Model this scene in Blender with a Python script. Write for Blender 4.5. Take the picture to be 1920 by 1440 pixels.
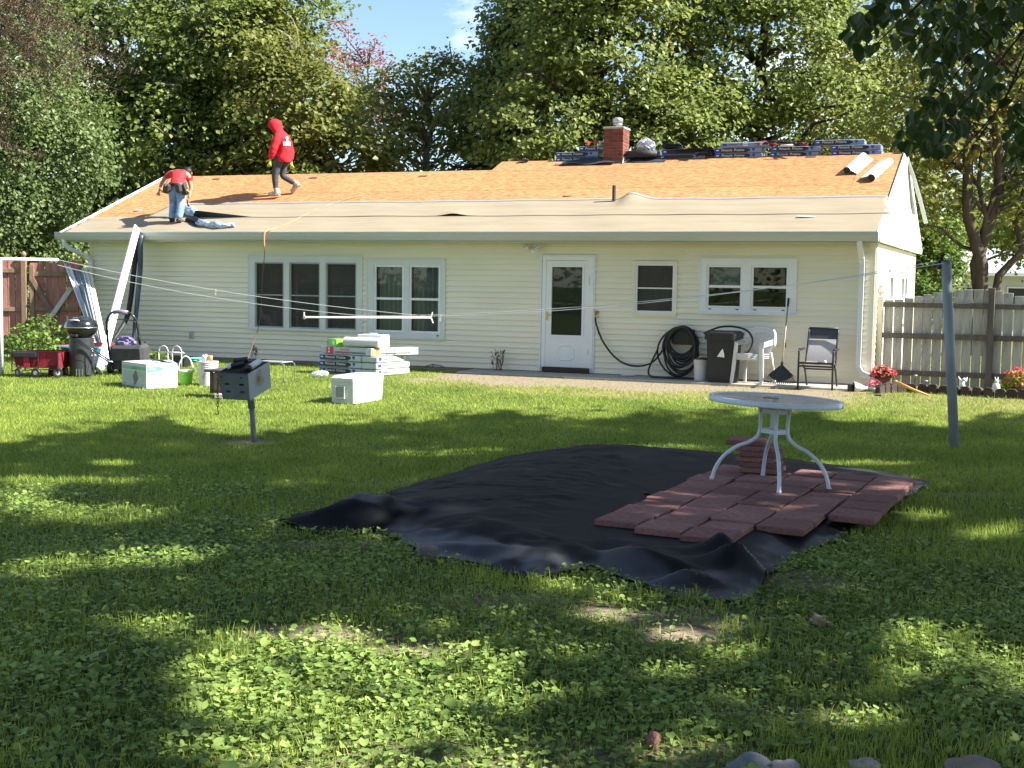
import bpy, bmesh, math, random
import numpy as np
from mathutils import Vector, Matrix, Euler

for o in list(bpy.data.objects):
    bpy.data.objects.remove(o)
SC = bpy.context.scene
COL = SC.collection
PI = math.pi
rnd = random.Random(7)
rng = np.random.default_rng(11)

# ------------------------------------------------------------------ camera
F_PX, PITCH, ROLL, EYE = 2404.2, 0.07938, 0.014934, 1.7      # for a 1920 px wide picture
cf = Vector((0, math.cos(PITCH), -math.sin(PITCH)))
r0 = Vector((1, 0, 0)); u0 = Vector((0, math.sin(PITCH), math.cos(PITCH)))
cr = r0 * math.cos(ROLL) + u0 * math.sin(ROLL)
cu = -r0 * math.sin(ROLL) + u0 * math.cos(ROLL)
cam_d = bpy.data.cameras.new('camera')
cam = bpy.data.objects.new('camera', cam_d); COL.objects.link(cam)
cam_d.sensor_width = 36.0
cam_d.lens = 36.0 * F_PX / 1920.0
cam_d.clip_start = 0.05; cam_d.clip_end = 2000
cam.matrix_world = Matrix(((cr.x, cu.x, -cf.x, 0), (cr.y, cu.y, -cf.y, 0), (cr.z, cu.z, -cf.z, EYE), (0, 0, 0, 1)))
SC.camera = cam

# ------------------------------------------------------------------ light
TH = 0.38389                                   # the house stands turned by this angle
HU = Vector((-math.cos(TH), math.sin(TH), 0))  # along its back wall, to the left
HV = Vector((math.sin(TH), math.cos(TH), 0))   # away from the camera, into the house
HC = Vector((5.777, 20.576, 0))                # its near right corner
SUN_EL = math.radians(41)
sh = (-HU * math.cos(math.radians(7)) + HV * math.sin(math.radians(7))).normalized()
SUN = Vector((sh.x * math.cos(SUN_EL), sh.y * math.cos(SUN_EL), math.sin(SUN_EL)))
SUN_AZ = math.atan2(sh.x, sh.y)

world = bpy.data.worlds.new('World'); SC.world = world
world.use_nodes = True
nt = world.node_tree; nt.nodes.clear()
sky = nt.nodes.new('ShaderNodeTexSky'); sky.sky_type = 'NISHITA'; sky.sun_disc = False
sky.sun_elevation = SUN_EL; sky.sun_rotation = SUN_AZ
sky.air_density = 1.0; sky.dust_density = 0.15; sky.ozone_density = 3.0
wtc = nt.nodes.new('ShaderNodeTexCoord')
wmp = nt.nodes.new('ShaderNodeMapping'); wmp.inputs['Scale'].default_value = (1.0, 1.0, 2.2); wmp.inputs['Location'].default_value = (0.37, 0.1, 0.22)
wno = nt.nodes.new('ShaderNodeTexNoise'); wno.inputs['Scale'].default_value = 3.2; wno.inputs['Detail'].default_value = 8; wno.inputs['Roughness'].default_value = 0.58
wcr = nt.nodes.new('ShaderNodeValToRGB'); wcr.color_ramp.elements[0].position = 0.53; wcr.color_ramp.elements[1].position = 0.66
wmx = nt.nodes.new('ShaderNodeMixRGB'); wmx.inputs[2].default_value = (8.6, 8.7, 8.8, 1)
wbg = nt.nodes.new('ShaderNodeBackground'); wbg.inputs['Strength'].default_value = 0.068
wou = nt.nodes.new('ShaderNodeOutputWorld')
L = nt.links.new
L(wtc.outputs['Generated'], wmp.inputs['Vector']); L(wmp.outputs[0], wno.inputs['Vector']); L(wno.outputs['Fac'], wcr.inputs[0])
L(wcr.outputs[0], wmx.inputs[0]); L(sky.outputs[0], wmx.inputs[1]); L(wmx.outputs[0], wbg.inputs[0]); L(wbg.outputs[0], wou.inputs[0])

sun_d = bpy.data.lights.new('sun', 'SUN'); sun_d.energy = 5.0; sun_d.angle = math.radians(0.53); sun_d.color = (1.0, 0.955, 0.88)
sun_o = bpy.data.objects.new('sun', sun_d); COL.objects.link(sun_o)
sun_o.rotation_euler = (-SUN).to_track_quat('-Z', 'Y').to_euler()
sun_o.location = SUN * 60

SC.view_settings.view_transform = 'Standard'; SC.view_settings.look = 'None'
SC.view_settings.gamma = 1.0; SC.view_settings.exposure = 1.7; SC.view_settings.use_curve_mapping = False
SC.render.engine = 'CYCLES'
try:
    SC.cycles.use_denoising = True
    SC.cycles.max_bounces = 7; SC.cycles.transparent_max_bounces = 8
    SC.cycles.sample_clamp_indirect = 6.0
except Exception:
    pass

# ------------------------------------------------------------------ where things stand
def ray(px, py):
    return cf + cr * ((px - 960) / F_PX) - cu * ((py - 720) / F_PX)
def sstep(t):
    t = min(1.0, max(0.0, t)); return t * t * (3 - 2 * t)
def gz(x, y):                                   # the lawn rises a hand's width towards the house
    q = (x - HC.x) * HV.x + (y - HC.y) * HV.y
    return 0.10 * sstep((q + 6.5) / 5.0)
def at(px, py, z=None):                         # the point of the ground (or of the level z) seen at a pixel
    d = ray(px, py); zz = 0.0
    for _ in range(8):
        h = z if z is not None else zz
        p = Vector((0, 0, EYE)) + d * ((h - EYE) / d.z)
        zz = gz(p.x, p.y)
    return p
def atY(px, py, Y):
    d = ray(px, py); return Vector((0, 0, EYE)) + d * (Y / d.y)
def hplane(px, py, n, c):
    d = ray(px, py); o = Vector((0, 0, EYE)); return o + d * ((c - o.dot(n)) / d.dot(n))
def atwall(px, py, q=0.0):                      # the point on the vertical plane q metres behind the back wall
    return hplane(px, py, HV, HC.dot(HV) + q)
def HL(p):                                      # world -> house coordinates (x to the right, y into the house)
    d = p - HC; return Vector((-d.dot(HU), d.dot(HV), p.z))
def HW(x, y, z):
    return HC - HU * x + HV * y + Vector((0, 0, z))
EAVE_Q, EAVE_Z, SLOPE = -0.42, 2.545, 0.41      # roof edge and pitch
RN = (-HV * SLOPE + Vector((0, 0, 1))).normalized()
R_O = HC + HV * EAVE_Q + Vector((0, 0, EAVE_Z))
def atroof(px, py, up=0.0):
    return hplane(px, py, RN, R_O.dot(RN) + up)
def roofz(q):
    return EAVE_Z + SLOPE * (q - EAVE_Q)

# ------------------------------------------------------------------ materials
MATS = {}
def mat(name, rgb, rough=0.6, var=0.12, scale=6.0, bump=0.0, bscale=40.0, metal=0.0, spec=0.4, trans=0.0, rgb2=None, island=0.0, stretch=(1, 1, 1), coord='Object', dirt=0.0, dirt_rgb=(0.12, 0.1, 0.07), alpha=1.0, coat=0.0):
    if name in MATS: return MATS[name]
    m = bpy.data.materials.new(name); m.use_nodes = True
    t = m.node_tree; n = t.nodes; b = n['Principled BSDF']; ln = t.links.new
    b.inputs['Roughness'].default_value = rough; b.inputs['Metallic'].default_value = metal
    b.inputs['Specular IOR Level'].default_value = spec
    if coat: b.inputs['Coat Weight'].default_value = coat; b.inputs['Coat Roughness'].default_value = 0.15
    tc = n.new('ShaderNodeTexCoord'); mp = n.new('ShaderNodeMapping'); mp.inputs['Scale'].default_value = stretch
    ln(tc.outputs[coord], mp.inputs['Vector'])
    no = n.new('ShaderNodeTexNoise'); no.inputs['Scale'].default_value = scale; no.inputs['Detail'].default_value = 6; no.inputs['Roughness'].default_value = 0.6
    ln(mp.outputs[0], no.inputs['Vector'])
    c1 = tuple(max(0, c * (1 - var)) for c in rgb); c2 = tuple(min(1, c * (1 + var)) for c in (rgb2 or rgb))
    cr_ = n.new('ShaderNodeValToRGB'); cr_.color_ramp.elements[0].position = 0.3; cr_.color_ramp.elements[1].position = 0.7
    cr_.color_ramp.elements[0].color = (*c1, 1); cr_.color_ramp.elements[1].color = (*c2, 1)
    ln(no.outputs['Fac'], cr_.inputs[0]); col = cr_.outputs[0]
    if dirt > 0:
        n2 = n.new('ShaderNodeTexNoise'); n2.inputs['Scale'].default_value = scale * 0.37; n2.inputs['Detail'].default_value = 9; n2.inputs['Roughness'].default_value = 0.7
        ln(mp.outputs[0], n2.inputs['Vector'])
        r2 = n.new('ShaderNodeValToRGB'); r2.color_ramp.elements[0].position = 0.5; r2.color_ramp.elements[1].position = 0.68
        r2.color_ramp.elements[1].color = (dirt, dirt, dirt, 1); ln(n2.outputs['Fac'], r2.inputs[0])
        mx = n.new('ShaderNodeMixRGB'); mx.inputs[2].default_value = (*dirt_rgb, 1); ln(r2.outputs[0], mx.inputs[0]); ln(col, mx.inputs[1]); col = mx.outputs[0]
    if island > 0:
        g = n.new('ShaderNodeNewGeometry'); oi = n.new('ShaderNodeObjectInfo'); ad = n.new('ShaderNodeMath'); ad.operation = 'ADD'
        fr = n.new('ShaderNodeMath'); fr.operation = 'FRACT'
        ln(g.outputs['Random Per Island'], ad.inputs[0]); ln(oi.outputs['Random'], ad.inputs[1]); ln(ad.outputs[0], fr.inputs[0])
        mr = n.new('ShaderNodeMapRange'); mr.inputs['To Min'].default_value = 1 - island; mr.inputs['To Max'].default_value = 1 + island
        ln(fr.outputs[0], mr.inputs['Value'])
        hs = n.new('ShaderNodeHueSaturation'); ln(mr.outputs[0], hs.inputs['Value']); ln(col, hs.inputs['Color']); col = hs.outputs[0]
    ln(col, b.inputs['Base Color'])
    if bump > 0:
        nb = n.new('ShaderNodeTexNoise'); nb.inputs['Scale'].default_value = bscale; nb.inputs['Detail'].default_value = 5
        ln(mp.outputs[0], nb.inputs['Vector'])
        bp = n.new('ShaderNodeBump'); bp.inputs['Strength'].default_value = bump; bp.inputs['Distance'].default_value = 0.02
        ln(nb.outputs['Fac'], bp.inputs['Height']); ln(bp.outputs[0], b.inputs['Normal'])
    if trans > 0:
        out = n['Material Output']; tr = n.new('ShaderNodeBsdfTranslucent'); ms = n.new('ShaderNodeMixShader'); ms.inputs[0].default_value = trans
        ln(col, tr.inputs['Color']); ln(b.outputs[0], ms.inputs[1]); ln(tr.outputs[0], ms.inputs[2]); ln(ms.outputs[0], out.inputs['Surface'])
    if alpha < 1: b.inputs['Alpha'].default_value = alpha
    MATS[name] = m
    return m

def leafmat(name, dark, light, trans=0.42, autumn=None, amount=0.0, nscale=0.6, sp=0.35, rough=0.45):
    """leaf colour: differs leaf by leaf and, more slowly, spray by spray"""
    m = bpy.data.materials.new(name); m.use_nodes = True
    t = m.node_tree; n = t.nodes; b = n['Principled BSDF']; ln = t.links.new
    b.inputs['Roughness'].default_value = rough; b.inputs['Specular IOR Level'].default_value = sp
    g = n.new('ShaderNodeNewGeometry'); tc = n.new('ShaderNodeTexCoord')
    no = n.new('ShaderNodeTexNoise'); no.inputs['Scale'].default_value = nscale; no.inputs['Detail'].default_value = 3
    ln(tc.outputs['Object'], no.inputs['Vector'])
    ad = n.new('ShaderNodeMath'); ad.operation = 'MULTIPLY_ADD'; ad.inputs[1].default_value = 0.55
    mr = n.new('ShaderNodeMapRange'); mr.inputs['From Min'].default_value = 0.3; mr.inputs['From Max'].default_value = 0.7; mr.inputs['To Max'].default_value = 0.5
    ln(no.outputs['Fac'], mr.inputs['Value']); ln(g.outputs['Random Per Island'], ad.inputs[0]); ln(mr.outputs[0], ad.inputs[2])
    cr_ = n.new('ShaderNodeValToRGB'); cr_.color_ramp.elements[0].color = (*dark, 1); cr_.color_ramp.elements[1].color = (*light, 1)
    ln(ad.outputs[0], cr_.inputs[0]); col = cr_.outputs[0]
    if autumn:
        n2 = n.new('ShaderNodeTexNoise'); n2.inputs['Scale'].default_value = nscale * 0.8; n2.inputs['Detail'].default_value = 4
        mp = n.new('ShaderNodeMapping'); mp.inputs['Location'].default_value = (13, 5, 9); ln(tc.outputs['Object'], mp.inputs[0]); ln(mp.outputs[0], n2.inputs['Vector'])
        r2 = n.new('ShaderNodeValToRGB'); r2.color_ramp.elements[0].position = 0.62 - amount * 0.3; r2.color_ramp.elements[1].position = 0.72 - amount * 0.3
        ln(n2.outputs['Fac'], r2.inputs[0]); mx = n.new('ShaderNodeMixRGB'); mx.inputs[2].default_value = (*autumn, 1)
        ln(r2.outputs[0], mx.inputs[0]); ln(col, mx.inputs[1]); col = mx.outputs[0]
    ln(col, b.inputs['Base Color'])
    out = n['Material Output']; tr = n.new('ShaderNodeBsdfTranslucent'); ms = n.new('ShaderNodeMixShader'); ms.inputs[0].default_value = trans
    ln(col, tr.inputs['Color']); ln(b.outputs[0], ms.inputs[1]); ln(tr.outputs[0], ms.inputs[2]); ln(ms.outputs[0], out.inputs['Surface'])
    return m

# ------------------------------------------------------------------ mesh builder
class MB:
    def __init__(s): s.v = []; s.f = []; s.m = []; s.k = 0; s.M = None
    def mi(s, k): s.k = k; return s
    def add(s, vs, fs):
        b = len(s.v)
        if s.M is not None: vs = [s.M @ Vector(p) for p in vs]
        s.v += [tuple(p) for p in vs]; s.f += [tuple(b + i for i in f) for f in fs]; s.m += [s.k] * len(fs); return s
    def box(s, c, d, rot=None, taper=1.0, taper_y=None):
        hx, hy, hz = d[0] / 2, d[1] / 2, d[2] / 2; ty = taper if taper_y is None else taper_y
        vs = [Vector((x * (1 if z < 0 else taper), y * (1 if z < 0 else ty), z)) for z in (-hz, hz) for x, y in ((-hx, -hy), (hx, -hy), (hx, hy), (-hx, hy))]
        if rot is not None:
            R = rot if isinstance(rot, Matrix) else Euler(rot).to_matrix(); vs = [R @ p for p in vs]
        c = Vector(c)
        return s.add([p + c for p in vs], [(3, 2, 1, 0), (4, 5, 6, 7), (0, 1, 5, 4), (1, 2, 6, 5), (2, 3, 7, 6), (3, 0, 4, 7)])
    def cbox(s, c, d, ch=0.01, rot=None):       # box with chamfered edges
        hx, hy, hz = d[0] / 2, d[1] / 2, d[2] / 2; ch = min(ch, hx * .9, hy * .9, hz * .9)
        bm = bmesh.new(); bmesh.ops.create_cube(bm, size=1)
        for q in bm.verts: q.co = Vector((q.co.x * 2 * hx, q.co.y * 2 * hy, q.co.z * 2 * hz))
        bmesh.ops.bevel(bm, geom=list(bm.edges), offset=ch, segments=1, affect='EDGES', profile=0.5)
        R = Matrix.Identity(3) if rot is None else (rot if isinstance(rot, Matrix) else Euler(rot).to_matrix())
        bm.verts.index_update(); c = Vector(c)
        s.add([R @ q.co + c for q in bm.verts], [[w.index for w in fc.verts] for fc in bm.faces]); bm.free(); return s
    def bar(s, a, b, w, h, up=(0, 0, 1)):       # rectangular bar from a to b
        a = Vector(a); b = Vector(b); d = (b - a); l = d.length; d.normalize()
        up = Vector(up); x = d.cross(up)
        if x.length < 1e-4: x = d.cross(Vector((0, 1, 0)))
        x.normalize(); y = x.cross(d).normalized()
        vs = [p + x * (i * w / 2) + y * (j * h / 2) for p in (a, b) for i, j in ((-1, -1), (1, -1), (1, 1), (-1, 1))]
        return s.add(vs, [(0, 1, 2, 3), (7, 6, 5, 4), (0, 4, 5, 1), (1, 5, 6, 2), (2, 6, 7, 3), (3, 7, 4, 0)])
    def tube(s, pts, r, n=8, cap=True, rs=None):
        pts = [Vector(p) for p in pts]; N = len(pts); vs = []; fs = []; prev = None
        for i, p in enumerate(pts):
            d = (pts[min(i + 1, N - 1)] - pts[max(i - 1, 0)])
            if d.length < 1e-9: d = Vector((0, 0, 1))
            d.normalize()
            if prev is None:
                x = d.cross(Vector((0, 0, 1)))
                if x.length < 1e-3: x = d.cross(Vector((1, 0, 0)))
            else: x = prev - d * prev.dot(d)
            x.normalize(); prev = x; y = d.cross(x); rr = rs[i] if rs else r
            for k in range(n):
                a = 2 * PI * k / n; vs.append(p + (x * math.cos(a) + y * math.sin(a)) * rr)
        for i in range(N - 1):
            for k in range(n): fs.append((i * n + k, i * n + (k + 1) % n, (i + 1) * n + (k + 1) % n, (i + 1) * n + k))
        if cap: fs.append(tuple(range(n))[::-1]); fs.append(tuple((N - 1) * n + k for k in range(n)))
        return s.add(vs, fs)
    def lathe(s, prof, n=24, c=(0, 0, 0), sx=1.0, sy=1.0, cap=True):
        c = Vector(c); vs = []; fs = []
        for r, z in prof:
            for k in range(n):
                a = 2 * PI * k / n; vs.append(c + Vector((r * math.cos(a) * sx, r * math.sin(a) * sy, z)))
        for i in range(len(prof) - 1):
            for k in range(n): fs.append((i * n + k, i * n + (k + 1) % n, (i + 1) * n + (k + 1) % n, (i + 1) * n + k))
        if cap:
            if prof[0][0] > 1e-6: fs.append(tuple(range(n))[::-1])
            if prof[-1][0] > 1e-6: fs.append(tuple((len(prof) - 1) * n + k for k in range(n)))
        return s.add(vs, fs)
    def prism(s, poly, off, axis='y'):          # polygon (2-D) pushed along an axis from off[0] to off[1]
        n = len(poly); vs = []
        for o in off:
            for a, b in poly: vs.append({'y': (a, o, b), 'x': (o, a, b), 'z': (a, b, o)}[axis])
        fs = [tuple(range(n))[::-1], tuple(range(n, 2 * n))] + [(i, (i + 1) % n, n + (i + 1) % n, n + i) for i in range(n)]
        return s.add(vs, fs)
    def grid(s, fn, nu, nv):                    # surface from fn(i/nu, j/nv)
        vs = [fn(i / nu, j / nv) for j in range(nv + 1) for i in range(nu + 1)]
        fs = [(j * (nu + 1) + i, j * (nu + 1) + i + 1, (j + 1) * (nu + 1) + i + 1, (j + 1) * (nu + 1) + i) for j in range(nv) for i in range(nu)]
        return s.add(vs, fs)
    def ball(s, c, r, n=12, m=8, sq=(1, 1, 1), rot=None):
        c = Vector(c); vs = [Vector((0, 0, -1))]; 
        for j in range(1, m):
            ph = -PI / 2 + PI * j / m
            for k in range(n): vs.append(Vector((math.cos(ph) * math.cos(2 * PI * k / n), math.cos(ph) * math.sin(2 * PI * k / n), math.sin(ph))))
        vs.append(Vector((0, 0, 1))); fs = []
        for k in range(n): fs.append((0, 1 + (k + 1) % n, 1 + k)); fs.append((len(vs) - 1, 1 + (m - 2) * n + k, 1 + (m - 2) * n + (k + 1) % n))
        for j in range(m - 2):
            for k in range(n): fs.append((1 + j * n + k, 1 + j * n + (k + 1) % n, 1 + (j + 1) * n + (k + 1) % n, 1 + (j + 1) * n + k))
        out = []
        for p in vs:
            p = Vector((p.x * r * sq[0], p.y * r * sq[1], p.z * r * sq[2]))
            if rot is not None: p = Euler(rot).to_matrix() @ p
            out.append(p + c)
        return s.add(out, fs)
    def mesh(s, name, mats, smooth=False):
        me = bpy.data.meshes.new(name); me.from_pydata(s.v, [], s.f)
        for m in (mats if isinstance(mats, (list, tuple)) else [mats]): me.materials.append(m)
        if any(s.m): me.polygons.foreach_set('material_index', s.m)
        if smooth: me.polygons.foreach_set('use_smooth', [True] * len(me.polygons))
        me.update(); return me
    def obj(s, name, mats, parent=None, smooth=False, loc=None, rot=None):
        return link(name, s.mesh(name, mats, smooth), parent, loc, rot)

def link(name, data, parent=None, loc=None, rot=None):
    o = bpy.data.objects.new(name, data); COL.objects.link(o)
    if loc is not None: o.location = loc
    if rot is not None: o.rotation_euler = rot
    if parent is not None: o.parent = parent
    return o
def autosmooth(o, ang=40):
    me = o.data
    me.polygons.foreach_set('use_smooth', [True] * len(me.polygons))
    me.set_sharp_from_angle(angle=math.radians(ang)); return o
def tag(o, label=None, cat=None, group=None, kind=None):
    if label: o['label'] = label
    if cat: o['category'] = cat
    if group: o['group'] = group
    if kind: o['kind'] = kind
    return o
def thing(name, label, cat, loc=(0, 0, 0), rz=0.0, group=None, rot=None):
    o = bpy.data.objects.new(name, None); COL.objects.link(o); o.empty_display_size = 0.2
    o.location = loc; o.rotation_euler = rot if rot is not None else (0, 0, rz)
    return tag(o, label, cat, group)
def dup(root, loc=None, rz=None, label=None):
    r = root.copy(); COL.objects.link(r)
    if loc is not None: r.location = loc
    if rz is not None: r.rotation_euler = (root.rotation_euler.x, root.rotation_euler.y, rz)
    if label: r['label'] = label
    for ch in list(root.children):
        c = ch.copy(); COL.objects.link(c); c.parent = r
        for g in ch.children:
            d = g.copy(); COL.objects.link(d); d.parent = c
    return r
def text_mesh(body, size, depth=0.0008, shear=0.0, m=None, align='CENTER'):
    cu_ = bpy.data.curves.new('lettering', 'FONT'); cu_.body = body; cu_.size = size; cu_.extrude = depth; cu_.shear = shear
    cu_.align_x = align; cu_.align_y = 'CENTER'; cu_.resolution_u = 2
    o = bpy.data.objects.new('lettering', cu_); COL.objects.link(o)
    dg = bpy.context.evaluated_depsgraph_get(); me = bpy.data.meshes.new_from_object(o.evaluated_get(dg))
    bpy.data.objects.remove(o); bpy.data.curves.remove(cu_)
    me.materials.clear()
    if m: me.materials.append(m)
    return me
def fast_mesh(name, V, Fc, mats, mi=None, smooth=False):
    """V (n,3), Fc (m,k) arrays"""
    me = bpy.data.meshes.new(name); k = Fc.shape[1]
    me.vertices.add(len(V)); me.vertices.foreach_set('co', np.ascontiguousarray(V, np.float32).ravel())
    me.loops.add(Fc.size); me.loops.foreach_set('vertex_index', np.ascontiguousarray(Fc, np.int32).ravel())
    me.polygons.add(len(Fc)); me.polygons.foreach_set('loop_start', np.arange(0, Fc.size, k, dtype=np.int32))
    for m in (mats if isinstance(mats, (list, tuple)) else [mats]): me.materials.append(m)
    if mi is not None: me.polygons.foreach_set('material_index', np.ascontiguousarray(mi, np.int32))
    if smooth: me.polygons.foreach_set('use_smooth', np.ones(len(Fc), bool))
    me.update(calc_edges=True); me.validate(); return me
def catenary(a, b, sag, n=24):
    a = Vector(a); b = Vector(b)
    return [a.lerp(b, i / n) - Vector((0, 0, sag * 4 * (i / n) * (1 - i / n))) for i in range(n + 1)]
def smooth_path(pts, n=8):                      # Catmull-Rom through the points
    P = [Vector(p) for p in pts]; P = [P[0] * 2 - P[1]] + P + [P[-1] * 2 - P[-2]]; out = []
    for i in range(1, len(P) - 2):
        for k in range(n):
            t = k / n; p0, p1, p2, p3 = P[i - 1:i + 3]
            out.append(0.5 * ((2 * p1) + (p2 - p0) * t + (2 * p0 - 5 * p1 + 4 * p2 - p3) * t * t + (3 * p1 - p0 - 3 * p2 + p3) * t ** 3))
    out.append(P[-2]); return out
# ================================================================== ground and grass
def vnoise(x, y, seed=0):
    x = np.asarray(x, float); y = np.asarray(y, float)
    xi = np.floor(x).astype(np.int64); yi = np.floor(y).astype(np.int64); xf = x - xi; yf = y - yi
    def h(a, b):
        n = (a * 374761393 + b * 668265263 + seed * 1442695041) & 0x7fffffff
        n = ((n ^ (n >> 13)) * 1274126177) & 0x7fffffff
        return ((n ^ (n >> 16)) & 0xffff) / 65535.0
    u = xf * xf * (3 - 2 * xf); w = yf * yf * (3 - 2 * yf)
    return (h(xi, yi) * (1 - u) + h(xi + 1, yi) * u) * (1 - w) + (h(xi, yi + 1) * (1 - u) + h(xi + 1, yi + 1) * u) * w
def fbm(x, y, seed=0, o=4):
    t = 0; a = 0.5; s = 0
    for i in range(o): t = t + a * vnoise(x * 2 ** i, y * 2 ** i, seed + i * 7); s += a; a *= 0.5
    return t / s
def gzv(x, y):
    q = (x - HC.x) * HV.x + (y - HC.y) * HV.y
    t = np.clip((q + 6.5) / 5.0, 0, 1); return 0.10 * t * t * (3 - 2 * t)
def hx_hq(x, y):
    return -((x - HC.x) * HU.x + (y - HC.y) * HU.y), (x - HC.x) * HV.x + (y - HC.y) * HV.y

# outline of the black fabric, ground points
TARP_PX = [(512, 984), (570, 1001), (640, 1004), (700, 1003), (742, 1012), (770, 1030), (810, 1044), (900, 1062), (985, 1090), (1050, 1074), (1110, 1066),
           (1200, 1098), (1300, 1130), (1380, 1132), (1425, 1118), (1440, 1085), (1470, 1055), (1540, 1026), (1600, 1000), (1650, 972), (1700, 940), (1745, 908),
           (1700, 893), (1560, 872), (1440, 857), (1340, 851), (1180, 846), (1080, 843), (1000, 848), (930, 862), (860, 885), (760, 915), (650, 950), (560, 966)]
TARP = np.array([tuple(at(*p))[:2] for p in TARP_PX])
def inpoly(x, y, P):
    x = np.asarray(x); y = np.asarray(y); c = np.zeros(x.shape, bool); n = len(P); j = n - 1
    for i in range(n):
        xi, yi = P[i]; xj, yj = P[j]
        c ^= ((yi > y) != (yj > y)) & (x < (xj - xi) * (y - yi) / (yj - yi + 1e-12) + xi); j = i
    return c
PATCH = []                                      # bare earth: centre, radii, strength
for px, py, rx, ry, st in [(560, 1185, .34, .14, 1), (645, 1195, .22, .10, .9), (800, 1215, .26, .12, .8), (1140, 1150, .24, .16, 1), (1275, 1192, .26, .2, 1), (1330, 1160, .3, .2, .7),
                           (1840, 925, .7, .10, .8), (478, 828, .34, .20, 1.0), (950, 1125, .35, .12, .6), (700, 1020, .8, .10, .6), (1500, 1085, .35, .2, .6), (620, 1020, .5, .10, .7),
                           (1290, 1400, .2, .08, .6), (1500, 1330, .3, .1, .35), (850, 905, .9, .12, .35), (900, 1440, .8, .3, .45), (1240, 1420, .3, .15, .5)]:
    p = at(px, py); PATCH.append((p.x, p.y, rx * .9, ry * .9, st))
def dirtmask(x, y):
    m = np.zeros(np.shape(x)); n = fbm(x * 2.2, y * 2.2, 3)
    for cx, cy, rx, ry, st in PATCH:
        d = np.hypot((x - cx) / rx, (y - cy) / ry) + (n - .5) * 1.5
        m = np.maximum(m, st * np.clip(1.6 - d, 0, 1))
    hx, hq = hx_hq(x, y)
    n2 = fbm(x * 1.3, y * 1.3, 21)
    a = np.clip((hx + 7.4 + (n2 - .5) * 2.0) / .7, 0, 1) * np.clip((-0.4 - hx) / .8 + 1.0, 0.0, 1)
    st = a * np.clip((hq + 2.75 + (n2 - .5) * 1.7 - np.clip(hx * -.03, 0, .3)) / .5, 0, 1) * (hq < 0.3)
    m = np.maximum(m, st * .95)
    dk = (hq > -.55) & (hx < 0.2); m = np.where(dk & (n2 > .42), np.maximum(m, .75), m)
    return m
def drymask(x, y):                              # grass worn thin and yellow
    hx, hq = hx_hq(x, y); n = fbm(x * .9, y * .9, 5)
    d = np.clip((hx + 8.2 + (n - .5) * 3) / 2, 0, 1) * np.clip((hq + 3.6 + (n - .5) * 2.4) / 1.0, 0, 1)
    d2 = np.clip((hx + 0.5) / 1.5, 0, 1) * np.clip((hq + 5.2 + (n - .5) * 3) / 1.6, 0, 1) * .8
    return np.clip(np.maximum(d, d2) + (n - .62) * .5, 0, 1)

def axis(lo, hi, dense_lo, dense_hi, step, far):
    a = list(np.arange(dense_lo, dense_hi + 1e-6, step)); s = step; x = dense_hi
    while x < hi: s *= 1.35; x += min(s, far); a.append(min(x, hi))
    s = step; x = dense_lo
    while x > lo: s *= 1.35; x -= min(s, far); a.insert(0, max(x, lo))
    return np.unique(np.array(a))
gx = axis(-600, 600, -10, 10, .09, 80); gy = axis(-300, 900, 2.5, 25, .09, 80)
GX, GY = np.meshgrid(gx, gy)
near = np.clip((14 - GY) / 6, 0, 1) * np.clip((GY - 1) / 2, 0, 1)
GZ = gzv(GX, GY) + (fbm(GX * .8, GY * .8, 9) - .5) * .05 * near + (fbm(GX * 5, GY * 5, 2) - .5) * .02 * near - .012
V = np.stack([GX, GY, GZ], -1).reshape(-1, 3)
nx, ny = len(gx), len(gy); I = np.arange(nx * ny).reshape(ny, nx)
Fq = np.stack([I[:-1, :-1], I[:-1, 1:], I[1:, 1:], I[1:, :-1]], -1).reshape(-1, 4)

m = bpy.data.materials.new('soil_and_thatch'); m.use_nodes = True
t = m.node_tree; n = t.nodes; b = n['Principled BSDF']; L = t.links.new
b.inputs['Roughness'].default_value = 0.95; b.inputs['Specular IOR Level'].default_value = 0.1
at1 = n.new('ShaderNodeAttribute'); at1.attribute_name = 'dirt'
at2 = n.new('ShaderNodeAttribute'); at2.attribute_name = 'dry'
geo = n.new('ShaderNodeNewGeometry')
no = n.new('ShaderNodeTexNoise'); no.inputs['Scale'].default_value = 22; no.inputs['Detail'].default_value = 8; no.inputs['Roughness'].default_value = .7
L(geo.outputs['Position'], no.inputs['Vector'])
def ramp(c1, c2, p1=.35, p2=.65):
    r = n.new('ShaderNodeValToRGB'); r.color_ramp.elements[0].color = (*c1, 1); r.color_ramp.elements[1].color = (*c2, 1)
    r.color_ramp.elements[0].position = p1; r.color_ramp.elements[1].position = p2; L(no.outputs['Fac'], r.inputs[0]); return r
ra = ramp((.04, .058, .016), (.11, .16, .04)); rb = ramp((.13, .12, .045), (.27, .26, .10)); rc = ramp((.11, .088, .06), (.36, .295, .21), .3, .72)
m1 = n.new('ShaderNodeMixRGB'); m2 = n.new('ShaderNodeMixRGB')
L(at2.outputs['Fac'], m1.inputs[0]); L(ra.outputs[0], m1.inputs[1]); L(rb.outputs[0], m1.inputs[2])
L(at1.outputs['Fac'], m2.inputs[0]); L(m1.outputs[0], m2.inputs[1]); L(rc.outputs[0], m2.inputs[2]); L(m2.outputs[0], b.inputs['Base Color'])
bp = n.new('ShaderNodeBump'); bp.inputs['Strength'].default_value = .6; bp.inputs['Distance'].default_value = .02
L(no.outputs['Fac'], bp.inputs['Height']); L(bp.outputs[0], b.inputs['Normal'])
me = fast_mesh('lawn_ground', V, Fq, m, smooth=True)
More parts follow.
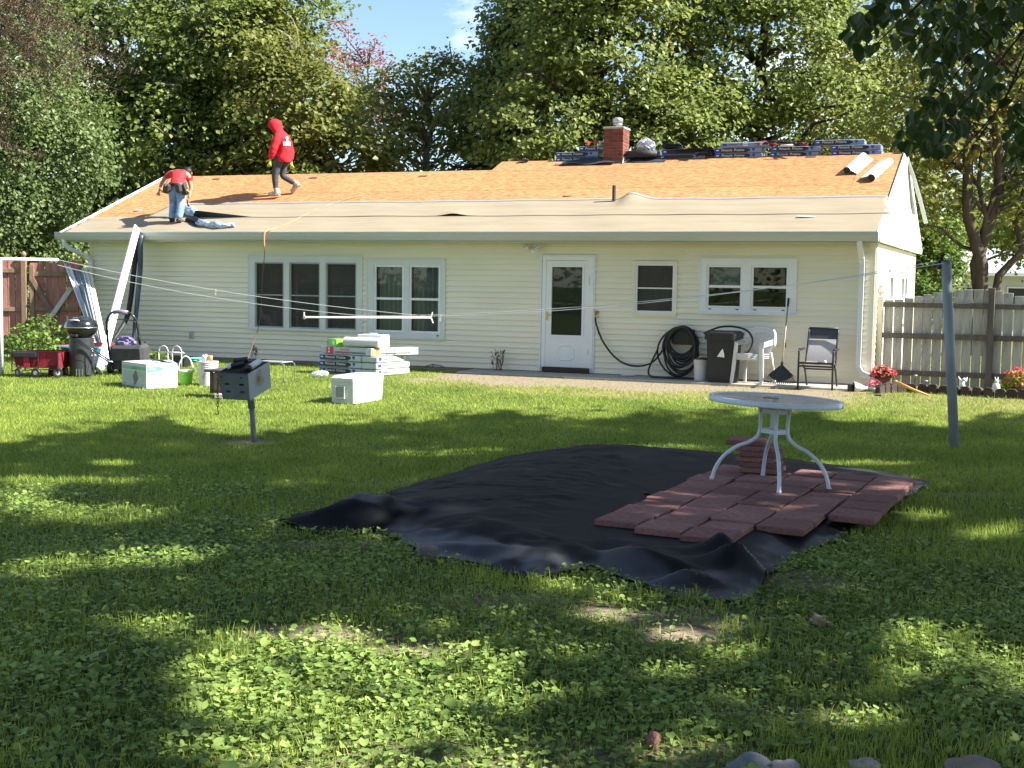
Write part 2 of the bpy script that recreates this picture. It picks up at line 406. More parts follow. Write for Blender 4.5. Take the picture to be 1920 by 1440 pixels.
for nm, fn in (('dirt', dirtmask), ('dry', drymask)):
    a_ = me.attributes.new(nm, 'FLOAT', 'POINT'); a_.data.foreach_set('value', fn(V[:, 0], V[:, 1]).astype(np.float32))
tag(link('ground', me), kind='structure')

# ---- blades of grass, every one a folded strip; wide near the house where they are seen small
def blades(name, n_try, x0, x1, y0, y1, dens, hgt, wid, material, lean=.5, seed=1, seg=2):
    r = np.random.default_rng(seed)
    y = r.uniform(y0, y1, n_try); hw = 0.43 * y + 1.6
    x = r.uniform(-1, 1, n_try) * hw; x = np.clip(x, x0, x1)
    keep = r.uniform(0, 1, n_try) < dens(x, y)
    x = x[keep]; y = y[keep]; k = len(x)
    z = gzv(x, y) + (fbm(x * .8, y * .8, 9) - .5) * .05 * np.clip((14 - y) / 6, 0, 1) * np.clip((y - 1) / 2, 0, 1) - .012
    h = hgt * r.uniform(.55, 1.35, k) * (0.6 + 0.8 * fbm(x * 1.7, y * 1.7, 31)); w = wid * r.uniform(.7, 1.3, k)
    a = r.uniform(0, 2 * PI, k); l = lean * r.uniform(.1, 1, k) * h; la = r.uniform(0, 2 * PI, k)
    bx = np.cos(a) * w / 2; by = np.sin(a) * w / 2; lx = np.cos(la) * l; ly = np.sin(la) * l
    P = [np.stack([x - bx, y - by, z], -1), np.stack([x + bx, y + by, z], -1)]
    if seg == 2:
        P += [np.stack([x + bx * .8 + lx * .35, y + by * .8 + ly * .35, z + h * .6], -1), np.stack([x - bx * .8 + lx * .35, y - by * .8 + ly * .35, z + h * .6], -1)]
    P += [np.stack([x + lx, y + ly, z + h], -1)]
    V = np.stack(P, 1); nv = V.shape[1]; base = np.arange(k)[:, None] * nv
    T = [[0, 1, 2], [0, 2, 3], [3, 2, 4]] if seg == 2 else [[0, 1, 2]]
    Fc = np.concatenate([base + np.array(tt) for tt in T]).astype(np.int32)
    o = link(name, fast_mesh(name, V.reshape(-1, 3), Fc, material)); return o
def free(x, y):
    hx, hq = hx_hq(x, y)
    ok = ~inpoly(x, y, TARP * .985 + TARP.mean(0) * .015)
    ok &= ~((hq > -.12) & (hx < .1) & (hx > -16))
    return ok
def clovermask(x, y):
    n = fbm(x * .75, y * .75, 41); near = np.clip((9.8 - y + (x < 0) * 1.3 + (n - .5) * 4) / 1.6, 0, 1)
    return near * np.clip(.55 + (n - .42) * 2.6, 0.08, 1)
mg = leafmat('lawn_blade', (.11, .19, .026), (.45, .53, .10), trans=.42, nscale=.9, sp=.2, rough=.55)
mgd = leafmat('dry_lawn_blade', (.27, .26, .08), (.52, .46, .21), trans=.3, nscale=.9, sp=.2)
d1 = lambda x, y: free(x, y) * (1 - .93 * dirtmask(x, y)) * (1 - .72 * clovermask(x, y)) * (.35 + .9 * fbm(x * 2.5, y * 2.5, 12))
g1 = blades('grass', 210000, -9, 9, 3.6, 10.5, d1, .058, .0044, mg, .75, 3)
g2 = blades('grass', 240000, -12, 12, 10.5, 17, lambda x, y: free(x, y) * (1 - .95 * dirtmask(x, y)) * (1 - .35 * drymask(x, y)), .037, .008, mg, 1.0, 4, 1)
g3 = blades('grass', 320000, -14, 14, 17, 31, lambda x, y: free(x, y) * (1 - .97 * dirtmask(x, y)) * (1 - .6 * drymask(x, y)), .033, .0105, mg, 1.1, 5, 1)
g4 = blades('grass', 60000, -14, 14, 13, 28, lambda x, y: free(x, y) * (1 - .93 * dirtmask(x, y)) * (drymask(x, y)), .03, .009, mgd, .9, 6, 1)
g5 = blades('grass', 16000, -9, 9, 3.6, 11, lambda x, y: free(x, y) * (.2 + .6 * (dirtmask(x, y) > .15)) * (1 - .6 * (dirtmask(x, y) > .7)), .04, .004, mgd, 1.4, 8)
for o, s in ((g1, 'green lawn grass in the shade near the camera'), (g2, 'mown green lawn grass in the middle of the yard'), (g3, 'sunlit mown lawn grass in front of the house'), (g4, 'yellowed thin grass on the worn strip'), (g5, 'dry straw-coloured blades among the shaded grass')):
    tag(o, s, 'grass', kind='stuff')

# ---- round-leaved ground ivy and violets creeping through the near lawn
def ivy(n_try, y0, y1, seed, size, hmax):
    r = np.random.default_rng(seed); y = r.uniform(y0, y1, n_try); x = r.uniform(-1, 1, n_try) * (.43 * y + 1.2)
    keep = r.uniform(0, 1, n_try) < clovermask(x, y) * free(x, y) * (1 - dirtmask(x, y) * .9); x = x[keep]; y = y[keep]; k = len(x)
    z = gzv(x, y) + (fbm(x * .8, y * .8, 9) - .5) * .05 - .012 + r.uniform(.012, 1, k) ** 1.4 * hmax
    s = size * r.uniform(.5, 1.35, k) ** 1.2 * (.55 + .95 * fbm(x * 2.1, y * 2.1, 44))
    big = r.uniform(0, 1, k) < .06; s = np.where(big, s * 1.55, s)
    a = r.uniform(0, 2 * PI, k); tl = r.uniform(0, .75, k); ta = r.uniform(0, 2 * PI, k)
    # heart-shaped leaf, 7 rim points and a sunk middle
    ang = np.array([0, .8, 1.65, 2.5, 3.35, 4.2, 5.1, 5.6]) * 1.0; rad = np.array([1.05, 1.0, .95, .95, .95, .98, 1.0, 1.0]); rad[7] = .45; ang = np.array([PI, -2.35, -1.5, -.7, 0, .7, 1.5, 2.35]); rad = np.array([.35, .95, 1, 1, 1.08, 1, 1, .95])
    lx = np.cos(ang)[None] * rad[None] * s[:, None] * .5; ly = np.sin(ang)[None] * rad[None] * s[:, None] * .5; lz = np.abs(ly) * .25 + r.uniform(-.06, .06, (k, 8)) * s[:, None]
    lx = np.concatenate([lx, np.zeros((k, 1))], 1); ly = np.concatenate([ly, np.zeros((k, 1))], 1); lz = np.concatenate([lz, -.05 * s[:, None]], 1)
    ca, sa = np.cos(a)[:, None], np.sin(a)[:, None]; X = lx * ca - ly * sa; Y = lx * sa + ly * ca
    dx, dy = np.cos(ta)[:, None], np.sin(ta)[:, None]; w = X * dx + Y * dy; ct, st = np.cos(tl)[:, None], np.sin(tl)[:, None]
    wn = w * ct - lz * st; Zn = w * st + lz * ct; X = X + (wn - w) * dx; Y = Y + (wn - w) * dy
    V = np.stack([X + x[:, None], Y + y[:, None], Zn + z[:, None]], -1)
    b = np.arange(k)[:, None] * 9; Fc = np.concatenate([b + np.array([8, i, (i + 1) % 8]) for i in range(8)]).astype(np.int32)
    return V.reshape(-1, 3), Fc
mi_ = leafmat('ivy_leaf', (.05, .115, .022), (.40, .53, .14), trans=.34, nscale=1.1, sp=.22, rough=.5)
V, Fc = ivy(135000, 3.6, 11.5, 71, .0255, .06)
tag(link('ground_cover', fast_mesh('ground_cover', V, Fc, mi_)), 'round-leaved ground ivy creeping through the near lawn', 'ground cover', kind='stuff')
# a few coarser tufts at the edge of the fabric and on the bare spots
def tuft(name_px, nb, h, spread, seed):
    r = random.Random(seed); mb = MB()
    for (px, py) in name_px:
        p = at(px, py)
        for i in range(nb):
            a = r.uniform(0, 2 * PI); l = h * r.uniform(.5, 1.2); s = spread * r.uniform(.2, 1); w = .0045
            q = p + Vector((r.gauss(0, .03), r.gauss(0, .03), -.01)); d = Vector((math.cos(a), math.sin(a), 0)); e = Vector((-d.y, d.x, 0)) * w / 2
            t1 = q + d * s * .4 + Vector((0, 0, l * .75)); t2 = q + d * s + Vector((0, 0, l * .8))
            mb.add([q - e, q + e, t1 + e * .8, t1 - e * .8, t2], [(0, 1, 2, 3), (3, 2, 4)])
    return mb
mb = tuft([(990, 1100), (1010, 1095), (1070, 1110), (1100, 1118), (1150, 1125), (1290, 1125), (1310, 1125), (1500, 1150), (1350, 1150), (1420, 1190), (1370, 1180), (1700, 1200), (1740, 1195), (1450, 1390), (1650, 1310), (1880, 1420), (640, 1010), (900, 1085), (1190, 1120), (1225, 1130)], 26, .10, .085, 5)
tag(mb.obj('grass_tuft', mg), 'coarse tufts of longer grass along the fabric edge', 'grass', kind='stuff')
# ================================================================== trees
bark = mat('bark', (.085, .07, .055), .9, .35, 9, bump=.8, bscale=14, stretch=(1, 1, .25), spec=.1)
bark_dk = mat('bark_dark', (.05, .042, .034), .9, .35, 9, bump=.8, bscale=14, stretch=(1, 1, .25), spec=.1)
bark_lt = mat('bark_grey', (.20, .18, .15), .9, .3, 9, bump=.6, bscale=14, stretch=(1, 1, .3), spec=.1)
def leaf_quads(P, size, r, up=0.5, out=None, fold=.35, droop=0.0):
    """a folded diamond leaf at every row of P; returns vertices and faces"""
    k = len(P); s = size * r.uniform(.6, 1.35, k)
    N = r.normal(0, 1, (k, 3)); N[:, 2] = np.abs(N[:, 2]) * 1.0 + up
    if out is not None: N += out * .9
    N /= np.linalg.norm(N, axis=1)[:, None]
    D = r.normal(0, 1, (k, 3)); D[:, 2] -= droop; D -= N * (D * N).sum(1)[:, None]; D /= np.linalg.norm(D, axis=1)[:, None] + 1e-9
    S = np.cross(N, D); h = s[:, None] / 2
    a = P - D * h; c = P + D * h * 1.1; b = P + S * h * .82 + N * h * fold - D * h * .05; d = P - S * h * .82 + N * h * fold - D * h * .05
    V = np.stack([a, b, c, d], 1).reshape(-1, 3); base = np.arange(k)[:, None] * 4
    F = np.concatenate([base + np.array([0, 1, 2]), base + np.array([0, 2, 3])]).astype(np.int32)
    return V, F
def branch_to(mb, a, b, r0_, r1_, seed, n=6, wob=.06, sag=.0):
    r = random.Random(seed); a = Vector(a); b = Vector(b); l = (b - a).length; pts = []; rs = []
    for i in range(n + 1):
        t = i / n; p = a.lerp(b, t) + Vector((r.gauss(0, 1), r.gauss(0, 1), r.gauss(0, .6))) * l * wob * math.sin(PI * t) ** .7 + Vector((0, 0, l * .10 * math.sin(PI * t) - sag * t * t))
        pts.append(p); rs.append(r0_ + (r1_ - r0_) * t)
    mb.tube(pts, 1, 6, True, rs); return pts
def tree(name, label, base, lobes, clumps, per, lsize, lm, bm=None, tr=.22, seed=1, group=None, droop=0.0, cr_=(.75, .38), twigs=40, up=.5, cat='tree', forks=None, inner=.45):
    """base: foot of the trunk. lobes: ellipsoids (dx,dy,z,rx,ry,rz) the crown is made of, relative to the foot"""
    r = np.random.default_rng(seed); rr = random.Random(seed); base = Vector(base)
    root = thing(name, label, cat, base, group=group)
    w = np.array([l[3] * l[5] + l[4] * l[5] for l in lobes]); w = w / w.sum(); C_ = []; O_ = []
    for i, l in enumerate(lobes):
        k = max(3, int(round(clumps * w[i])))
        d = r.normal(0, 1, (k, 3)); d[:, 2] = d[:, 2] * .9 + .12; d /= np.linalg.norm(d, axis=1)[:, None]
        rad = r.uniform(inner, 1.0, k) ** .6; rad *= .86 + .28 * r.uniform(0, 1, k)
        C_.append(np.array(l[:3]) + d * rad[:, None] * np.array(l[3:6])); O_.append(d)
    C_ = np.concatenate(C_); O_ = np.concatenate(O_)
    kc = len(C_); per = per * 1.45; lsize = lsize * .84; pn = np.clip(r.normal(per, per * .35, kc), per * .3, per * 2).astype(int)
    idx = np.repeat(np.arange(kc), pn); q = r.normal(0, .5, (len(idx), 3)); cs = r.uniform(.6, 1.35, kc)[idx]
    off = np.stack([q[:, 0] * cr_[0], q[:, 1] * cr_[0], q[:, 2] * cr_[1]], 1) * cs[:, None]
    off[:, 2] -= np.abs(q[:, 0] * q[:, 1]) * cr_[0] * .5 + droop * r.uniform(0, 1, len(idx)) * cs
    P = C_[idx] + off
    V, F = leaf_quads(P, lsize, r, up, O_[idx], droop=droop * .8 + .3)
    link('crown', fast_mesh('crown', V, F, lm), root)
    mb = MB(); lim = []
    top = max(l[2] for l in lobes); zc = np.mean([l[2] for l in lobes])
    stems = forks or [(0, 0, top, tr, .2)]
    for (fx, fy, fz, fr, z0) in stems:
        lim.append(branch_to(mb, (0, 0, z0 * .0 - .1), (fx, fy, fz), fr, fr * .22, rr.random(), 9, .025))
    for j in range(twigs):
        i = r.integers(kc); tgt = Vector(C_[i]) + Vector(O_[i]) * (.55 if rr.random() < .4 else 0); s = rr.choice(lim); t = min(len(s) - 2, max(2, int(len(s) * rr.uniform(.25, .85))))
        cand = min(s[2:-1], key=lambda p: (p - tgt).length + abs(p.z - (tgt.z - 1.4)) * 1.2)
        branch_to(mb, cand, tgt, tr * rr.uniform(.14, .34), .012, rr.random(), 6, .07)
    mb.obj('trunk', bm or bark_dk, root, True)
    return root
L_mid = leafmat('maple_leaf_mid', (.09, .135, .027), (.29, .35, .095), nscale=.35, trans=.5)
L_dark = leafmat('maple_leaf_dark', (.07, .112, .026), (.24, .30, .085), nscale=.35, trans=.48)
L_lt = leafmat('maple_leaf_light', (.10, .15, .03), (.33, .38, .11), trans=.5, autumn=(.30, .26, .05), amount=-.05, nscale=.3)
L_ol = leafmat('olive_leaf', (.095, .12, .022), (.30, .32, .08), trans=.5, autumn=(.28, .20, .04), amount=-.02, nscale=.35)
L_wil = leafmat('willow_leaf', (.055, .095, .028), (.21, .28, .09), nscale=.4, trans=.4)
L_red = leafmat('red_leaf', (.22, .05, .06), (.45, .19, .13), nscale=.5)
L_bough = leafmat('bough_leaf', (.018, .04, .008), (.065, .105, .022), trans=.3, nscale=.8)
L_bush = leafmat('bush_leaf', (.06, .12, .02), (.24, .34, .07), nscale=.8)
GB = 'trees behind the house'
def B(px, Y, py=560):
    p = atY(px, py, Y); return (p.x, Y, 0.0)
tree('willow_tree', 'pale grey-green weeping tree hanging beside the left end of the roof', B(35, 33.5), [(-.6, 0, 7.2, 2.6, 2.2, 2.0), (.7, -.5, 5.0, 2.0, 1.8, 2.0), (-.6, -.8, 3.4, 2.4, 2.0, 2.0), (.3, 0, 2.2, 1.5, 1.5, 1.5)], 430, 78, .115, L_wil, bark_dk, .2, 21, GB, droop=.75, cr_=(.5, .5), twigs=30, up=.2)
tree('maple_tree', 'tall dark green maple behind the left gable end and the bent worker', B(235, 41), [(0, 0, 8.6, 3.4, 3, 3.0), (-1.8, .5, 5.8, 2.6, 2.4, 2.4), (1.6, -.4, 5.4, 2.6, 2.2, 2.2), (0, 0, 3.0, 3.0, 2.2, 1.9), (-2.6, 0, 9.8, 2.2, 2.2, 2.2)], 430, 62, .19, L_dark, bark_dk, .3, 22, GB, twigs=60)
tree('maple_tree', 'mid green maple with bare grey twigs, left of the standing worker', B(400, 39.5), [(0, 0, 8.8, 2.9, 2.8, 2.6), (-1.4, -.4, 6.1, 2.3, 2.2, 2.0), (1.5, -.3, 6.0, 2.2, 2.2, 2.0), (.3, -.6, 3.6, 3.0, 2.0, 1.6), (1.6, 0, 10.4, 2.2, 2.2, 2.0)], 410, 62, .18, L_mid, bark_lt, .26, 23, GB, twigs=90)
tree('maple_tree', 'olive green maple rising right behind the standing worker', B(575, 38), [(-.2, 0, 6.6, 2.1, 2.0, 1.9), (.9, -.2, 5.0, 1.9, 1.9, 1.6), (-1.2, 0, 4.2, 2.2, 1.9, 1.6), (1.0, 0, 3.0, 2.3, 1.8, 1.4), (-1.6, .3, 8.3, 1.5, 1.5, 1.8)], 310, 62, .18, L_ol, bark_lt, .2, 24, GB, twigs=60)
tree('red_leaf_tree', 'thin tree with pinkish red leaves standing against the blue sky', B(688, 49), [(-.2, 0, 9.4, 1.1, 1.1, 1.5), (.7, 0, 8.2, 1.0, 1.0, 1.0), (-1.3, 0, 10.4, .9, .9, 1.3)], 46, 26, .15, L_red, bark_lt, .13, 25, GB, cr_=(.5, .35), twigs=50)
tree('maple_tree', 'loose maple with bare branches and sky gaps right of the red-leaved tree', B(800, 43), [(-1.4, 0, 7.0, 1.8, 1.8, 1.5), (.6, 0, 8.2, 1.7, 1.5, 1.1), (1.7, 0, 7.2, 1.4, 1.5, 1.3), (-1.2, 0, 4.2, 2.1, 1.8, 1.6), (1.1, 0, 3.1, 1.8, 1.8, 1.5)], 210, 50, .18, L_ol, bark_lt, .2, 26, GB, twigs=90)
tree('maple_tree', 'dark maple at the edge of the sky gap, left of the chimney', B(955, 40.5), [(.5, 0, 9.3, 1.3, 2.2, 2.5), (-.4, 0, 6.6, 1.8, 2.2, 1.9), (-.6, 0, 4.0, 2.2, 2.2, 1.9), (1.2, 0, 11.3, 1.5, 2.0, 2.0)], 300, 62, .19, L_dark, bark_dk, .24, 27, GB, twigs=50)
tree('maple_tree', 'big sunlit light green maple behind the chimney', B(1125, 37), [(0, 0, 8.6, 2.7, 2.6, 2.4), (-1.7, -.4, 6.2, 2.0, 2.1, 1.9), (1.5, -.5, 6.0, 2.1, 2.1, 1.9), (-.9, -.7, 4.0, 2.3, 1.9, 1.6), (1.7, -.6, 3.6, 2.0, 1.9, 1.6), (0, 0, 11, 2.6, 2.4, 2)], 520, 64, .175, L_lt, bark_dk, .3, 28, GB, twigs=50, droop=.15)
tree('maple_tree', 'broad bright maple towering over the right half of the roof', B(1420, 38.5), [(0, 0, 8.8, 3.0, 2.8, 2.5), (-1.9, -.4, 6.4, 2.2, 2.2, 1.9), (1.8, -.5, 6.4, 2.2, 2.1, 1.9), (-1.5, -.7, 4.2, 2.4, 1.9, 1.6), (1.5, -.7, 4.0, 2.3, 1.9, 1.5), (-.5, 0, 11.2, 2.8, 2.4, 2)], 560, 64, .175, L_lt, bark_dk, .3, 29, GB, twigs=50, droop=.15)
tree('maple_tree', 'yellow-olive tree beyond the right end of the roof ridge', B(1650, 45), [(0, 0, 7.4, 2.6, 2.2, 2.0), (-1.4, 0, 5.0, 2.1, 2.0, 1.6), (1.3, 0, 4.6, 2.2, 2.0, 1.8), (0, 0, 2.6, 2.4, 1.8, 1.5), (-.7, 0, 9.8, 1.8, 1.8, 1.5)], 320, 58, .18, L_ol, bark_dk, .22, 30, GB, twigs=60)
tree('forked_tree', 'tree forking low into several dark trunks behind the weathered fence', B(1832, 31), [(-1.0, 0, 5.6, 1.7, 1.6, 1.1), (1.1, 0, 5.4, 1.6, 1.6, 1.2), (0, .3, 7.6, 2.4, 2.0, 1.5), (-1.8, 0, 3.9, 1.0, 1.2, .7), (1.9, 0, 3.7, 1.2, 1.3, .9), (.4, 0, 9.5, 2.3, 2, 1.4)], 250, 40, .16, L_ol, bark, .2, 31, GB, twigs=46,
     forks=[(-.55, 0, 8.4, .19, .2), (.75, .1, 8.2, .2, .2), (1.9, .1, 5.0, .13, .2), (-.1, .3, 6.4, .1, .2)])
tree('maple_tree', 'dark green tree partly cut off by the right picture edge, beyond the fence', B(1935, 41), [(0, 0, 6.6, 1.8, 2.2, 2.4), (0, 0, 3.6, 1.8, 1.8, 1.7), (.6, 0, 9.5, 2.1, 2, 2)], 210, 56, .18, L_mid, bark_dk, .2, 32, GB, twigs=40)
tree('bush', 'bright green bush between the house end and the forked trunks', B(1735, 35), [(0, 0, 1.9, .95, 1.0, 1.15), (.5, 0, 2.9, .8, .9, .8), (-.7, 0, 3.0, .7, .9, .9)], 90, 60, .13, L_bush, bark_dk, .08, 33, None, cr_=(.45, .3), twigs=14, cat='bush')
tree('bush', 'low yellow-green bush peeping over the fence beside the house end', B(1718, 31), [(0, 0, 1.25, .6, .6, .65)], 30, 50, .11, L_bush, bark_dk, .05, 34, None, cr_=(.35, .25), twigs=8, cat='bush')
# the wood behind them all, one dark mass
r_ = np.random.default_rng(77); k = 2500
cx_ = r_.uniform(-32, 34, k); P = np.stack([cx_, r_.uniform(52, 60, k), np.abs(r_.normal(0, 1, k)) * 2.6 + .8], 1)
gap = (np.abs(cx_ - atY(800, 300, 55).x) < 2.6) & (P[:, 2] > 5.0); P = P[~gap]
idx = np.repeat(np.arange(len(P)), 26); P = P[idx] + r_.normal(0, .6, (len(idx), 3)) * np.array([1, 1, .6])
P = P.copy()
k = 1500; an = r_.uniform(-2.2, 2.2, k) - PI / 2; rad_ = r_.uniform(34, 40, k); Q = np.stack([np.cos(an) * rad_, np.sin(an) * rad_ + 6, np.abs(r_.normal(0, 1, k)) * 4.2 + .6], 1); Q = Q[(Q[:, 1] < 44) & ~((Q[:, 0] > 8) & (Q[:, 1] > -22) & (Q[:, 1] < 26))]  # unseen tree ring added round the camera to cut sky light
i2 = np.repeat(np.arange(len(Q)), 14); P = np.concatenate([P, Q[i2] + r_.normal(0, .9, (len(i2), 3))])
V, F = leaf_quads(P, .36, r_, .4)
tag(link('far_woods', fast_mesh('far_woods', V, F, L_dark)), 'dark green wood seen between the trunks, plus an added unseen ring that dims the sky', 'woods', kind='stuff')

# ---- the shade trees to the right of the camera whose crowns spread over the yard
def topx(P):
    d = P - np.array([0, 0, EYE]); z = d @ np.array(cf)
    return 960 + F_PX * (d @ np.array(cr)) / z, 720 - F_PX * (d @ np.array(cu)) / z
EDGE = np.array([(-400, 850), (0, 838), (90, 822), (200, 800), (262, 788), (300, 784), (350, 803), (430, 818), (520, 812), (600, 800), (700, 794), (800, 786), (880, 778), (940, 772), (1010, 778), (1100, 790), (1180, 776), (1250, 766), (1320, 768), (1420, 778), (1520, 784), (1600, 792), (1700, 800), (1760, 806), (1810, 796), (1870, 788), (1940, 788), (2400, 790)], float)
# sun patches for the ground, cut as gaps into the unseen crowns: px centre, radii, turn
LIT = [(180, 962, 150, 21, 0), (60, 905, 60, 12, 0), (190, 902, 120, 7, 0), (20, 935, 70, 30, 0), (110, 1062, 120, 20, -.1), (330, 1040, 90, 14, 0), (260, 1048, 120, 16, 0), (215, 868, 50, 6, 0),
       (560, 1250, 250, 66, .02), (720, 1300, 290, 95, .1), (500, 1330, 170, 65, .2), (620, 1420, 270, 75, 0), (830, 1415, 220, 75, .1), (390, 1255, 90, 26, 0), (300, 1180, 60, 20, 0),
       (1100, 1112, 110, 22, .2), (1140, 1150, 60, 22, 0), (1275, 1190, 75, 20, 0), (1370, 1225, 60, 14, 0), (990, 1062, 80, 12, .1), (700, 975, 46, 12, 0), (818, 988, 50, 9, 0), (720, 948, 70, 5, 0),
       (1740, 1200, 95, 26, .05), (1830, 1245, 110, 24, .1), (1690, 1262, 60, 14, 0), (1900, 1290, 60, 20, 0), (1240, 1265, 80, 14, .1), (1400, 1300, 60, 10, 0), (1600, 1345, 90, 18, .1), (1480, 1340, 60, 14, 0),
       (1330, 1065, 22, 12, 0), (1480, 912, 40, 5, 0), (1655, 938, 28, 8, 0), (1560, 950, 24, 5, 0), (1430, 955, 30, 4, 0), (1550, 905, 60, 5, 0), (1730, 965, 50, 9, 0), (1850, 1000, 60, 10, 0), (1890, 985, 40, 8, 0),
       (830, 848, 130, 6, -.04), (1240, 838, 90, 5, 0), (1260, 855, 60, 5, 0), (1600, 868, 120, 5, 0), (560, 905, 60, 5, 0), (1060, 1235, 60, 14, 0), (940, 1250, 60, 12, 0), (1230, 1410, 80, 14, 0), (1880, 1395, 60, 14, 0), (1350, 1390, 50, 10, 0), (60, 1180, 40, 8, 0)]
def lit(px, py, r):
    e = np.interp(px, EDGE[:, 0], EDGE[:, 1]); out = py < e + 14 * (vnoise(px * .02, py * .05, 5) - .5) + 16 * (vnoise(px * .07, py * .2, 6) - .5)
    for cx, cy, rx, ry, a in LIT:
        X = px - cx; Y = py - cy - X * a; out |= (X / rx) ** 2 + (Y / ry) ** 2 < .95 + .7 * (vnoise(px * .03, py * .08, 8) - .3) + .55 * (vnoise(px * .09, py * .22, 9) - .5)
    return out
def shade_crowns():
    r = np.random.default_rng(91); nc = 3000
    gx_ = r.uniform(-10.5, 10.5, nc); gy_ = r.uniform(-1.5, 16.9, nc); h = 6.0 + 4.8 * fbm(gx_ * .35, gy_ * .35, 4) + r.uniform(-1.2, 1.2, nc)
    h = np.maximum(h, 5.6 + .03 * gy_)
    per = 50; idx = np.repeat(np.arange(nc), per); q = r.normal(0, .5, (len(idx), 3)) * np.array([.75, .75, .4])
    P = np.stack([gx_ + SUN.x / SUN.z * h, gy_ + SUN.y / SUN.z * h, h], 1)
    P2 = P[idx] + q
    T = P2[:, 2:3]; Gd = P2 - np.array(SUN)[None] / SUN.z * T
    ok = Gd[:, 1] > .5; px, py = topx(np.where(ok[:, None], Gd, np.array([[0, 5., 0]]))); l = lit(px, py, r) & ok & ((r.uniform(0, 1, len(px)) > .035) | (py < np.interp(px, EDGE[:, 0], EDGE[:, 1]) - 22))
    vx, vy = topx(P2); inview = (P2[:, 1] > .3) & (vx > -60) & (vx < 1980) & (vy > -25) & (vy < 1500)
    keep = ~l & ~inview
    return P, P2[keep], idx[keep]
SPX, SP, SI = shade_crowns()
L_sh = leafmat('shade_tree_leaf', (.03, .06, .01), (.08, .13, .025), trans=.16, nscale=.5)
TR = [((10.0, 4.2, 0), 'tall shade tree right of the camera whose crown spreads over the near lawn', .34), ((13.5, 11.0, 0), 'tall shade tree beside the right edge of the yard', .30), ((4.2, -2.6, 0), 'tall shade tree behind the camera', .30)]
near_i = np.argmin(np.stack([np.hypot(SPX[:, 0] - t[0][0], SPX[:, 1] - t[0][1]) for t in TR]), 0)
for ti, (bp_, lab, tr_) in enumerate(TR):
    root = thing('shade_tree', lab, 'tree', bp_, group='shade trees around the camera')
    sel = near_i[SI] == ti; V, F = leaf_quads(SP[sel] - np.array(bp_), .19, np.random.default_rng(5 + ti), .7)
    link('crown', fast_mesh('crown', V, F, L_sh), root)
    mb = MB(); tops = branch_to(mb, (0, 0, -.1), (.3, .2, 8.5), tr_, .08, ti, 10, .015)
    cl = SPX[near_i == ti] - np.array(bp_); rr = random.Random(ti); 
    for j in range(60):
        c = Vector(cl[rr.randrange(len(cl))]); vx, vy = topx(np.array([[*(c + Vector(bp_))]])); 
        s = min(tops[4:-1], key=lambda p: abs(p.z - (c.z - 2.2 - .12 * (c - p).length)))
        L_ = np.array([tuple(s.lerp(c, f_) + Vector(bp_)) for f_ in np.linspace(.05, 1, 24)]); gd = L_ - np.array(SUN)[None] / SUN.z * L_[:, 2:3]; u_, v_ = topx(np.where(gd[:, 1:2] > .5, gd, np.array([[0, 5., 0]])))
        if (lit(u_, v_, None) & (gd[:, 1] > .5)).mean() > .10: continue
        branch_to(mb, s, c, tr_ * rr.uniform(.10, .22), .012, rr.random(), 7, .03)
    mb.obj('trunk', bark, root, True)

# ---- the bough of the nearest tree that hangs into the top right of the picture
bough = thing('overhanging_bough', 'dark shaded bough with large hanging heart-shaped leaves in the top right corner', 'tree branch', (6.9, 11.0, 5.6))
bo = Vector((6.9, 11.0, 5.6)); mb = MB()
ends = [(1625, 45, 11.2), (1720, 235, 11.6), (1775, 262, 11.0), (1840, 200, 10.8), (1900, 280, 11.3), (1790, 90, 12.2), (1665, 10, 12.0), (1880, 60, 12.4), (1745, 150, 12.0)]
for i, (px, py, Y) in enumerate(ends):
    branch_to(mb, (0.3, .1 * i - .4, .3), atY(px, py, Y) - bo, .03, .005, 40 + i, 9, .03, sag=.25)
mb.tube([(3.3, .3, -.3), (1.6, .1, .25), (0.3, 0, .3)], 1, 8, True, [.12, .07, .04])
mb.obj('branch', bark_dk, bough, True)
POLY = np.array([(1580, 70), (1600, 10), (1640, -60), (1990, -60), (1990, 130), (1935, 260), (1905, 310), (1880, 280), (1895, 190), (1850, 190), (1800, 245), (1770, 290), (1690, 275), (1685, 205), (1722, 150), (1735, 110), (1700, 70), (1660, 72), (1620, 105)], float)
r = np.random.default_rng(3); pts = []
while len(pts) < 980:
    px, py = r.uniform(1585, 1990), r.uniform(-60, 310)
    if not inpoly(np.array([px]), np.array([py]), POLY)[0]: continue
    if vnoise(px * .021, py * .021, 17) < .30 and r.uniform() < .85: continue
    pts.append(np.array(atY(px, py, r.uniform(10.6, 13.0))) - np.array(bo))
mb = MB(); rr = random.Random(8)
hx_ = [(0, 0), (.28, .12), (.48, .42), (.40, .72), (0, 1.15), (-.40, .72), (-.48, .42), (-.28, .12)]
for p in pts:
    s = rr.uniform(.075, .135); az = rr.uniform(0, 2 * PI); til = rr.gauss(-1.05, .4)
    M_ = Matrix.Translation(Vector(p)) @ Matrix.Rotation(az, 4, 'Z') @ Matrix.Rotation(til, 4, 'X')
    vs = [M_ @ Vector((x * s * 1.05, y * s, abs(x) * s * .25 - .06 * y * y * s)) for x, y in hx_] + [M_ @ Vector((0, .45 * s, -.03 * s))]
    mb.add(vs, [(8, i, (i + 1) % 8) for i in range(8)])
mb.obj('leaves', L_bough, bough)['kind'] = 'stuff'

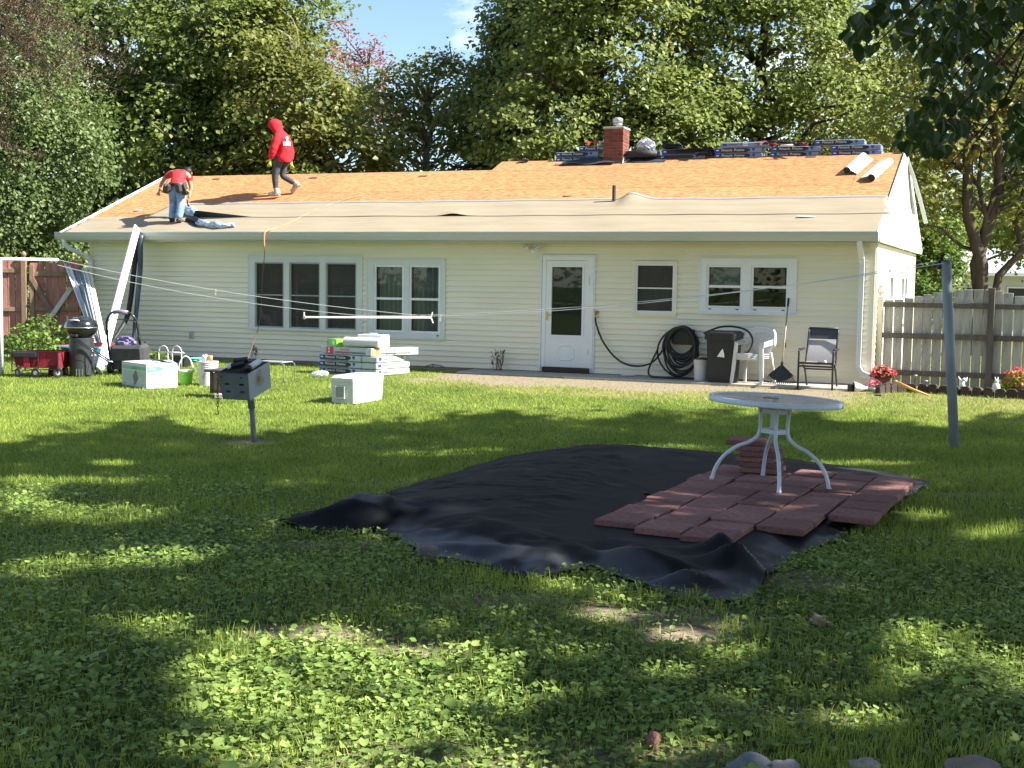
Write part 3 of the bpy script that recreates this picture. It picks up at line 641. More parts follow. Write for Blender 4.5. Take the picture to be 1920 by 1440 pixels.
# ---- brown dead spruce boughs reaching in at the top left
sp_m = mat('dead_needles', (.13, .09, .06), .9, .3, 5, spec=.1, rgb2=(.2, .14, .09), island=.3)
spr = thing('dead_spruce', 'brown half-dead spruce reaching into the top left corner', 'tree', (-8.6, 17.0, 0)); so = Vector((-8.6, 17, 0))
mb = MB(); branch_to(mb, (0, 0, -.1), (0, 0, 11), .24, .08, 3, 8, .008); tw = []
rr = random.Random(12)
for i, (px, py, Y) in enumerate([(150, 25, 16.2), (60, 60, 16.0), (120, 95, 16.6), (20, 120, 16.4), (95, -15, 15.8), (-40, 60, 15.6), (175, 60, 17.4), (-30, 170, 16.8), (40, 20, 17.5), (0, -40, 16.0), (10, 230, 17.4)]):
    e = atY(px, py, Y) - so; s = Vector((0, 0, e.z + rr.uniform(.3, .9))); p = branch_to(mb, s, e, .035, .006, 70 + i, 10, .02, sag=.3); tw += [q for q in p[3:]]
    for q in p[3:]:
        for _ in range(7):
            d = Vector((rr.gauss(0, .3), rr.gauss(0, .3), rr.gauss(-.16, .12))) + (e - s).normalized() * .18; mb.tube([q, q + d * .5 + Vector((0, 0, .02)), q + d], .004, 3, False); tw += [q + d * .5, q + d, q + d * .75]
mb.obj('trunk', bark_dk, spr)
mb = MB()
for q in tw:
    for _ in range(16):
        d = Vector((rr.gauss(0, 1), rr.gauss(0, 1), rr.gauss(-.35, .7))).normalized(); e = d.cross(Vector((rr.random(), rr.random(), 1))).normalized() * .0035; l = rr.uniform(.05, .11); o = q + Vector((rr.gauss(0, .04), rr.gauss(0, .04), rr.gauss(0, .03)))
        mb.add([o - e, o + e, o + d * l], [(0, 1, 2)])
mb.obj('needles', sp_m, spr)['kind'] = 'stuff'
# ================================================================== the house (local x to the right along the back wall, y into the house)
siding_m = mat('cream_vinyl', (.765, .725, .59), .55, .03, 2.2, bump=.06, bscale=60, stretch=(.3, 1, 1), dirt=.18, dirt_rgb=(.46, .42, .31), spec=.3)
trim_m = mat('white_trim', (.74, .75, .76), .45, .04, 3, spec=.4)
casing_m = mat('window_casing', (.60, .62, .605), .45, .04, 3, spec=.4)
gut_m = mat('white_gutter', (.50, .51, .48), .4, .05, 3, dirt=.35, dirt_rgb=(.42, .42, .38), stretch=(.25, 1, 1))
soffit_m = mat('soffit_cream', (.6, .58, .46), .6, .05, 3)  # plain cream for the eave underside
dark_m = mat('foundation_dark', (.035, .03, .026), .95, .3, 7, bump=.4)
screen_m = mat('insect_screen', (.075, .072, .066), .7, .15, 3, spec=.25, alpha=.45)
cur_m = mat('net_curtain', (.84, .80, .74), .9, .05, 4, trans=.45)
cur2_m = mat('grey_blind', (.42, .42, .39), .8, .06, 4)
brown_in = mat('room_wall', (.30, .245, .20), .8, .2, 3)
osb_m = mat('osb', (.29, .12, .046), .8, .3, 19, bump=.25, bscale=50, rgb2=(.43, .228, .105), stretch=(.45, 1.5, 1), island=.06, spec=.12)
felt_m = mat('roof_felt', (.285, .24, .165), .75, .07, 5, bump=.25, bscale=9, stretch=(.25, 1.4, 1), spec=.2, dirt=.4, dirt_rgb=(.20, .175, .13))
felt_e = mat('felt_edge', (.25, .25, .27), .7, .1, 5)
black_rub = mat('black_rubber', (.012, .012, .013), .5, .2, 6, spec=.4)
blackfelt = mat('black_underside', (.018, .018, .02), .55, .2, 8, bump=.5, bscale=20)
brick_m = mat('red_brick', (.19, .068, .048), .85, .22, 18, bump=.5, bscale=60, island=.22, spec=.15)
mortar_m = mat('mortar', (.27, .16, .12), .95, .15, 12)
conc_m = mat('concrete', (.36, .34, .30), .9, .16, 9, bump=.4, bscale=40, dirt=.35, dirt_rgb=(.2, .18, .14))
galv_m = mat('galvanised', (.45, .47, .48), .38, .12, 14, metal=.75)
brass_m = mat('brass', (.55, .38, .12), .3, .1, 5, metal=.9)
darkwood_m = mat('dark_wood', (.05, .035, .025), .8, .25, 9, stretch=(.2, 1, 1), bump=.3)

def glassmat(name, tint=(.75, .8, .8), rough=.015):
    m = bpy.data.materials.new(name); m.use_nodes = True; t = m.node_tree; n = t.nodes; n.clear(); ln = t.links.new
    o = n.new('ShaderNodeOutputMaterial'); ms = n.new('ShaderNodeMixShader'); tr = n.new('ShaderNodeBsdfTransparent'); gl = n.new('ShaderNodeBsdfGlossy'); fr = n.new('ShaderNodeFresnel')
    tr.inputs[0].default_value = (*tint, 1); gl.inputs['Roughness'].default_value = rough; fr.inputs[0].default_value = 1.42
    no = n.new('ShaderNodeTexNoise'); no.inputs['Scale'].default_value = 1.6; bp = n.new('ShaderNodeBump'); bp.inputs['Strength'].default_value = .015; ln(no.outputs['Fac'], bp.inputs['Height']); ln(bp.outputs[0], gl.inputs['Normal'])
    ln(fr.outputs[0], ms.inputs[0]); ln(tr.outputs[0], ms.inputs[1]); ln(gl.outputs[0], ms.inputs[2]); ln(ms.outputs[0], o.inputs['Surface']); return m
glass_m = glassmat('window_glass')

house = thing('house', 'long low cream-sided house with its roof stripped to bare boards', 'house', HC, -TH)
LX, RX, DEP = -15.6, 0.0, 7.17
WT = 2.405
OPEN = [(-11.75, -9.28, .725, 2.13), (-9.15, -7.57, .64, 2.085), (-5.67, -4.72, .0, 2.165), (-3.995, -3.255, 1.175, 2.07), (-2.83, -1.25, 1.235, 2.13)]
# wall core: strips between the openings
def wall_core(mb, x0, x1, z0, z1, openings, y0, y1):
    xs = sorted({x0, x1, *[o[0] for o in openings], *[o[1] for o in openings]})
    for a, b in zip(xs[:-1], xs[1:]):
        cuts = sorted([(o[2], o[3]) for o in openings if o[0] <= a + 1e-6 and o[1] >= b - 1e-6]); z = z0
        for c0, c1 in cuts:
            if c0 > z + .01: mb.box(((a + b) / 2, (y0 + y1) / 2, (z + c0) / 2), (b - a, y1 - y0, c0 - z))
            z = max(z, c1)
        if z < z1: mb.box(((a + b) / 2, (y0 + y1) / 2, (z + z1) / 2), (b - a, y1 - y0, z1 - z))
mb = MB(); inner = [(a + .03, b - .03, c + .03, d - .03) for a, b, c, d in OPEN]
wall_core(mb, LX, RX - .1, 0, WT + .05, inner, .004, .10); mb.obj('wall', brown_in, house)
mb = MB(); mb.box((LX + .05, DEP / 2, 1.25), (.1, DEP - .02, 2.4)); mb.box(((LX + RX) / 2, DEP - .05, 1.25), (15.38, .1, 2.4)); mb.box(((LX + RX) / 2, DEP / 2, 2.43), (15.4, DEP - .3, .02)); mb.box(((LX + RX) / 2, 3.4, 1.2), (15.3, .1, 2.38)); mb.box(((LX + RX) / 2, 1.75, .06), (15.3, 3.2, .06)); mb.obj('wall', brown_in, house)
mb = MB(); mb.box(((LX + RX) / 2, .03, .045), (15.5, .05, .19)); mb.obj('foundation', dark_m, house)
# lap siding, one board course after the other
CH = .0985; nrow = int((WT - .13) / CH) + 1
for i in range(nrow):
    z0 = .135 + i * CH; z1 = min(z0 + CH, WT); mb = MB()
    iv = [(LX + .07, RX - .08)]
    for a, b, c, d in OPEN:
        if z1 > c + .004 and z0 < d - .004:
            nv = []
            for p, q in iv:
                if a > p and b < q: nv += [(p, a), (b, q)]
                else: nv.append((p, q))
            iv = nv
    for a, b, c, d in OPEN:
        for e0, e1 in ((z0, min(z1, c - .019)), (max(z0, d + .019), z1)):
            if c < z1 and d > z0 and e1 - e0 > .006: f0_ = lambda z: -.028 + .023 * (z - z0) / (z1 - z0); MB().prism([(0.0, e0), (f0_(e0), e0), (f0_(e1), e1), (0.0, e1)], (a + .001, b - .001), 'x').obj('siding_board', siding_m, house)
    for p, q in iv:
        MB().prism([(0.0, z0 + .004), (-.027, z0), (-.029, z0 + .008), (-.005, z1), (0.0, z1)], (p, q), 'x').obj('siding_board', siding_m, house)
# right end wall
SO = [(2.02, 2.75, 1.0, 1.98), (4.1, 5.5, 1.0, 1.98)]
mb = MB(); 
for a, b, c, d in [(0, 2.02, 0, 2.42), (2.02, 2.75, 0, 1.0), (2.02, 2.75, 1.98, 2.42), (2.75, 4.1, 0, 2.42), (4.1, 5.5, 0, 1.0), (4.1, 5.5, 1.98, 2.42), (5.5, DEP, 0, 2.42)]:
    mb.box((-.053, (a + b) / 2 , (c + d) / 2), (.094, b - a - .002, d - c))
mb.obj('wall', brown_in, house)
for i in range(nrow):
    z0 = .135 + i * CH; z1 = min(z0 + CH, WT); mb = MB(); iv = [(.075, DEP - .07)]
    for a, b, c, d in SO:
        if z1 > c and z0 < d:
            nv = []
            for p, q in iv: nv += [(p, a), (b, q)] if a > p and b < q else [(p, q)]
            iv = nv
    for p, q in iv: MB().prism([(0.0, z0), (.019, z0), (.021, z0 + .008), (.005, z1), (0.0, z1)], (p, q), 'y').obj('siding_board', siding_m, house)
for a, b, c, d in SO:
    mb = MB()
    for y_, w_ in ((a + .05, .1), (b - .05, .1)): mb.box((.012, y_, (c + d) / 2), (.045, w_, d - c))
    mb.box((.012, (a + b) / 2, d - .05), (.045, b - a - .2, .1)); mb.box((.014, (a + b) / 2, c + .05), (.05, b - a - .2, .1))
    if b - a > 1: mb.box((.012, (a + b) / 2, (c + d) / 2), (.045, .12, d - c - .2))
    mb.box((.004, (a + b) / 2, (c + d) / 2 - .02), (.03, b - a - .2, .04))
    w = mb.obj('window', trim_m, house); MB().box((-.02, (a + b) / 2, (c + d) / 2), (.008, b - a - .18, d - c - .18)).obj('pane', glass_m, w)
# corner boards
mb = MB(); mb.box((-.04, -.012, 1.27), (.08, .028, 2.27)); mb.box((.012, .037, 1.27), (.028, .074, 2.27)); mb.obj('corner_board', siding_m, house)
mb = MB(); mb.box((LX + .035, -.012, 1.27), (.07, .028, 2.27)); mb.obj('corner_board', siding_m, house)
mb = MB(); mb.box((.012, DEP - .035, 1.27), (.028, .07, 2.27)); mb.obj('corner_board', siding_m, house)

# windows
def window(x0, x1, z0, z1, panes, casing, cw=.10, rail=True, screen=True, fm=trim_m, curtain=None, sash=.035):
    """panes: glass openings (x0, x1, z0, z1)"""
    mb = MB(); pr = -.034
    def slab(a, b, c, d, y0=pr, y1=.02):
        if b - a > .004 and d - c > .004: mb.box(((a + b) / 2, (y0 + y1) / 2, (c + d) / 2), (b - a, y1 - y0, d - c))
    wall_core(mb, x0, x1, z0, z1, [(p[0] - sash, p[1] + sash, p[2] - sash, p[3] + sash) for p in panes], pr, .02)
    fz = .018
    mb.box(((x0 + x1) / 2, -.03, z0 - fz / 2 - .001), (x1 - x0 + .04, .06, fz)); mb.box(((x0 + x1) / 2, -.024, z1 + fz / 2 + .001), (x1 - x0 + .03, .04, fz))
    mb.box((x0 - fz / 2 - .001, -.022, (z0 + z1) / 2), (fz, .036, z1 - z0)); mb.box((x1 + fz / 2 + .001, -.022, (z0 + z1) / 2), (fz, .036, z1 - z0))
    w = mb.obj('window', casing, house)
    for (a, b, c, d) in panes:
        s = MB(); y0, y1 = -.022, .024; t = sash
        for q in ((a - t + .002, a, c - t + .002, d + t - .002), (b, b + t - .002, c - t + .002, d + t - .002), (a, b, c - t + .002, c), (a, b, d, d + t - .002)): s.box(((q[0] + q[1]) / 2, (y0 + y1) / 2, (q[2] + q[3]) / 2), (q[1] - q[0], y1 - y0, q[3] - q[2]))
        zm = (c + d) / 2 - .0
        if rail: s.box(((a + b) / 2, .002, zm), (b - a, .03, .042 if rail == 1 else .022))
        s.obj('sash', fm, w)
        g = MB(); g.box(((a + b) / 2, .028, (c + d) / 2), (b - a + .02, .005, d - c + .02)); g.obj('pane', glass_m, w)
        if screen: MB().box(((a + b) / 2, .012 if rail != 1 else .014, (c + d) / 2), (b - a, .002, d - c)).obj('insect_screen', screen_m, w)
    return w
def curtain(w, a, b, z0, z1, y=.16, folds=9, m=None, amp=.028, seed=0):
    mb = MB(); r = random.Random(seed); ph = r.uniform(0, 6)
    mb.grid(lambda u, v: Vector((a + (b - a) * u, y + amp * math.sin(u * folds * 2 * PI + ph + .5 * math.sin(3 * v)), z0 + (z1 - z0) * v)), folds * 8, 4)
    mb.obj('curtain', m or cur_m, w, True)
sash_grey = mat('sash_grey', (.33, .35, .34), .5, .05, 3)
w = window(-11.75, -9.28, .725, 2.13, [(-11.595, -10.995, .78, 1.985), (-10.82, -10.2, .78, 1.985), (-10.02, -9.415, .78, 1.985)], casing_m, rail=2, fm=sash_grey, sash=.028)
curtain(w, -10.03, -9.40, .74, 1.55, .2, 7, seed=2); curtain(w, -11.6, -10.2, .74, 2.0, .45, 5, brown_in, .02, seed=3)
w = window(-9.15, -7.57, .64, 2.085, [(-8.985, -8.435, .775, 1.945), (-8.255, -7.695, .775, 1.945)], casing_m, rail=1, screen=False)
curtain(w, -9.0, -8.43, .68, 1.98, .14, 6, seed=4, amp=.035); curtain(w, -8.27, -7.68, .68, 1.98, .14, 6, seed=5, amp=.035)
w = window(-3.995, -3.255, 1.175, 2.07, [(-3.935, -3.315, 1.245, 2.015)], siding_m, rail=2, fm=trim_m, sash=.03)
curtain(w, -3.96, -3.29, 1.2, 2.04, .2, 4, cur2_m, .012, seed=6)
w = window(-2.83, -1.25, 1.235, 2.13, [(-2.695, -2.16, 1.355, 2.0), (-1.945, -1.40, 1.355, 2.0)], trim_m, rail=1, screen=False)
mb = MB(); mb.box((-2.43, .13, 1.85), (.54, .012, .36)); mb.obj('blind', cur2_m, w)
for x in (-2.66, -2.2, -1.9, -1.44): MB().box((x, -.036, 1.30), (.05, .012, .014)).obj('sash_latch', black_rub, w)
mb = MB().box((-7.70, -.038, .70), (.045, .006, .022)); mb.obj('maker_label', black_rub, house)

# storm door
dr = MB(); wall_core(dr, -5.67, -4.72, .135, 2.165, [(-5.60, -4.825, .13, 2.09)], -.035, .09)
dr.box((-5.69, -.022, 1.16), (.02, .04, 2.02)); dr.box((-4.70, -.022, 1.16), (.02, .04, 2.02)); dr.box((-5.195, -.022, 2.178), (1.01, .04, .02))
dr.obj('door_frame', trim_m, house)
door = MB(); X0, X1 = -5.597, -4.828; Y0, Y1 = -.03, .01
for q in ((X0, -5.49, .22, 2.085), (-4.925, X1, .22, 2.085), (-5.49, -4.925, 1.975, 2.085), (-5.49, -4.925, .22, .785)): door.box(((q[0] + q[1]) / 2, (Y0 + Y1) / 2, (q[2] + q[3]) / 2), (q[1] - q[0], Y1 - Y0, q[3] - q[2]))
D = door.obj('door', trim_m, house)
mb = MB()                                                          # raised mouldings round the glass and on the kick panel
for q in ((-5.525, -5.49, .75, 2.01), (-4.925, -4.89, .75, 2.01), (-5.49, -4.925, 1.975, 2.01), (-5.49, -4.925, .75, .785)): mb.box(((q[0] + q[1]) / 2, -.036, (q[2] + q[3]) / 2), (q[1] - q[0], .012, q[3] - q[2]))
mb.obj('moulding', trim_m, D)
oc = [(-5.38, .40), (-5.31, .33), (-5.11, .33), (-5.04, .40), (-5.04, .54), (-5.11, .61), (-5.31, .61), (-5.38, .54)]
cx0, cz0 = -5.21, .47; oc2 = [(cx0 + (x - cx0) * .84, cz0 + (z - cz0) * .8) for x, z in oc]
mb = MB(); n_ = 8
vs = [(x, -.0302, z) for x, z in oc] + [(cx0 + (x - cx0) * .93, -.040, cz0 + (z - cz0) * .91) for x, z in oc] + [(x, -.0305, z) for x, z in oc2]
mb.add(vs, [(i, (i + 1) % 8, 8 + (i + 1) % 8, 8 + i) for i in range(8)] + [(8 + i, 8 + (i + 1) % 8, 16 + (i + 1) % 8, 16 + i) for i in range(8)]); mb.obj('kick_panel', trim_m, D)
MB().box((-5.2075, -.008, 1.38), (.565, .006, 1.19)).obj('pane', glass_m, D)
mb = MB(); mb.box((-5.2075, -.004, 1.20), (.565, .002, .83)); mb.obj('insect_screen', screen_m, D)
mb = MB().cbox((-5.565, -.04, 1.12), (.03, .018, .16), .006); mb.bar((-5.56, -.05, 1.13), (-5.47, -.06, 1.13), .016, .016); mb.obj('handle', brass_m, D)
mb = MB(); mb.box((-5.21, .06, 1.1), (.76, .03, 1.9)); mb.obj('inner_door', mat('inner_door', (.2, .2, .19), .6, .05, 3), house)
MB().box((-4.795, -.038, 1.75), (.012, .01, .16)).box((-4.795, -.038, .5), (.012, .01, .1)).obj('hinge', galv_m, D)
mb = MB(); mb.box((-5.195, -.05, .178), (.86, .13, .08)); mb.obj('threshold', darkwood_m, house)

# floodlight, outlet, tap, hanger
mb = MB(); mb.lathe([(.055, 0), (.055, .02), (.03, .03)], 16); me_ = mb.mesh('floodlight', trim_m, True)
fl = link('floodlight', me_, house, (-5.84, -.02, 2.27), (PI / 2, 0, 0))
for dx, rz_, ry in ((.085, .5, .5), (-.10, -.9, -.2)):
    mb = MB(); mb.tube([(0, 0, .03), (dx * .5, .02, .06)], .012, 6); mb.M = Matrix.Translation((dx, .03, .08)) @ Matrix.Rotation(ry, 4, 'Y') @ Matrix.Rotation(-.5 + rz_ * .2, 4, 'X'); mb.lathe([(.022, -.04), (.03, -.03), (.034, 0), (.052, .05), (.056, .07), (.05, .07), (.03, .045), (0, .04)], 16)
    h = mb.obj('lamp_head', trim_m, fl, True); mb = MB(); mb.M = Matrix.Translation((dx, .03, .08)) @ Matrix.Rotation(ry, 4, 'Y') @ Matrix.Rotation(-.5 + rz_ * .2, 4, 'X'); mb.ball((0, 0, .05), .03, 10, 6); mb.obj('bulb', mat('lamp_glass', (.7, .7, .66), .15, .02, 2), fl, True)
mb = MB(); mb.cbox((-13.10, -.035, .56), (.085, .04, .15), .008); o = mb.obj('outlet_box', gut_m, house); MB().box((-13.10, -.058, .56), (.05, .008, .10)).obj('lid', mat('grey_plastic', (.33, .34, .33), .5), o)
mb = MB(); mb.tube([(-4.66, .0, 1.165), (-4.66, -.07, 1.165)], .014, 8); mb.tube([(-4.66, -.06, 1.17), (-4.66, -.085, 1.11)], .016, 8); mb.tube([(-4.66, -.06, 1.17), (-4.66, -.06, 1.215)], .008, 6); mb.lathe([(0, 1.21), (.03, 1.212), (.032, 1.222), (0, 1.226)], 10, (-4.66, -.06, 0)); mb.box((-4.66, -.016, 1.165), (.09, .012, .11)); mb.obj('garden_tap', brass_m, house, True)
mb = MB(); mb.prism([(-3.27, .70), (-2.90, .70), (-2.88, .84), (-2.95, .94), (-3.08, .985), (-3.20, .96), (-3.29, .86)], (-.16, -.02), 'y'); mb.box((-3.085, -.10, .80), (.30, .13, .22)); mb.box((-3.08, -.16, .90), (.42, .02, .10)); mb.obj('hose_hanger', black_rub, house)
mb = MB(); mb.box((-4.615, -.018, .78), (.10, .02, .05)); mb.obj('vent_cover', trim_m, house)

# roof boards (oriented strand board), one sheet after the other
RID_R, RID_L, STEP = 3.585, 3.05, -7.98
def rz(y): return EAVE_Z + SLOPE * (y - EAVE_Q)
rows = [EAVE_Q, .71, 1.84, 2.97]
TH_ = .014
def sheet(x0, x1, y0, y1, yr, back=False, mname='roof_sheet'):
    g = .005; mb = MB()
    if not back: A, B_ = (y0 + g, rz(y0 + g)), (y1 - g, rz(y1 - g))
    else: A, B_ = (y0 + g, rz(2 * yr - y0 - g)), (y1 - g, rz(2 * yr - y1 + g))
    vs = [(x, y, z + dz) for dz in (-TH_, 0) for x, (y, z) in ((x0 + g, A), (x1 - g, A), (x1 - g, B_), (x0 + g, B_))]
    mb.add(vs, [(3, 2, 1, 0), (4, 5, 6, 7), (0, 1, 5, 4), (1, 2, 6, 5), (2, 3, 7, 6), (3, 0, 4, 7)])
    o = mb.obj(mname, osb_m, house); return o
def roof_section(x0, x1, yr):
    ys = [q for q in rows if q < yr - .1] + [yr]
    for j, (a, b) in enumerate(zip(ys[:-1], ys[1:])):
        x = x0 - (1.22 if j % 2 else 0)
        while x < x1 - .01:
            p, q = max(x, x0), min(x + 2.44, x1)
            if q - p > .05: sheet(p, q, a, b, yr)
            x += 2.44
    yb = 2 * yr - EAVE_Q; ys = [yr, yr + 1.13, yr + 2.26, yb]
    for a, b in zip(ys[:-1], ys[1:]):
        x = x0
        while x < x1 - .01:
            sheet(x, min(x + 4.88, x1), a, b, yr, True); x += 4.88
roof_section(STEP, .085, RID_R); roof_section(-16.0, STEP, RID_L)
# the little gable where the higher ridge steps down
mb = MB(); mb.prism([(RID_L - .02, rz(RID_L) - .03), (RID_R, rz(RID_R) - .02), (RID_R + .5, rz(RID_R - .5) - .02), (RID_R + .5, rz(RID_L - .9) - .03)], (STEP + .02, STEP + .05), 'x'); mb.obj('step_gable', osb_m, house)
# dark plates laid on the boards for the shade in the sawn vent slots
slot_m = mat('slot_shade', (.09, .045, .016), .9, .2, 20)
for px, py in ((405, 336), (587, 334), (793, 330.5), (1048, 309.5), (1282, 301), (1520, 294.5)):
    p = HL(atroof(px, py)); mb = MB(); s = math.atan(SLOPE); mb.box((p.x, p.y, rz(p.y) + .001), (.19, .10, .008), (s, 0, 0)); mb.obj('vent_slot_shade', slot_m, house)

# roofing felt rolled out over the lower boards
pY = [HL(atroof(x, y)).y for x, y in ((330, 384), (700, 380), (1000, 376.5), (1400, 374), (1655, 371))]
FT = sum(pY) / 5; FS = sum(HL(atroof(x, y)).y for x, y in ((500, 409), (1000, 408), (1500, 405))) / 3
print('felt', pY, FT, FS)
vp = HL(atroof(1151, 380))
def feltz(x, y, h=.006):
    h += .014
    z = rz(y) + h + .006 * math.sin(x * 1.3 + 2 * y) * .5 + .004 * math.sin(x * 4.1 + y * 3) + .004 * math.sin(y * 22)
    return z
def bump(x, y):
    # the felt is pushed up into a fold beside the vent pipe
    dx = x - (vp.x + .27); dy = y - (FT - .02); w = .13 if dx < 0 else .30
    return .115 * math.exp(-(dx / w) ** 2 - (dy / .30) ** 2)
def felt(name, x0, x1, y0, y1, h, edge=None, extra=None, nx_=150, ny_=10):
    mb = MB(); mb.grid(lambda u, v: (lambda x, y: Vector((x, y, feltz(x, y, h) + (extra(x, y) if extra else 0))))(x0(v) + (x1(v) - x0(v)) * u, y0 + (y1 - y0) * v), nx_, ny_)
    o = mb.obj(name, felt_m, house, True); md = o.modifiers.new('thickness', 'SOLIDIFY'); md.thickness = .004; md.offset = -1; return o
felt('roofing_felt', lambda v: -15.97 + 0.0 * v, lambda v: .10 + .07 * v + .02 * math.sin(9 * v), EAVE_Q - .02, FS + .08, .006)
def lap(x, y):
    t = 1 - (y - FS) / (FT - FS); e = .003 * max(0, t - .8) * 5
    e += (.045 * math.exp(-((x + 7.6) / .22) ** 2) + .004 * math.exp(-((x + 9.6) / .6) ** 2) + .003 * math.exp(-((x + 3.2) / .9) ** 2)) * max(0, t - .5) * 2
    return e + bump(x, y)
felt('roofing_felt', lambda v: -14.55 + .15 * v, lambda v: .02 + .16 * (1 - v) + .02 * math.sin(7 * v), FS, FT, .010, extra=lap, nx_=190, ny_=14)
mb = MB(); mb.grid(lambda u, v: (lambda x, y: Vector((x, y, feltz(x, y, .0125) + bump(x, y) + .004)))(-14.3 + 14.32 * u, FT - .055 + .06 * v), 190, 2); mb.obj('felt_edge_strip', felt_e, house, True)
mb = MB(); sc_ = HL(atroof(260, 395)); mb.box((sc_.x, sc_.y, rz(sc_.y) + .012), (.16, .09, .004), (math.atan(SLOPE), 0, .4)); mb.obj('felt_scrap', felt_e, house)

# gutter, fascia, soffit, rake boards
mb = MB(); gp = [(-.43, 2.425), (-.50, 2.425), (-.515, 2.45), (-.545, 2.50), (-.55, 2.545), (-.565, 2.548), (-.565, 2.532), (-.556, 2.53), (-.552, 2.5), (-.525, 2.44), (-.50, 2.415), (-.42, 2.415), (-.42, 2.545), (-.43, 2.545)]
mb.prism([(-.425, 2.418), (-.505, 2.418), (-.52, 2.44), (-.552, 2.50), (-.558, 2.555), (-.545, 2.557), (-.535, 2.51), (-.505, 2.45), (-.495, 2.44), (-.44, 2.44), (-.44, 2.535), (-.425, 2.535)], (-16.03, .085), 'x')
mb.box((-16.03, -.49, 2.485), (.006, .12, .13)); mb.box((.086, -.49, 2.485), (.006, .12, .13)); mb.obj('gutter', gut_m, house)
mb = MB(); mb.box((-7.97, -.40, 2.455), (16.06, .02, .13)); mb.obj('fascia', gut_m, house)
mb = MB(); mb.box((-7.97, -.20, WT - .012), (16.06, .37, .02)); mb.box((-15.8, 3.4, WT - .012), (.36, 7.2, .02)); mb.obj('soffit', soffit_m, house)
def rake(x, yr, w=.035, h=.13, m=trim_m, back=True, up=.02):
    mb = MB(); a = (x, EAVE_Q - .02, rz(EAVE_Q - .02) - h / 2 + up); b = (x, yr, rz(yr) - h / 2 + up); n = (0, -SLOPE, 1)
    mb.bar(a, b, w, h, n)
    if back: mb.bar(b, (x, 2 * yr - EAVE_Q + .02, rz(EAVE_Q - .02) - h / 2 + up), w, h, (0, SLOPE, 1))
    return mb.obj('rake_board', m, house)
rake(-16.02, RID_L)
mb = MB(); mb.box((-7.97, -.555, 2.562), (16.1, .03, .012)); mb.obj('gutter_lip', trim_m, house)
mb = MB(); mb.bar((-16.0, EAVE_Q, rz(EAVE_Q) + .012), (-16.0, RID_L, rz(RID_L) + .012), .12, .006, (0, -SLOPE, 1)); mb.obj('drip_edge', trim_m, house)
# right gable in white sheet metal, standing a little proud of the wall below
gab_m = mat('white_gable', (.84, .84, .82), .5, .02, 3)
mb = MB(); mb.prism([(-.40, WT + .02), (DEP + .42, WT + .02), (2 * RID_R - EAVE_Q, rz(EAVE_Q) - .01), (RID_R, rz(RID_R) - .01), (EAVE_Q, rz(EAVE_Q) - .01)], (.03, .088), 'x'); mb.obj('gable', gab_m, house)
mb = MB(); mb.box((.10, DEP / 2, WT + .045), (.022, DEP + .8, .06)); mb.box((.096, DEP / 2, WT + .10), (.012, DEP + .7, .012)); mb.obj('gable_moulding', gab_m, house)
mb = MB(); mb.prism([(.1, 2.40), (DEP - .1, 2.40), (RID_R, 3.88)], (LX + .0, LX + .08), 'x'); mb.obj('gable', siding_m, house)
mb = MB(); a = (.10, EAVE_Q + 2.0, rz(EAVE_Q + 2.0) + .01); mb.bar((.075, EAVE_Q, rz(EAVE_Q) - .03), (.085, RID_R, rz(RID_R) - .01), .05, .10, (0, -SLOPE, 1)); mb.box((.06, RID_R - .02, rz(RID_R) + .05), (.10, .12, .16)); mb.obj('rake_board', gab_m, house)
mb = MB(); mb.bar((.09, RID_R, rz(RID_R) - .07), (.09, 2 * RID_R - EAVE_Q, rz(EAVE_Q) - .07), .05, .10, (0, SLOPE, 1)); mb.obj('rake_board', gab_m, house)

# downspouts
def spout(pts, w=.075, h=.055):
    mb = MB()
    P = smooth_path(pts, 4)
    for a, b in zip(P[:-1], P[1:]): mb.bar(a, b + (b - a) * .12, w, h, (0, 1, 0.02))
    return mb
mb = MB(); up = (1, 0, 0)
path = [(-.20, -.47, 2.43), (-.20, -.45, 2.36), (-.20, -.12, 2.16), (-.20, -.06, 2.08), (-.205, -.06, .52), (-.20, -.07, .42), (-.14, -.10, .335), (.10, -.20, .24), (.22, -.25, .20)]
for a, b in zip(path[:-1], path[1:]):
    a, b = Vector(a), Vector(b); mb.bar(a, b + (b - a).normalized() * .012, .062, .078, (0, 1, .001) if abs((b - a).x) > .03 else (1, 0, 0))
mb.box((-.205, -.03, 1.9), (.10, .012, .03)); mb.box((-.205, -.03, .8), (.10, .012, .03)); mb.obj('downspout', trim_m, house)
mb = MB(); path = [(-15.86, -.48, 2.43), (-15.86, -.46, 2.33), (-15.80, -.38, 2.24), (-15.58, -.14, 2.10), (-15.53, -.07, 1.98), (-15.53, -.06, .45), (-15.52, -.16, .25), (-15.52, -.4, .18)]
for a, b in zip(path[:-1], path[1:]):
    a, b = Vector(a), Vector(b); mb.bar(a, b + (b - a).normalized() * .02, .06, .078, (1, 0, 0))
mb.obj('downspout', trim_m, house)

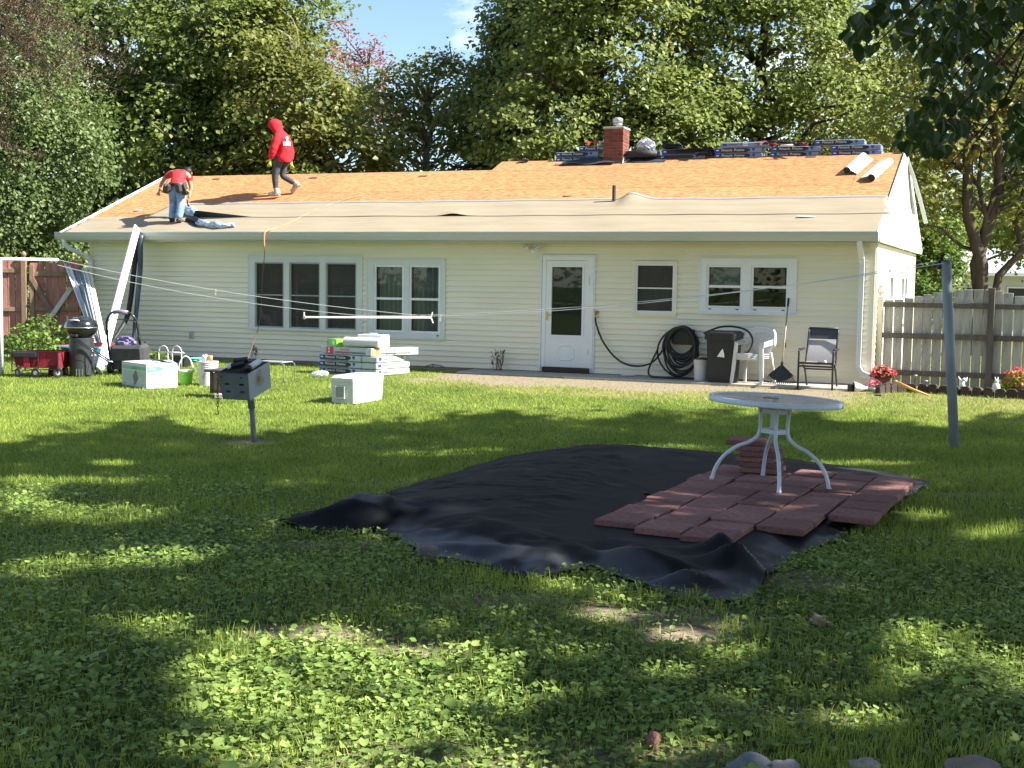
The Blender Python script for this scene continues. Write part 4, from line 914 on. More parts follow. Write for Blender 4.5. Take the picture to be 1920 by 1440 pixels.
# chimney of single bricks
cb = HL(atroof(1149, 306)); cxm, cym = cb.x, cb.y + .21; base = rz(cym - .21) - .06; ctop = 4.60
ztop = base + .76
chim = MB(); chim.box((cxm, cym, (base - .1 + ztop) / 2), (.395, .395, ztop - base + .1)); ch = chim.obj('chimney', mortar_m, house)
bl = {}
def brick(dx, dy):
    k = (round(dx, 3), round(dy, 3))
    if k not in bl: bl[k] = MB().cbox((0, 0, 0), (dx, dy, .058), .004).mesh('brick', brick_m)
    return bl[k]
z = base; i = 0; S_ = .41
while z + .058 < ztop + .001:
    sw = i % 2
    for sd in (-1, 1):
        for k in (-1, 1):
            dx, dy, x, y = (.2, .098, k * .1035, sd * (S_ / 2 - .049)) if not sw else (.098, .2, sd * (S_ / 2 - .049), k * .1035)
            link('brick', brick(dx, dy), ch, (cxm + x, cym + y, z + .029 + rnd.uniform(-.001, .001)), (0, 0, rnd.gauss(0, .008)))
        dx, dy, x, y = (.098, .195, sd * (S_ / 2 - .049), 0) if not sw else (.195, .098, 0, sd * (S_ / 2 - .049))
        link('brick', brick(dx, dy), ch, (cxm + x + sd * 0.001 * (not sw), cym + y + sd * .001 * sw, z + .029))
    z += .0675; i += 1
mb = MB(); mb.cbox((cxm, cym, z + .012), (.44, .44, .045), .008); mb.obj('chimney_crown', conc_m, ch)
mb = MB(); mb.lathe([(.085, 0), (.085, .05), (.10, .052), (.10, .075), (.082, .078), (.082, .095), (.105, .097), (.105, .15), (.10, .175), (.06, .20), (0, .205)], 20, (cxm + .02, cym, z + .035)); mb.obj('flue_cap', galv_m, ch, True)
mb = MB(); mb.box((cxm - .01, cym - .225, rz(cym - .22) + .02), (.43, .02, .09)); mb.obj('flashing', mat('rusty_flashing', (.16, .09, .06), .7, .3, 15), ch)
mb = MB(); mb.add([(cxm + .215, cym - .27, rz(cym - .27) + .01), (cxm + .23, cym + .25, rz(cym + .25) + .0), (cxm + .235, cym + .24, rz(cym + .24) + .17), (cxm + .215, cym - .2, rz(cym - .2) + .10), (cxm + .33, cym - .15, rz(cym - .15) + .04), (cxm + .34, cym + .15, rz(cym + .15) + .05)], [(0, 1, 2, 3), (0, 4, 5, 1)]); mb.obj('flashing', mat('bent_flashing', (.55, .55, .5), .5, .2, 8, metal=.3), ch)
# vent pipe
mb = MB(); vz = rz(vp.y); mb.tube([(vp.x, vp.y, vz - .1), (vp.x, vp.y, vz + .31)], .034, 14, False); mb.tube([(vp.x, vp.y, vz + .31), (vp.x, vp.y, vz + .05)], .028, 14, False); mb.obj('vent_pipe', mat('pipe_dark', (.06, .045, .04), .55, .2, 9), house, True)

# concrete strip along the wall
mb = MB(); mb.cbox((-3.35, -.43, .075), (7.2, .80, .10), .012); o = mb.obj('walkway', conc_m, None, loc=HC, rot=(0, 0, -TH)); tag(o, kind='structure')
mb = MB(); mb.cbox((-3.0, -.86, .10), (3.9, .04, .05), .006); o = mb.obj('edging_board', mat('grey_board', (.45, .40, .32), .8, .2, 7, stretch=(.2, 1, 1)), None, loc=HC, rot=(0, 0, -TH)); tag(o, 'narrow weathered board along the edge of the concrete strip', 'board')
# ================================================================== black fabric, pavers and table in the near yard
fab_m = mat('landscape_fabric', (.0035, .004, .0065), .62, .3, 3.0, bump=.08, bscale=260, spec=.13)
n = fab_m.node_tree.nodes; ln = fab_m.node_tree.links.new; b = n['Principled BSDF']; ga = n.new('ShaderNodeAttribute'); ga.attribute_name = 'gloss'   # coated underside at the right flap; front edge and left spot get painted sheen
for sock, v0, v1 in (('Roughness', .62, .40), ('Specular IOR Level', .12, .38)):
    mr = n.new('ShaderNodeMapRange'); mr.inputs['To Min'].default_value = v0; mr.inputs['To Max'].default_value = v1; ln(ga.outputs['Fac'], mr.inputs['Value']); ln(mr.outputs[0], b.inputs[sock])
mx = n.new('ShaderNodeMixRGB'); ln(ga.outputs['Fac'], mx.inputs[0]); ln(b.inputs['Base Color'].links[0].from_socket, mx.inputs[1]); mx.inputs[2].default_value = (.016, .0175, .021, 1); ln(mx.outputs[0], b.inputs['Base Color'])
tc0 = np.array([1.05, 9.75])
def resample(P, n):
    Q = np.vstack([P, P[:1]]); d = np.r_[0, np.cumsum(np.hypot(*np.diff(Q, axis=0).T))]; s = np.linspace(0, d[-1], n, endpoint=False)
    return np.stack([np.interp(s, d, Q[:, 0]), np.interp(s, d, Q[:, 1])], 1)
def lump(x, y, px, py, amp, s1, s2, ang):
    p = at(px, py); dx = x - p.x; dy = y - p.y; c, s = math.cos(ang), math.sin(ang)
    return amp * 1.25 * np.exp(-np.abs((dx * c + dy * s) / s1) ** 1.6 - np.abs((-dx * s + dy * c) / s2) ** 1.6)
def tarpz(x, y, t=None):
    x = np.asarray(x, float); y = np.asarray(y, float)
    if t is None: t = np.full(x.shape, .5)
    edge = np.clip((1 - t) / .22, 0, 1); z = gzv(x, y) + .012 + .075 * edge * edge * (3 - 2 * edge)
    a = (x - .56) * .903 + (y - 8.48) * -.43; b = (x - .56) * .43 + (y - 8.48) * .903           # patio directions
    off = np.clip((-a - .05) / .5, 0, 1)                                                    # soil heap left of the pavers
    z = z + off * (.075 * np.exp(-((a + 1.1) / .75) ** 2) * np.clip((1 - t) / .35, 0, 1) * (.6 + .8 * fbm(x * 1.1, y * 1.1, 4)))
    wr = np.abs(fbm(x * 1.5 + .6 * y, y * 2.2 - .5 * x, 15) - .5) * 2
    z = z + off * .018 * (1 - np.clip(wr * 4, 0, 1)) * np.clip((1 - t) / .1, 0, 1) * .8
    cre = np.abs(fbm(x * 2.6 - 1.4 * y, y * 1.3 + .9 * x, 51, 3) - .5) * 2; cr2 = np.abs(fbm(x * 3.4 + 2.2 * y, y * 3.0 - x, 57, 3) - .5) * 2
    z = z + (.007 * (1 - np.clip(cre * 9, 0, 1)) + .004 * (1 - np.clip(cr2 * 8, 0, 1))) * np.clip((1 - t) / .04, .3, 1) * np.clip(off + np.clip((-b - .2) / .1, 0, 1) + np.clip((a - 1.7) / .1, 0, 1), 0, 1)
    fr = np.clip((-b - .28) / .2, 0, 1)
    wr2 = np.abs(fbm(x * 2.2 + y, y * 2.6, 33, 3) - .5) * 2
    z = z + fr * .026 * (1 - np.clip(wr2 * 3, 0, 1)) * np.clip((1 - t) / .05, .15, 1)
    z = z + lump(x, y, 1385, 1092, .14, .19, .13, -.5) + lump(x, y, 1350, 1062, .10, .10, .16, .2) + lump(x, y, 1180, 1072, .075, .40, .07, -.75) + lump(x, y, 1300, 1110, .08, .2, .06, -.4)
    z = z + lump(x, y, 670, 985, .085, .16, .12, .3) + lump(x, y, 600, 990, .06, .35, .10, -.1) + lump(x, y, 730, 985, .05, .10, .08, .3) + lump(x, y, 900, 1045, .03, .4, .06, -.5)
    ro = np.clip((a - 1.55 - .0 * b) / .12, 0, 1); z = z + ro * .02 * np.sin(b * 6.3) ** 2
    return z
N_, M_ = 420, 84
RIM = resample(TARP, N_)
jit = 1 + .012 * (vnoise(np.arange(N_) * .21, np.zeros(N_), 3) - .5)[:, None] * 4 * .5
RIM = tc0 + (RIM - tc0) * jit
ts = 1 - (1 - np.linspace(0.01, 1, M_)) ** 1.35
X = tc0[0] + (RIM[:, 0] - tc0[0])[None] * ts[:, None]; Y = tc0[1] + (RIM[:, 1] - tc0[1])[None] * ts[:, None]; T = np.repeat(ts[:, None], N_, 1)
Z = tarpz(X, Y, T)
V = np.stack([X, Y, Z], -1).reshape(-1, 3); I = np.arange(N_ * M_).reshape(M_, N_); J = np.roll(I, -1, 1)
Fq = np.stack([I[:-1], J[:-1], J[1:], I[1:]], -1).reshape(-1, 4)[:, ::-1]
XX, YY = X.ravel(), Y.ravel(); TT = T.ravel(); va = (XX - .56) * .903 + (YY - 8.48) * -.43; vb = (XX - .56) * .43 + (YY - 8.48) * .903
fk = np.clip((fbm(XX * 2.6 + 3, YY * 2.6, 77) - .40) / .12, 0, 1)
gl = np.clip((TT - .80) / .04, 0, 1) * np.clip((va - 1.05 + .25 * np.clip(vb, -1, 1)) / .12, 0, 1) + np.clip((TT - .84 - .06 * fbm(XX * 2, YY * 2, 9)) / .03, 0, 1) * np.clip((-.40 - vb) / .1, 0, 1) * np.clip((va + 1.3) / .1, 0, 1) + np.clip((.20 - np.hypot(XX - at(690, 982).x, YY - at(690, 982).y)) / .06, 0, 1)
o = link('landscape_fabric', fast_mesh('landscape_fabric', V, Fq, fab_m, None, True))
a_ = o.data.attributes.new('gloss', 'FLOAT', 'POINT'); a_.data.foreach_set('value', (np.clip(gl, 0, 1) * (.15 + .85 * fk)).astype(np.float32))
tag(o, 'crumpled black landscape fabric spread over a low heap of soil on the lawn', 'ground sheet')

pav_m = mat('red_paver', (.205, .102, .090), .88, .14, 30, bump=.35, bscale=160, island=.26, spec=.15, dirt=.3, dirt_rgb=(.15, .10, .09), rgb2=(.27, .145, .13))
PA = Vector((.903, -.43, 0)).normalized(); PB = Vector((.43, .903, 0)).normalized(); PW = .333
P0 = Vector((.56, 8.48, 0)); PYAW = math.atan2(PA.y, PA.x)
patio = thing('paver_patio', 'unfinished patio of square red concrete pavers laid on the black fabric', 'patio', P0, 0)
pm = MB().cbox((0, 0, 0), (PW - .017, PW - .017, .05), .007).mesh('paver', pav_m); rr = random.Random(5)
PTOP = 0.125
for i, (b0, b1) in enumerate([(0.0, 2.95), (-.15, 3.0), (-.24, 3.05), (.37, 3.05), (1.02, 3.0)]):
    b = b0
    while b + PW * .6 < b1:
        tilt = (rr.gauss(0, .010), rr.gauss(0, .010), PYAW + rr.gauss(0, .010))
        c = PA * (i * PW + PW / 2 + rr.gauss(0, .003)) + PB * (b + PW / 2); link('paver', pm, patio, c + Vector((0, 0, PTOP - .025 + rr.uniform(-.010, .007))), tilt); b += PW + rr.uniform(0, .004)
ords = ['lowest', 'second from the bottom', 'third from the bottom', 'fourth from the bottom', 'fifth from the bottom', 'topmost']
sb = P0 + PA * .40 + PB * 2.78
dxy = [(0.03, .0), (.01, .01), (-.01, .02), (.01, .01), (-.02, .02), (-.12, .03)]
for k in range(6):
    p = sb + PA * dxy[k][0] + PB * dxy[k][1]; o = link('paver', pm, None, (p.x, p.y, PTOP + .026 + k * .0445), (0, 0, PYAW + [0, .03, -.04, .05, -.02, .10][k])); o.scale = (1, 1, .87)
    tag(o, 'red concrete paver behind the white table, %s of the stack of six' % ords[k], 'paver', 'spare pavers stacked on the patio')

# patio table
wp = mat('white_table_paint', (.60, .66, .72), .38, .05, 8, spec=.5, dirt=.12, dirt_rgb=(.35, .36, .37))
tglass = mat('pebbled_glass', (.22, .24, .225), .13, .1, 40, bump=.35, bscale=120, spec=.6)
tab = thing('patio_table', 'round white metal garden table with a clouded glass top, standing on the pavers', 'table', (2.06, 10.09, PTOP + .004), 0, rot=(0.0, math.radians(2.2), 0))
TZ = .69; R_ = .525
mb = MB(); mb.lathe([(R_ - .035, TZ - .004), (R_ - .035, TZ - .022), (R_ - .02, TZ - .04), (R_ - .002, TZ - .042), (R_, TZ - .034), (R_, TZ - .004), (R_ - .006, TZ), (R_ - .03, TZ), (R_ - .035, TZ - .004)], 72, cap=False); mb.obj('rim', wp, tab, True)
mb = MB(); mb.lathe([(.02, TZ - .014), (R_ - .03, TZ - .014), (R_ - .03, TZ - .007), (.02, TZ - .007), (.02, TZ - .014)], 72, cap=False); mb.obj('glass_top', tglass, tab)
mb = MB(); mb.lathe([(.024, TZ - .02), (.026, TZ + .004), (.018, TZ + .006), (.018, TZ - .02)], 16, cap=False); mb.obj('umbrella_collar', mat('grey_plastic', (.33, .34, .33), .5), tab)
for k, a in enumerate([-93, -21, 86, 165]):
    a = math.radians(a); d = Vector((math.cos(a), math.sin(a), 0)); mb = MB()
    pts = smooth_path([(d * r_) + Vector((0, 0, z)) for r_, z in [(.155, TZ - .03), (.125, .625), (.113, .58), (.108, .50), (.108, .43), (.125, .375), (.185, .325), (.28, .28), (.375, .20), (.435, .10), (.46, 0)]], 6)
    mb.tube(pts, .0155, 10); mb.lathe([(.0185, 0), (.0185, .02), (.0165, .022)], 10, d * .46 + Vector((0, 0, .001))); mb.obj('leg', wp, tab, True)
for z in (.585, .425):
    mb = MB(); P = [Vector((math.cos(math.radians(a)), math.sin(math.radians(a)), 0)) * .108 + Vector((0, 0, z)) for a in (-93, -21, 86, 165)]
    for i in range(4): mb.bar(P[i], P[(i + 1) % 4], .006, .034)
    mb.obj('brace', wp, tab)
mb = MB(); 
for i in range(4):
    a = math.radians([-93, -21, 86, 165][i]); mb.bar((0, 0, TZ - .026), Vector((math.cos(a), math.sin(a), 0)) * (R_ - .04) + Vector((0, 0, TZ - .026)), .02, .012)
mb.obj('top_support', wp, tab)
mb = MB(); mb.bar((-.10, -.12, TZ + .002), (-.02, -.14, TZ + .002), .035, .006); o = mb.obj('table_reflection', black_rub, None, loc=(2.06, 10.09, PTOP + .012)); tag(o, 'small flat dark plate standing for a reflection in the glass of the table', 'reflection')  # dark plate added for a reflection in the glass

# stones
def stone(px, py, s, h, m, label, seed, name='rock', sink=.25, yaw=0):
    r = random.Random(seed); mb = MB(); mb.ball((0, 0, 0), 1, 16, 10); ph = [r.uniform(0, 6) for _ in range(9)]
    for i, q in enumerate(mb.v):
        q = Vector(q); k = 1 + .16 * math.sin(3 * q.x + ph[0]) * math.cos(2.6 * q.y + ph[1]) + .10 * math.sin(5 * q.z + 4 * q.x + ph[2]) + .07 * math.sin(9 * q.y + ph[3]); q = q * k
        mb.v[i] = (q.x * s[0], q.y * s[1], q.z * h)
    p = at(px, py); o = mb.obj(name, m, None, True, (p.x, p.y + s[1] * .5, p.z + h * (1 - 2 * sink)), (0, 0, yaw)); return tag(o, label, 'stone')
rock_m = mat('grey_rock', (.30, .28, .27), .9, .25, 9, bump=.6, bscale=22); rock_p = mat('pink_rock', (.24, .19, .165), .9, .25, 9, bump=.6, bscale=22); rbk = mat('broken_brick', (.22, .10, .08), .9, .3, 12, bump=.6, bscale=30)
stone(1412, 1458, (.085, .06), .045, mat('bluish_rock', (.16, .175, .19), .9, .25, 9, bump=.6, bscale=22), 'bluish grey stone at the bottom edge, left of the tan one', 1)
stone(1470, 1462, (.06, .05), .04, rock_m, 'small dark grey stone touching the bluish one at the bottom edge', 2)
stone(1828, 1462, (.09, .065), .045, rock_p, 'broad tan stone at the bottom right edge', 3)
stone(1625, 1452, (.06, .05), .03, rock_m, 'low dark stone between the two big stones at the bottom edge', 4)
stone(1536, 1172, (.043, .03), .032, rock_p, 'pale stone in the grass below the front corner of the fabric', 5)
stone(1226, 1402, (.028, .03), .036, rbk, 'reddish broken brick piece among the ivy leaves', 6)
stone(1239, 863, (.035, .03), .035, rock_p, 'pale stone holding down the far edge of the fabric', 7)
stone(1078, 842, (.05, .035), .03, rbk, 'brown clod on the far edge of the fabric', 8)
stone(826, 1000, (.06, .04), .035, rock_m, 'grey broken stone in the hole of the fabric, leftmost piece', 9); stone(862, 1002, (.05, .04), .03, rock_p, 'pale broken stone lying in the hole of the fabric', 10)
p = at(800, 1052); mb = MB().cbox((0, 0, .04), (.125, .09, .085), .01); tag(mb.obj('concrete_block', mat('dirty_concrete', (.15, .135, .12), .95, .3, 14, bump=.5), None, loc=(p.x, p.y + .04, p.z), rot=(.05, .03, .12)), 'small grey concrete block at the front edge of the fabric', 'block')
p = at(984, 1092); mb = MB(); mb.tube([(0, 0, -.05), (.008, 0, .045), (0, 0, .06), (-.018, .0, .055), (-.02, 0, .04)], .004, 6); tag(mb.obj('garden_staple', black_rub, None, loc=p), 'bent black garden staple at the lowest point of the fabric edge', 'peg')

# ================================================================== things on the sunlit lawn
white_p = mat('white_plastic', (.60, .60, .585), .4, .05, 4, spec=.45, dirt=.12, dirt_rgb=(.5, .47, .4))
white_c = mat('white_card', (.52, .53, .52), .6, .04, 5)
blackp = mat('black_plastic', (.018, .018, .019), .42, .2, 6, spec=.5)
blackm = mat('black_enamel', (.012, .012, .014), .18, .2, 5, spec=.6, coat=.5)
steel = mat('steel', (.55, .56, .57), .3, .1, 9, metal=.9)
grey_pl = mat('grey_plastic', (.33, .34, .33), .5)
blue_ink = mat('blue_ink', (.03, .055, .30), .5, .05, 3); black_ink = mat('black_ink', (.02, .02, .024), .5, .05, 3); red_ink = mat('red_ink', (.62, .04, .06), .5, .05, 3); orange_ink = mat('orange_ink', (.80, .30, .05), .5, .05, 3)
green_ink = mat('green_ink', (.10, .42, .27), .6, .05, 3); white_ink = mat('white_ink', (.8, .8, .8), .5, .02, 3); lime = mat('lime_plastic', (.22, .58, .06), .4, .05, 4); grey_ink = mat('grey_ink', (.16, .17, .16), .6, .15, 20)
def gz_at(p): return gz(p.x, p.y)

# --- park grill on a post
gr_m = mat('grill_grey', (.16, .175, .175), .55, .14, 7, dirt=.2, dirt_rgb=(.10, .10, .095), spec=.35)
gr_lt = mat('grill_sunlit_side', (.24, .26, .265), .5, .12, 5, dirt=.0)  # paler copy of the grill grey for the sunlit side, unused
rust = mat('rust', (.26, .13, .05), .85, .3, 14)
p = at(477, 826); G0 = Vector((p.x, p.y, 0))
grill = thing('park_grill', 'grey steel park grill box tilted on a post, with a hanging chain', 'grill', G0)
yaw = math.radians(-21); tilt = math.radians(15)
top = Vector((-.045, 0, .50)); mb = MB(); mb.tube([(.0, 0, -.05), (-.03, 0, .36)], .028, 14); mb.tube([(-.028, 0, .34), top], .036, 14); mb.obj('post', mat('post_paint', (.17, .18, .19), .5, .15, 8, dirt=.2), grill, True)
GM = Matrix.Translation(top + Vector((-.03, .0, .0))) @ Matrix.Rotation(yaw, 4, 'Z') @ Matrix.Rotation(tilt, 4, 'X')
W2, D2, Hh, tk = .185, .21, .285, .006
fb = MB(); fb.M = GM
# front plate with four air slots, built from strips round the holes
def plate(mb, x0, x1, z0, z1, holes, y, t, taper):
    xs = sorted({x0, x1, *[h[0] for h in holes], *[h[1] for h in holes]})
    f = lambda x, z: x * (1 - taper * (1 - (z - z0) / (z1 - z0)))
    for a, b in zip(xs[:-1], xs[1:]):
        cuts = sorted((h[2], h[3]) for h in holes if h[0] <= a + 1e-6 and h[1] >= b - 1e-6); z = z0; segs = []
        for c0, c1 in cuts: segs.append((z, c0)); z = c1
        segs.append((z, z1))
        for c, d in segs:
            if d - c < .002: continue
            vs = [(f(x, zz), y + dy, zz) for dy in (0, t) for x, zz in ((a, c), (b, c), (b, d), (a, d))]
            mb.add(vs, [(0, 1, 2, 3), (7, 6, 5, 4), (0, 4, 5, 1), (1, 5, 6, 2), (2, 6, 7, 3), (3, 7, 4, 0)])
plate(fb, -W2, W2, 0, Hh, [(-.115, -.06, .155, .178), (.065, .12, .155, .178), (-.115, -.06, .075, .098), (.065, .12, .075, .098)], -D2, tk, .12)
plate(fb, -W2, W2, 0, Hh, [], D2, tk, .12)
for sx in (-1,): fb.add([(sx * W2 * .88, -D2, 0), (sx * W2 * .88, D2, 0), (sx * W2, D2, Hh), (sx * W2, -D2, Hh), (sx * W2 * .88 + .005, -D2, 0), (sx * W2 * .88 + .005, D2, 0), (sx * W2 + .005, D2, Hh), (sx * W2 + .005, -D2, Hh)], [(3, 2, 1, 0), (4, 5, 6, 7), (0, 1, 5, 4), (1, 2, 6, 5), (2, 3, 7, 6), (3, 0, 4, 7)])
fb.box((0, 0, .003), (W2 * 1.75, D2 * 2, .006)); fb.obj('firebox', gr_m, grill)
sd = MB(); sd.M = GM; sx = 1; sd.add([(W2 * .88 - .004, -D2, 0), (W2 * .88 - .004, D2, 0), (W2 - .004, D2, Hh), (W2 - .004, -D2, Hh), (W2 * .88 + .004, -D2, 0), (W2 * .88 + .004, D2, 0), (W2 + .004, D2, Hh), (W2 + .004, -D2, Hh)], [(3, 2, 1, 0), (4, 5, 6, 7), (0, 1, 5, 4), (1, 2, 6, 5), (2, 3, 7, 6), (3, 0, 4, 7)])
rs = bpy.data.materials.new('sunlit_rusty_side'); rs.use_nodes = True; t = rs.node_tree; n = t.nodes; ln = t.links.new; b = n['Principled BSDF']; b.inputs['Roughness'].default_value = .5
tc = n.new('ShaderNodeTexCoord'); no = n.new('ShaderNodeTexNoise'); no.inputs['Scale'].default_value = 14; no.inputs['Detail'].default_value = 6; ln(tc.outputs['Object'], no.inputs[0])
gc = GM @ Vector((W2, -.02, .17)); dm = n.new('ShaderNodeVectorMath'); dm.operation = 'DISTANCE'; dm.inputs[1].default_value = gc; ln(tc.outputs['Object'], dm.inputs[0])
ma = n.new('ShaderNodeMath'); ma.operation = 'MULTIPLY_ADD'; ma.inputs[1].default_value = .16; ln(no.outputs['Fac'], ma.inputs[0]); ln(dm.outputs['Value'], ma.inputs[2])
cr_ = n.new('ShaderNodeValToRGB'); e = cr_.color_ramp.elements; e[0].position = .10; e[0].color = (.25, .12, .05, 1); e[1].position = .19; e[1].color = (.36, .39, .40, 1); ln(ma.outputs[0], cr_.inputs[0]); ln(cr_.outputs[0], b.inputs['Base Color'])  # plate paler than the firebox for the sun on it; brown spot is rust
sd.obj('side_plate', rs, grill)
mb = MB(); mb.M = GM
for i in range(13): x = -W2 + .02 + i * (2 * W2 - .04) / 12; mb.tube([(x, -D2 - .005, Hh - .004), (x, D2, Hh - .004)], .0045, 5)
mb.tube([(-W2, -D2 * .5, Hh - .01), (W2, -D2 * .5, Hh - .01)], .005, 5); mb.tube([(-W2, D2 * .6, Hh - .01), (W2, D2 * .6, Hh - .01)], .005, 5); mb.obj('grate', mat('grate_black', (.03, .03, .035), .45, .2, 9, metal=.5), grill)
mb = MB(); mb.M = GM
for x, z in ((-.14, .245), (.10, .245)): mb.tube([(x, -D2 - .006, z), (x, -D2 + .004, z)], .008, 8)
mb.obj('bolt', blackp, grill)
ca = GM @ Vector((-W2 - .005, -D2 + .02, Hh - .10)); lk = MB(); ring = [(.010 * math.cos(a), 0, .018 * math.sin(a)) for a in np.linspace(0, 2 * PI, 13)]; lk.tube(ring, .0038, 5, False); lm_ = lk.mesh('chain_link', mat('chain_iron', (.07, .06, .05), .6, .3, 20, metal=.4), True)
for k in range(12): link('chain_link', lm_, grill, (ca.x - .012 + .002 * math.sin(k), ca.y - .01, ca.z + .02 - k * .0265), (0, 0, (k % 2) * PI / 2 + .4))
mb = MB(); mb.tube([(ca.x - .012, ca.y - .01, ca.z - .30), (ca.x - .005, ca.y, ca.z - .335), (ca.x - .025, ca.y - .01, ca.z - .345), (ca.x - .04, ca.y - .01, ca.z - .335)], .005, 6); mb.obj('hook', blackp, grill)
# tubes lying on the grate
def caulk(name, label, lp, ang, m1, m2, l=.20, r_=.028, pitch=0):
    c = G0 + GM @ Vector(lp); th = thing(name, label, 'tube', c); Rm = GM.to_3x3().to_4x4() @ Matrix.Rotation(ang, 4, 'Z')
    mb = MB(); mb.M = Rm; mb.tube([(0, -l / 2, r_), (0, l / 2, r_)], r_, 16); mb.obj('barrel', m1, th, True); mb = MB(); mb.M = Rm; mb.tube([(0, -l / 2 - .028, r_), (0, -l / 2 + .012, r_)], r_ * 1.06, 16); mb.obj('cap', m2, th, True)
caulk('caulk_tube', 'white caulk tube with black end at the right edge of the park grill', (.135, 0, Hh + .002), .05, white_p, blackp, .22, .032)
caulk('glue_bottle', 'black and white bottle lying in the middle of the park grill grate', (-.06, -.02, Hh + .002), -.9, black_ink, white_ink, .15, .026)
caulk('glue_bottle', 'black bottle at the far left of the park grill grate', (-.09, .13, Hh + .002), -1.1, black_ink, black_ink, .12, .03)

# --- cooler
p = at(677, 757); q = Vector((p.x, p.y, 0)); yaw = math.radians(-22)
cool = thing('cooler', 'white plastic cooler chest with a moulded handle, alone on the sunny lawn', 'cooler', (q.x - .10, q.y + .40, gz(q.x, q.y)), yaw)
def roundbox(mb, w, d, z0, z1, rad, tp=1.0, n=6):
    lay = []
    for z, s in ((z0, 1.0), (z1, tp)):
        ring = []
        for cx, cy, a0 in ((1, 1, 0), (-1, 1, 90), (-1, -1, 180), (1, -1, 270)):
            for k in range(n + 1): a = math.radians(a0 + 90 * k / n); ring.append((((w / 2 - rad) * cx + rad * math.cos(a)) * s, ((d / 2 - rad) * cy + rad * math.sin(a)) * s, z))
        lay.append(ring)
    m_ = len(lay[0]); mb.add(lay[0] + lay[1], [tuple(range(m_))[::-1], tuple(range(m_, 2 * m_))] + [(i, (i + 1) % m_, m_ + (i + 1) % m_, m_ + i) for i in range(m_)]); return mb
mb = MB(); roundbox(mb, .38, .82, 0, .285, .05, 1.05); autosmooth(mb.obj('body', white_p, cool))
mb = MB(); roundbox(mb, .41, .86, .292, .345, .06, 1.0); roundbox(mb, .41, .86, .345, .378, .06, .86); autosmooth(mb.obj('lid', white_p, cool))
mb = MB(); roundbox(mb, .405, .85, .283, .2935, .05, 1.0); mb.obj('gasket', mat('cream_seal', (.55, .5, .36), .6), cool)
mb = MB(); mb.box((-.03, -.422, .15), (.16, .02, .19)); mb.obj('handle_recess_shade', mat('recess_shade', (.33, .32, .28), .6), cool); mb = MB(); mb.box((-.10, -.44, .16), (.02, .02, .16)); mb.box((.04, -.44, .16), (.02, .02, .16)); mb.box((-.03, -.445, .075), (.16, .022, .022)); mb.box((-.03, -.437, .235), (.12, .012, .014)); mb.obj('handle', white_p, cool)  # grey panel stands for the shade inside the moulded recess
mb = MB(); mb.box((-.02, -.2, .381), (.14, .03, .006)); mb.obj('lid_recess', mat('cream_seal', (.55, .5, .36), .6), cool)

# --- shingle bundles on the ground
txt_pin = text_mesh('Pinnacle', .066, .0006, .25, white_ink); txt_pri = text_mesh('Pristine', .066, .0006, .25, white_ink)
txt_pin_d = text_mesh('Pinnacle', .05, .0006, .25, black_ink); txt_pri_d = text_mesh('Pristine', .05, .0006, .25, black_ink)
def wrapmat(name, rgb): return mat(name, rgb, .32, .05, 6, bump=.15, bscale=9, spec=.5)
wrap_m = wrapmat('bundle_wrap', (.46, .50, .51)); wrap_b = wrapmat('bundle_wrap_blue', (.20, .25, .36))
BL, BW, BH = .92, .33, .108
bun_body = MB().cbox((0, 0, BH / 2), (BL, BW, BH - .006), .014)
bun_me = bun_body.mesh('wrapper', wrap_m); bun_me2 = bun_body.mesh('wrapper', wrap_b)
def shield(mb, x, z, s, y):
    mb.prism([(x - s, z + s), (x + s, z + s), (x + s, z - .1 * s), (x, z - s * 1.2), (x - s, z - .1 * s)], (y, y - .001), 'y')
bd = MB(); y = -BW / 2 - .0005; bd.mi(0).box((-.08, y, .056), (.54, .0014, .08)); bd.mi(1).box((-.40, y, .056), (.10, .0014, .08)); bd.mi(1); shield(bd, .30, .065, .028, y); bd.mi(0).box((.21, y, .060), (.05, .0014, .05)); bd.mi(2).box((-.40, y - .001, .062), (.05, .0014, .02))
band_dark = bd.mesh('printed_band', [black_ink, blue_ink, white_ink])
bd = MB(); y = -BW / 2 - .0005; bd.mi(1).box((-.38, y, .062), (.085, .0014, .055)); bd.mi(2).box((.02, y, .06), (.10, .0012, .05)); shield(bd, .32, .062, .024, y); bd.mi(0).box((.23, y, .062), (.05, .0014, .045)); bd.mi(2).box((.23, y - .001, .062), (.03, .0014, .025))
band_light = bd.mesh('printed_band', [black_ink, blue_ink, white_ink])
def bundle(label, loc, rz_, dark=True, group=None, texts=True, rot=None, name='shingle_bundle', both=False, wrap=None):
    th = thing(name, label, 'shingle bundle', loc, rz_, group, rot); link('wrapper', wrap or bun_me, th)
    for s in ((0, PI) if both else (0,)):
        link('printed_band', band_dark if dark else band_light, th, None, (0, 0, s))
        if texts:
            for me_, x in (((txt_pin if dark else txt_pin_d), -.22), ((txt_pri if dark else txt_pri_d), .02 if dark else .0)):
                c = Vector((x if s == 0 else -x, (-BW / 2 - .0022) * (1 if s == 0 else -1), .062)); link('lettering', me_, th, c, (PI / 2, 0, s))
    return th
c0 = at(708, 706); A_ = Vector((-.85, .53, 0)).normalized(); B_ = Vector((.53, .85, 0)).normalized(); ya = math.atan2(-A_.y, -A_.x); yb = math.atan2(B_.y, B_.x)
c0 = c0 - B_ * .02
levels = ['bottom', 'middle', 'top']; gb = 'shingle bundles stacked on the lawn'
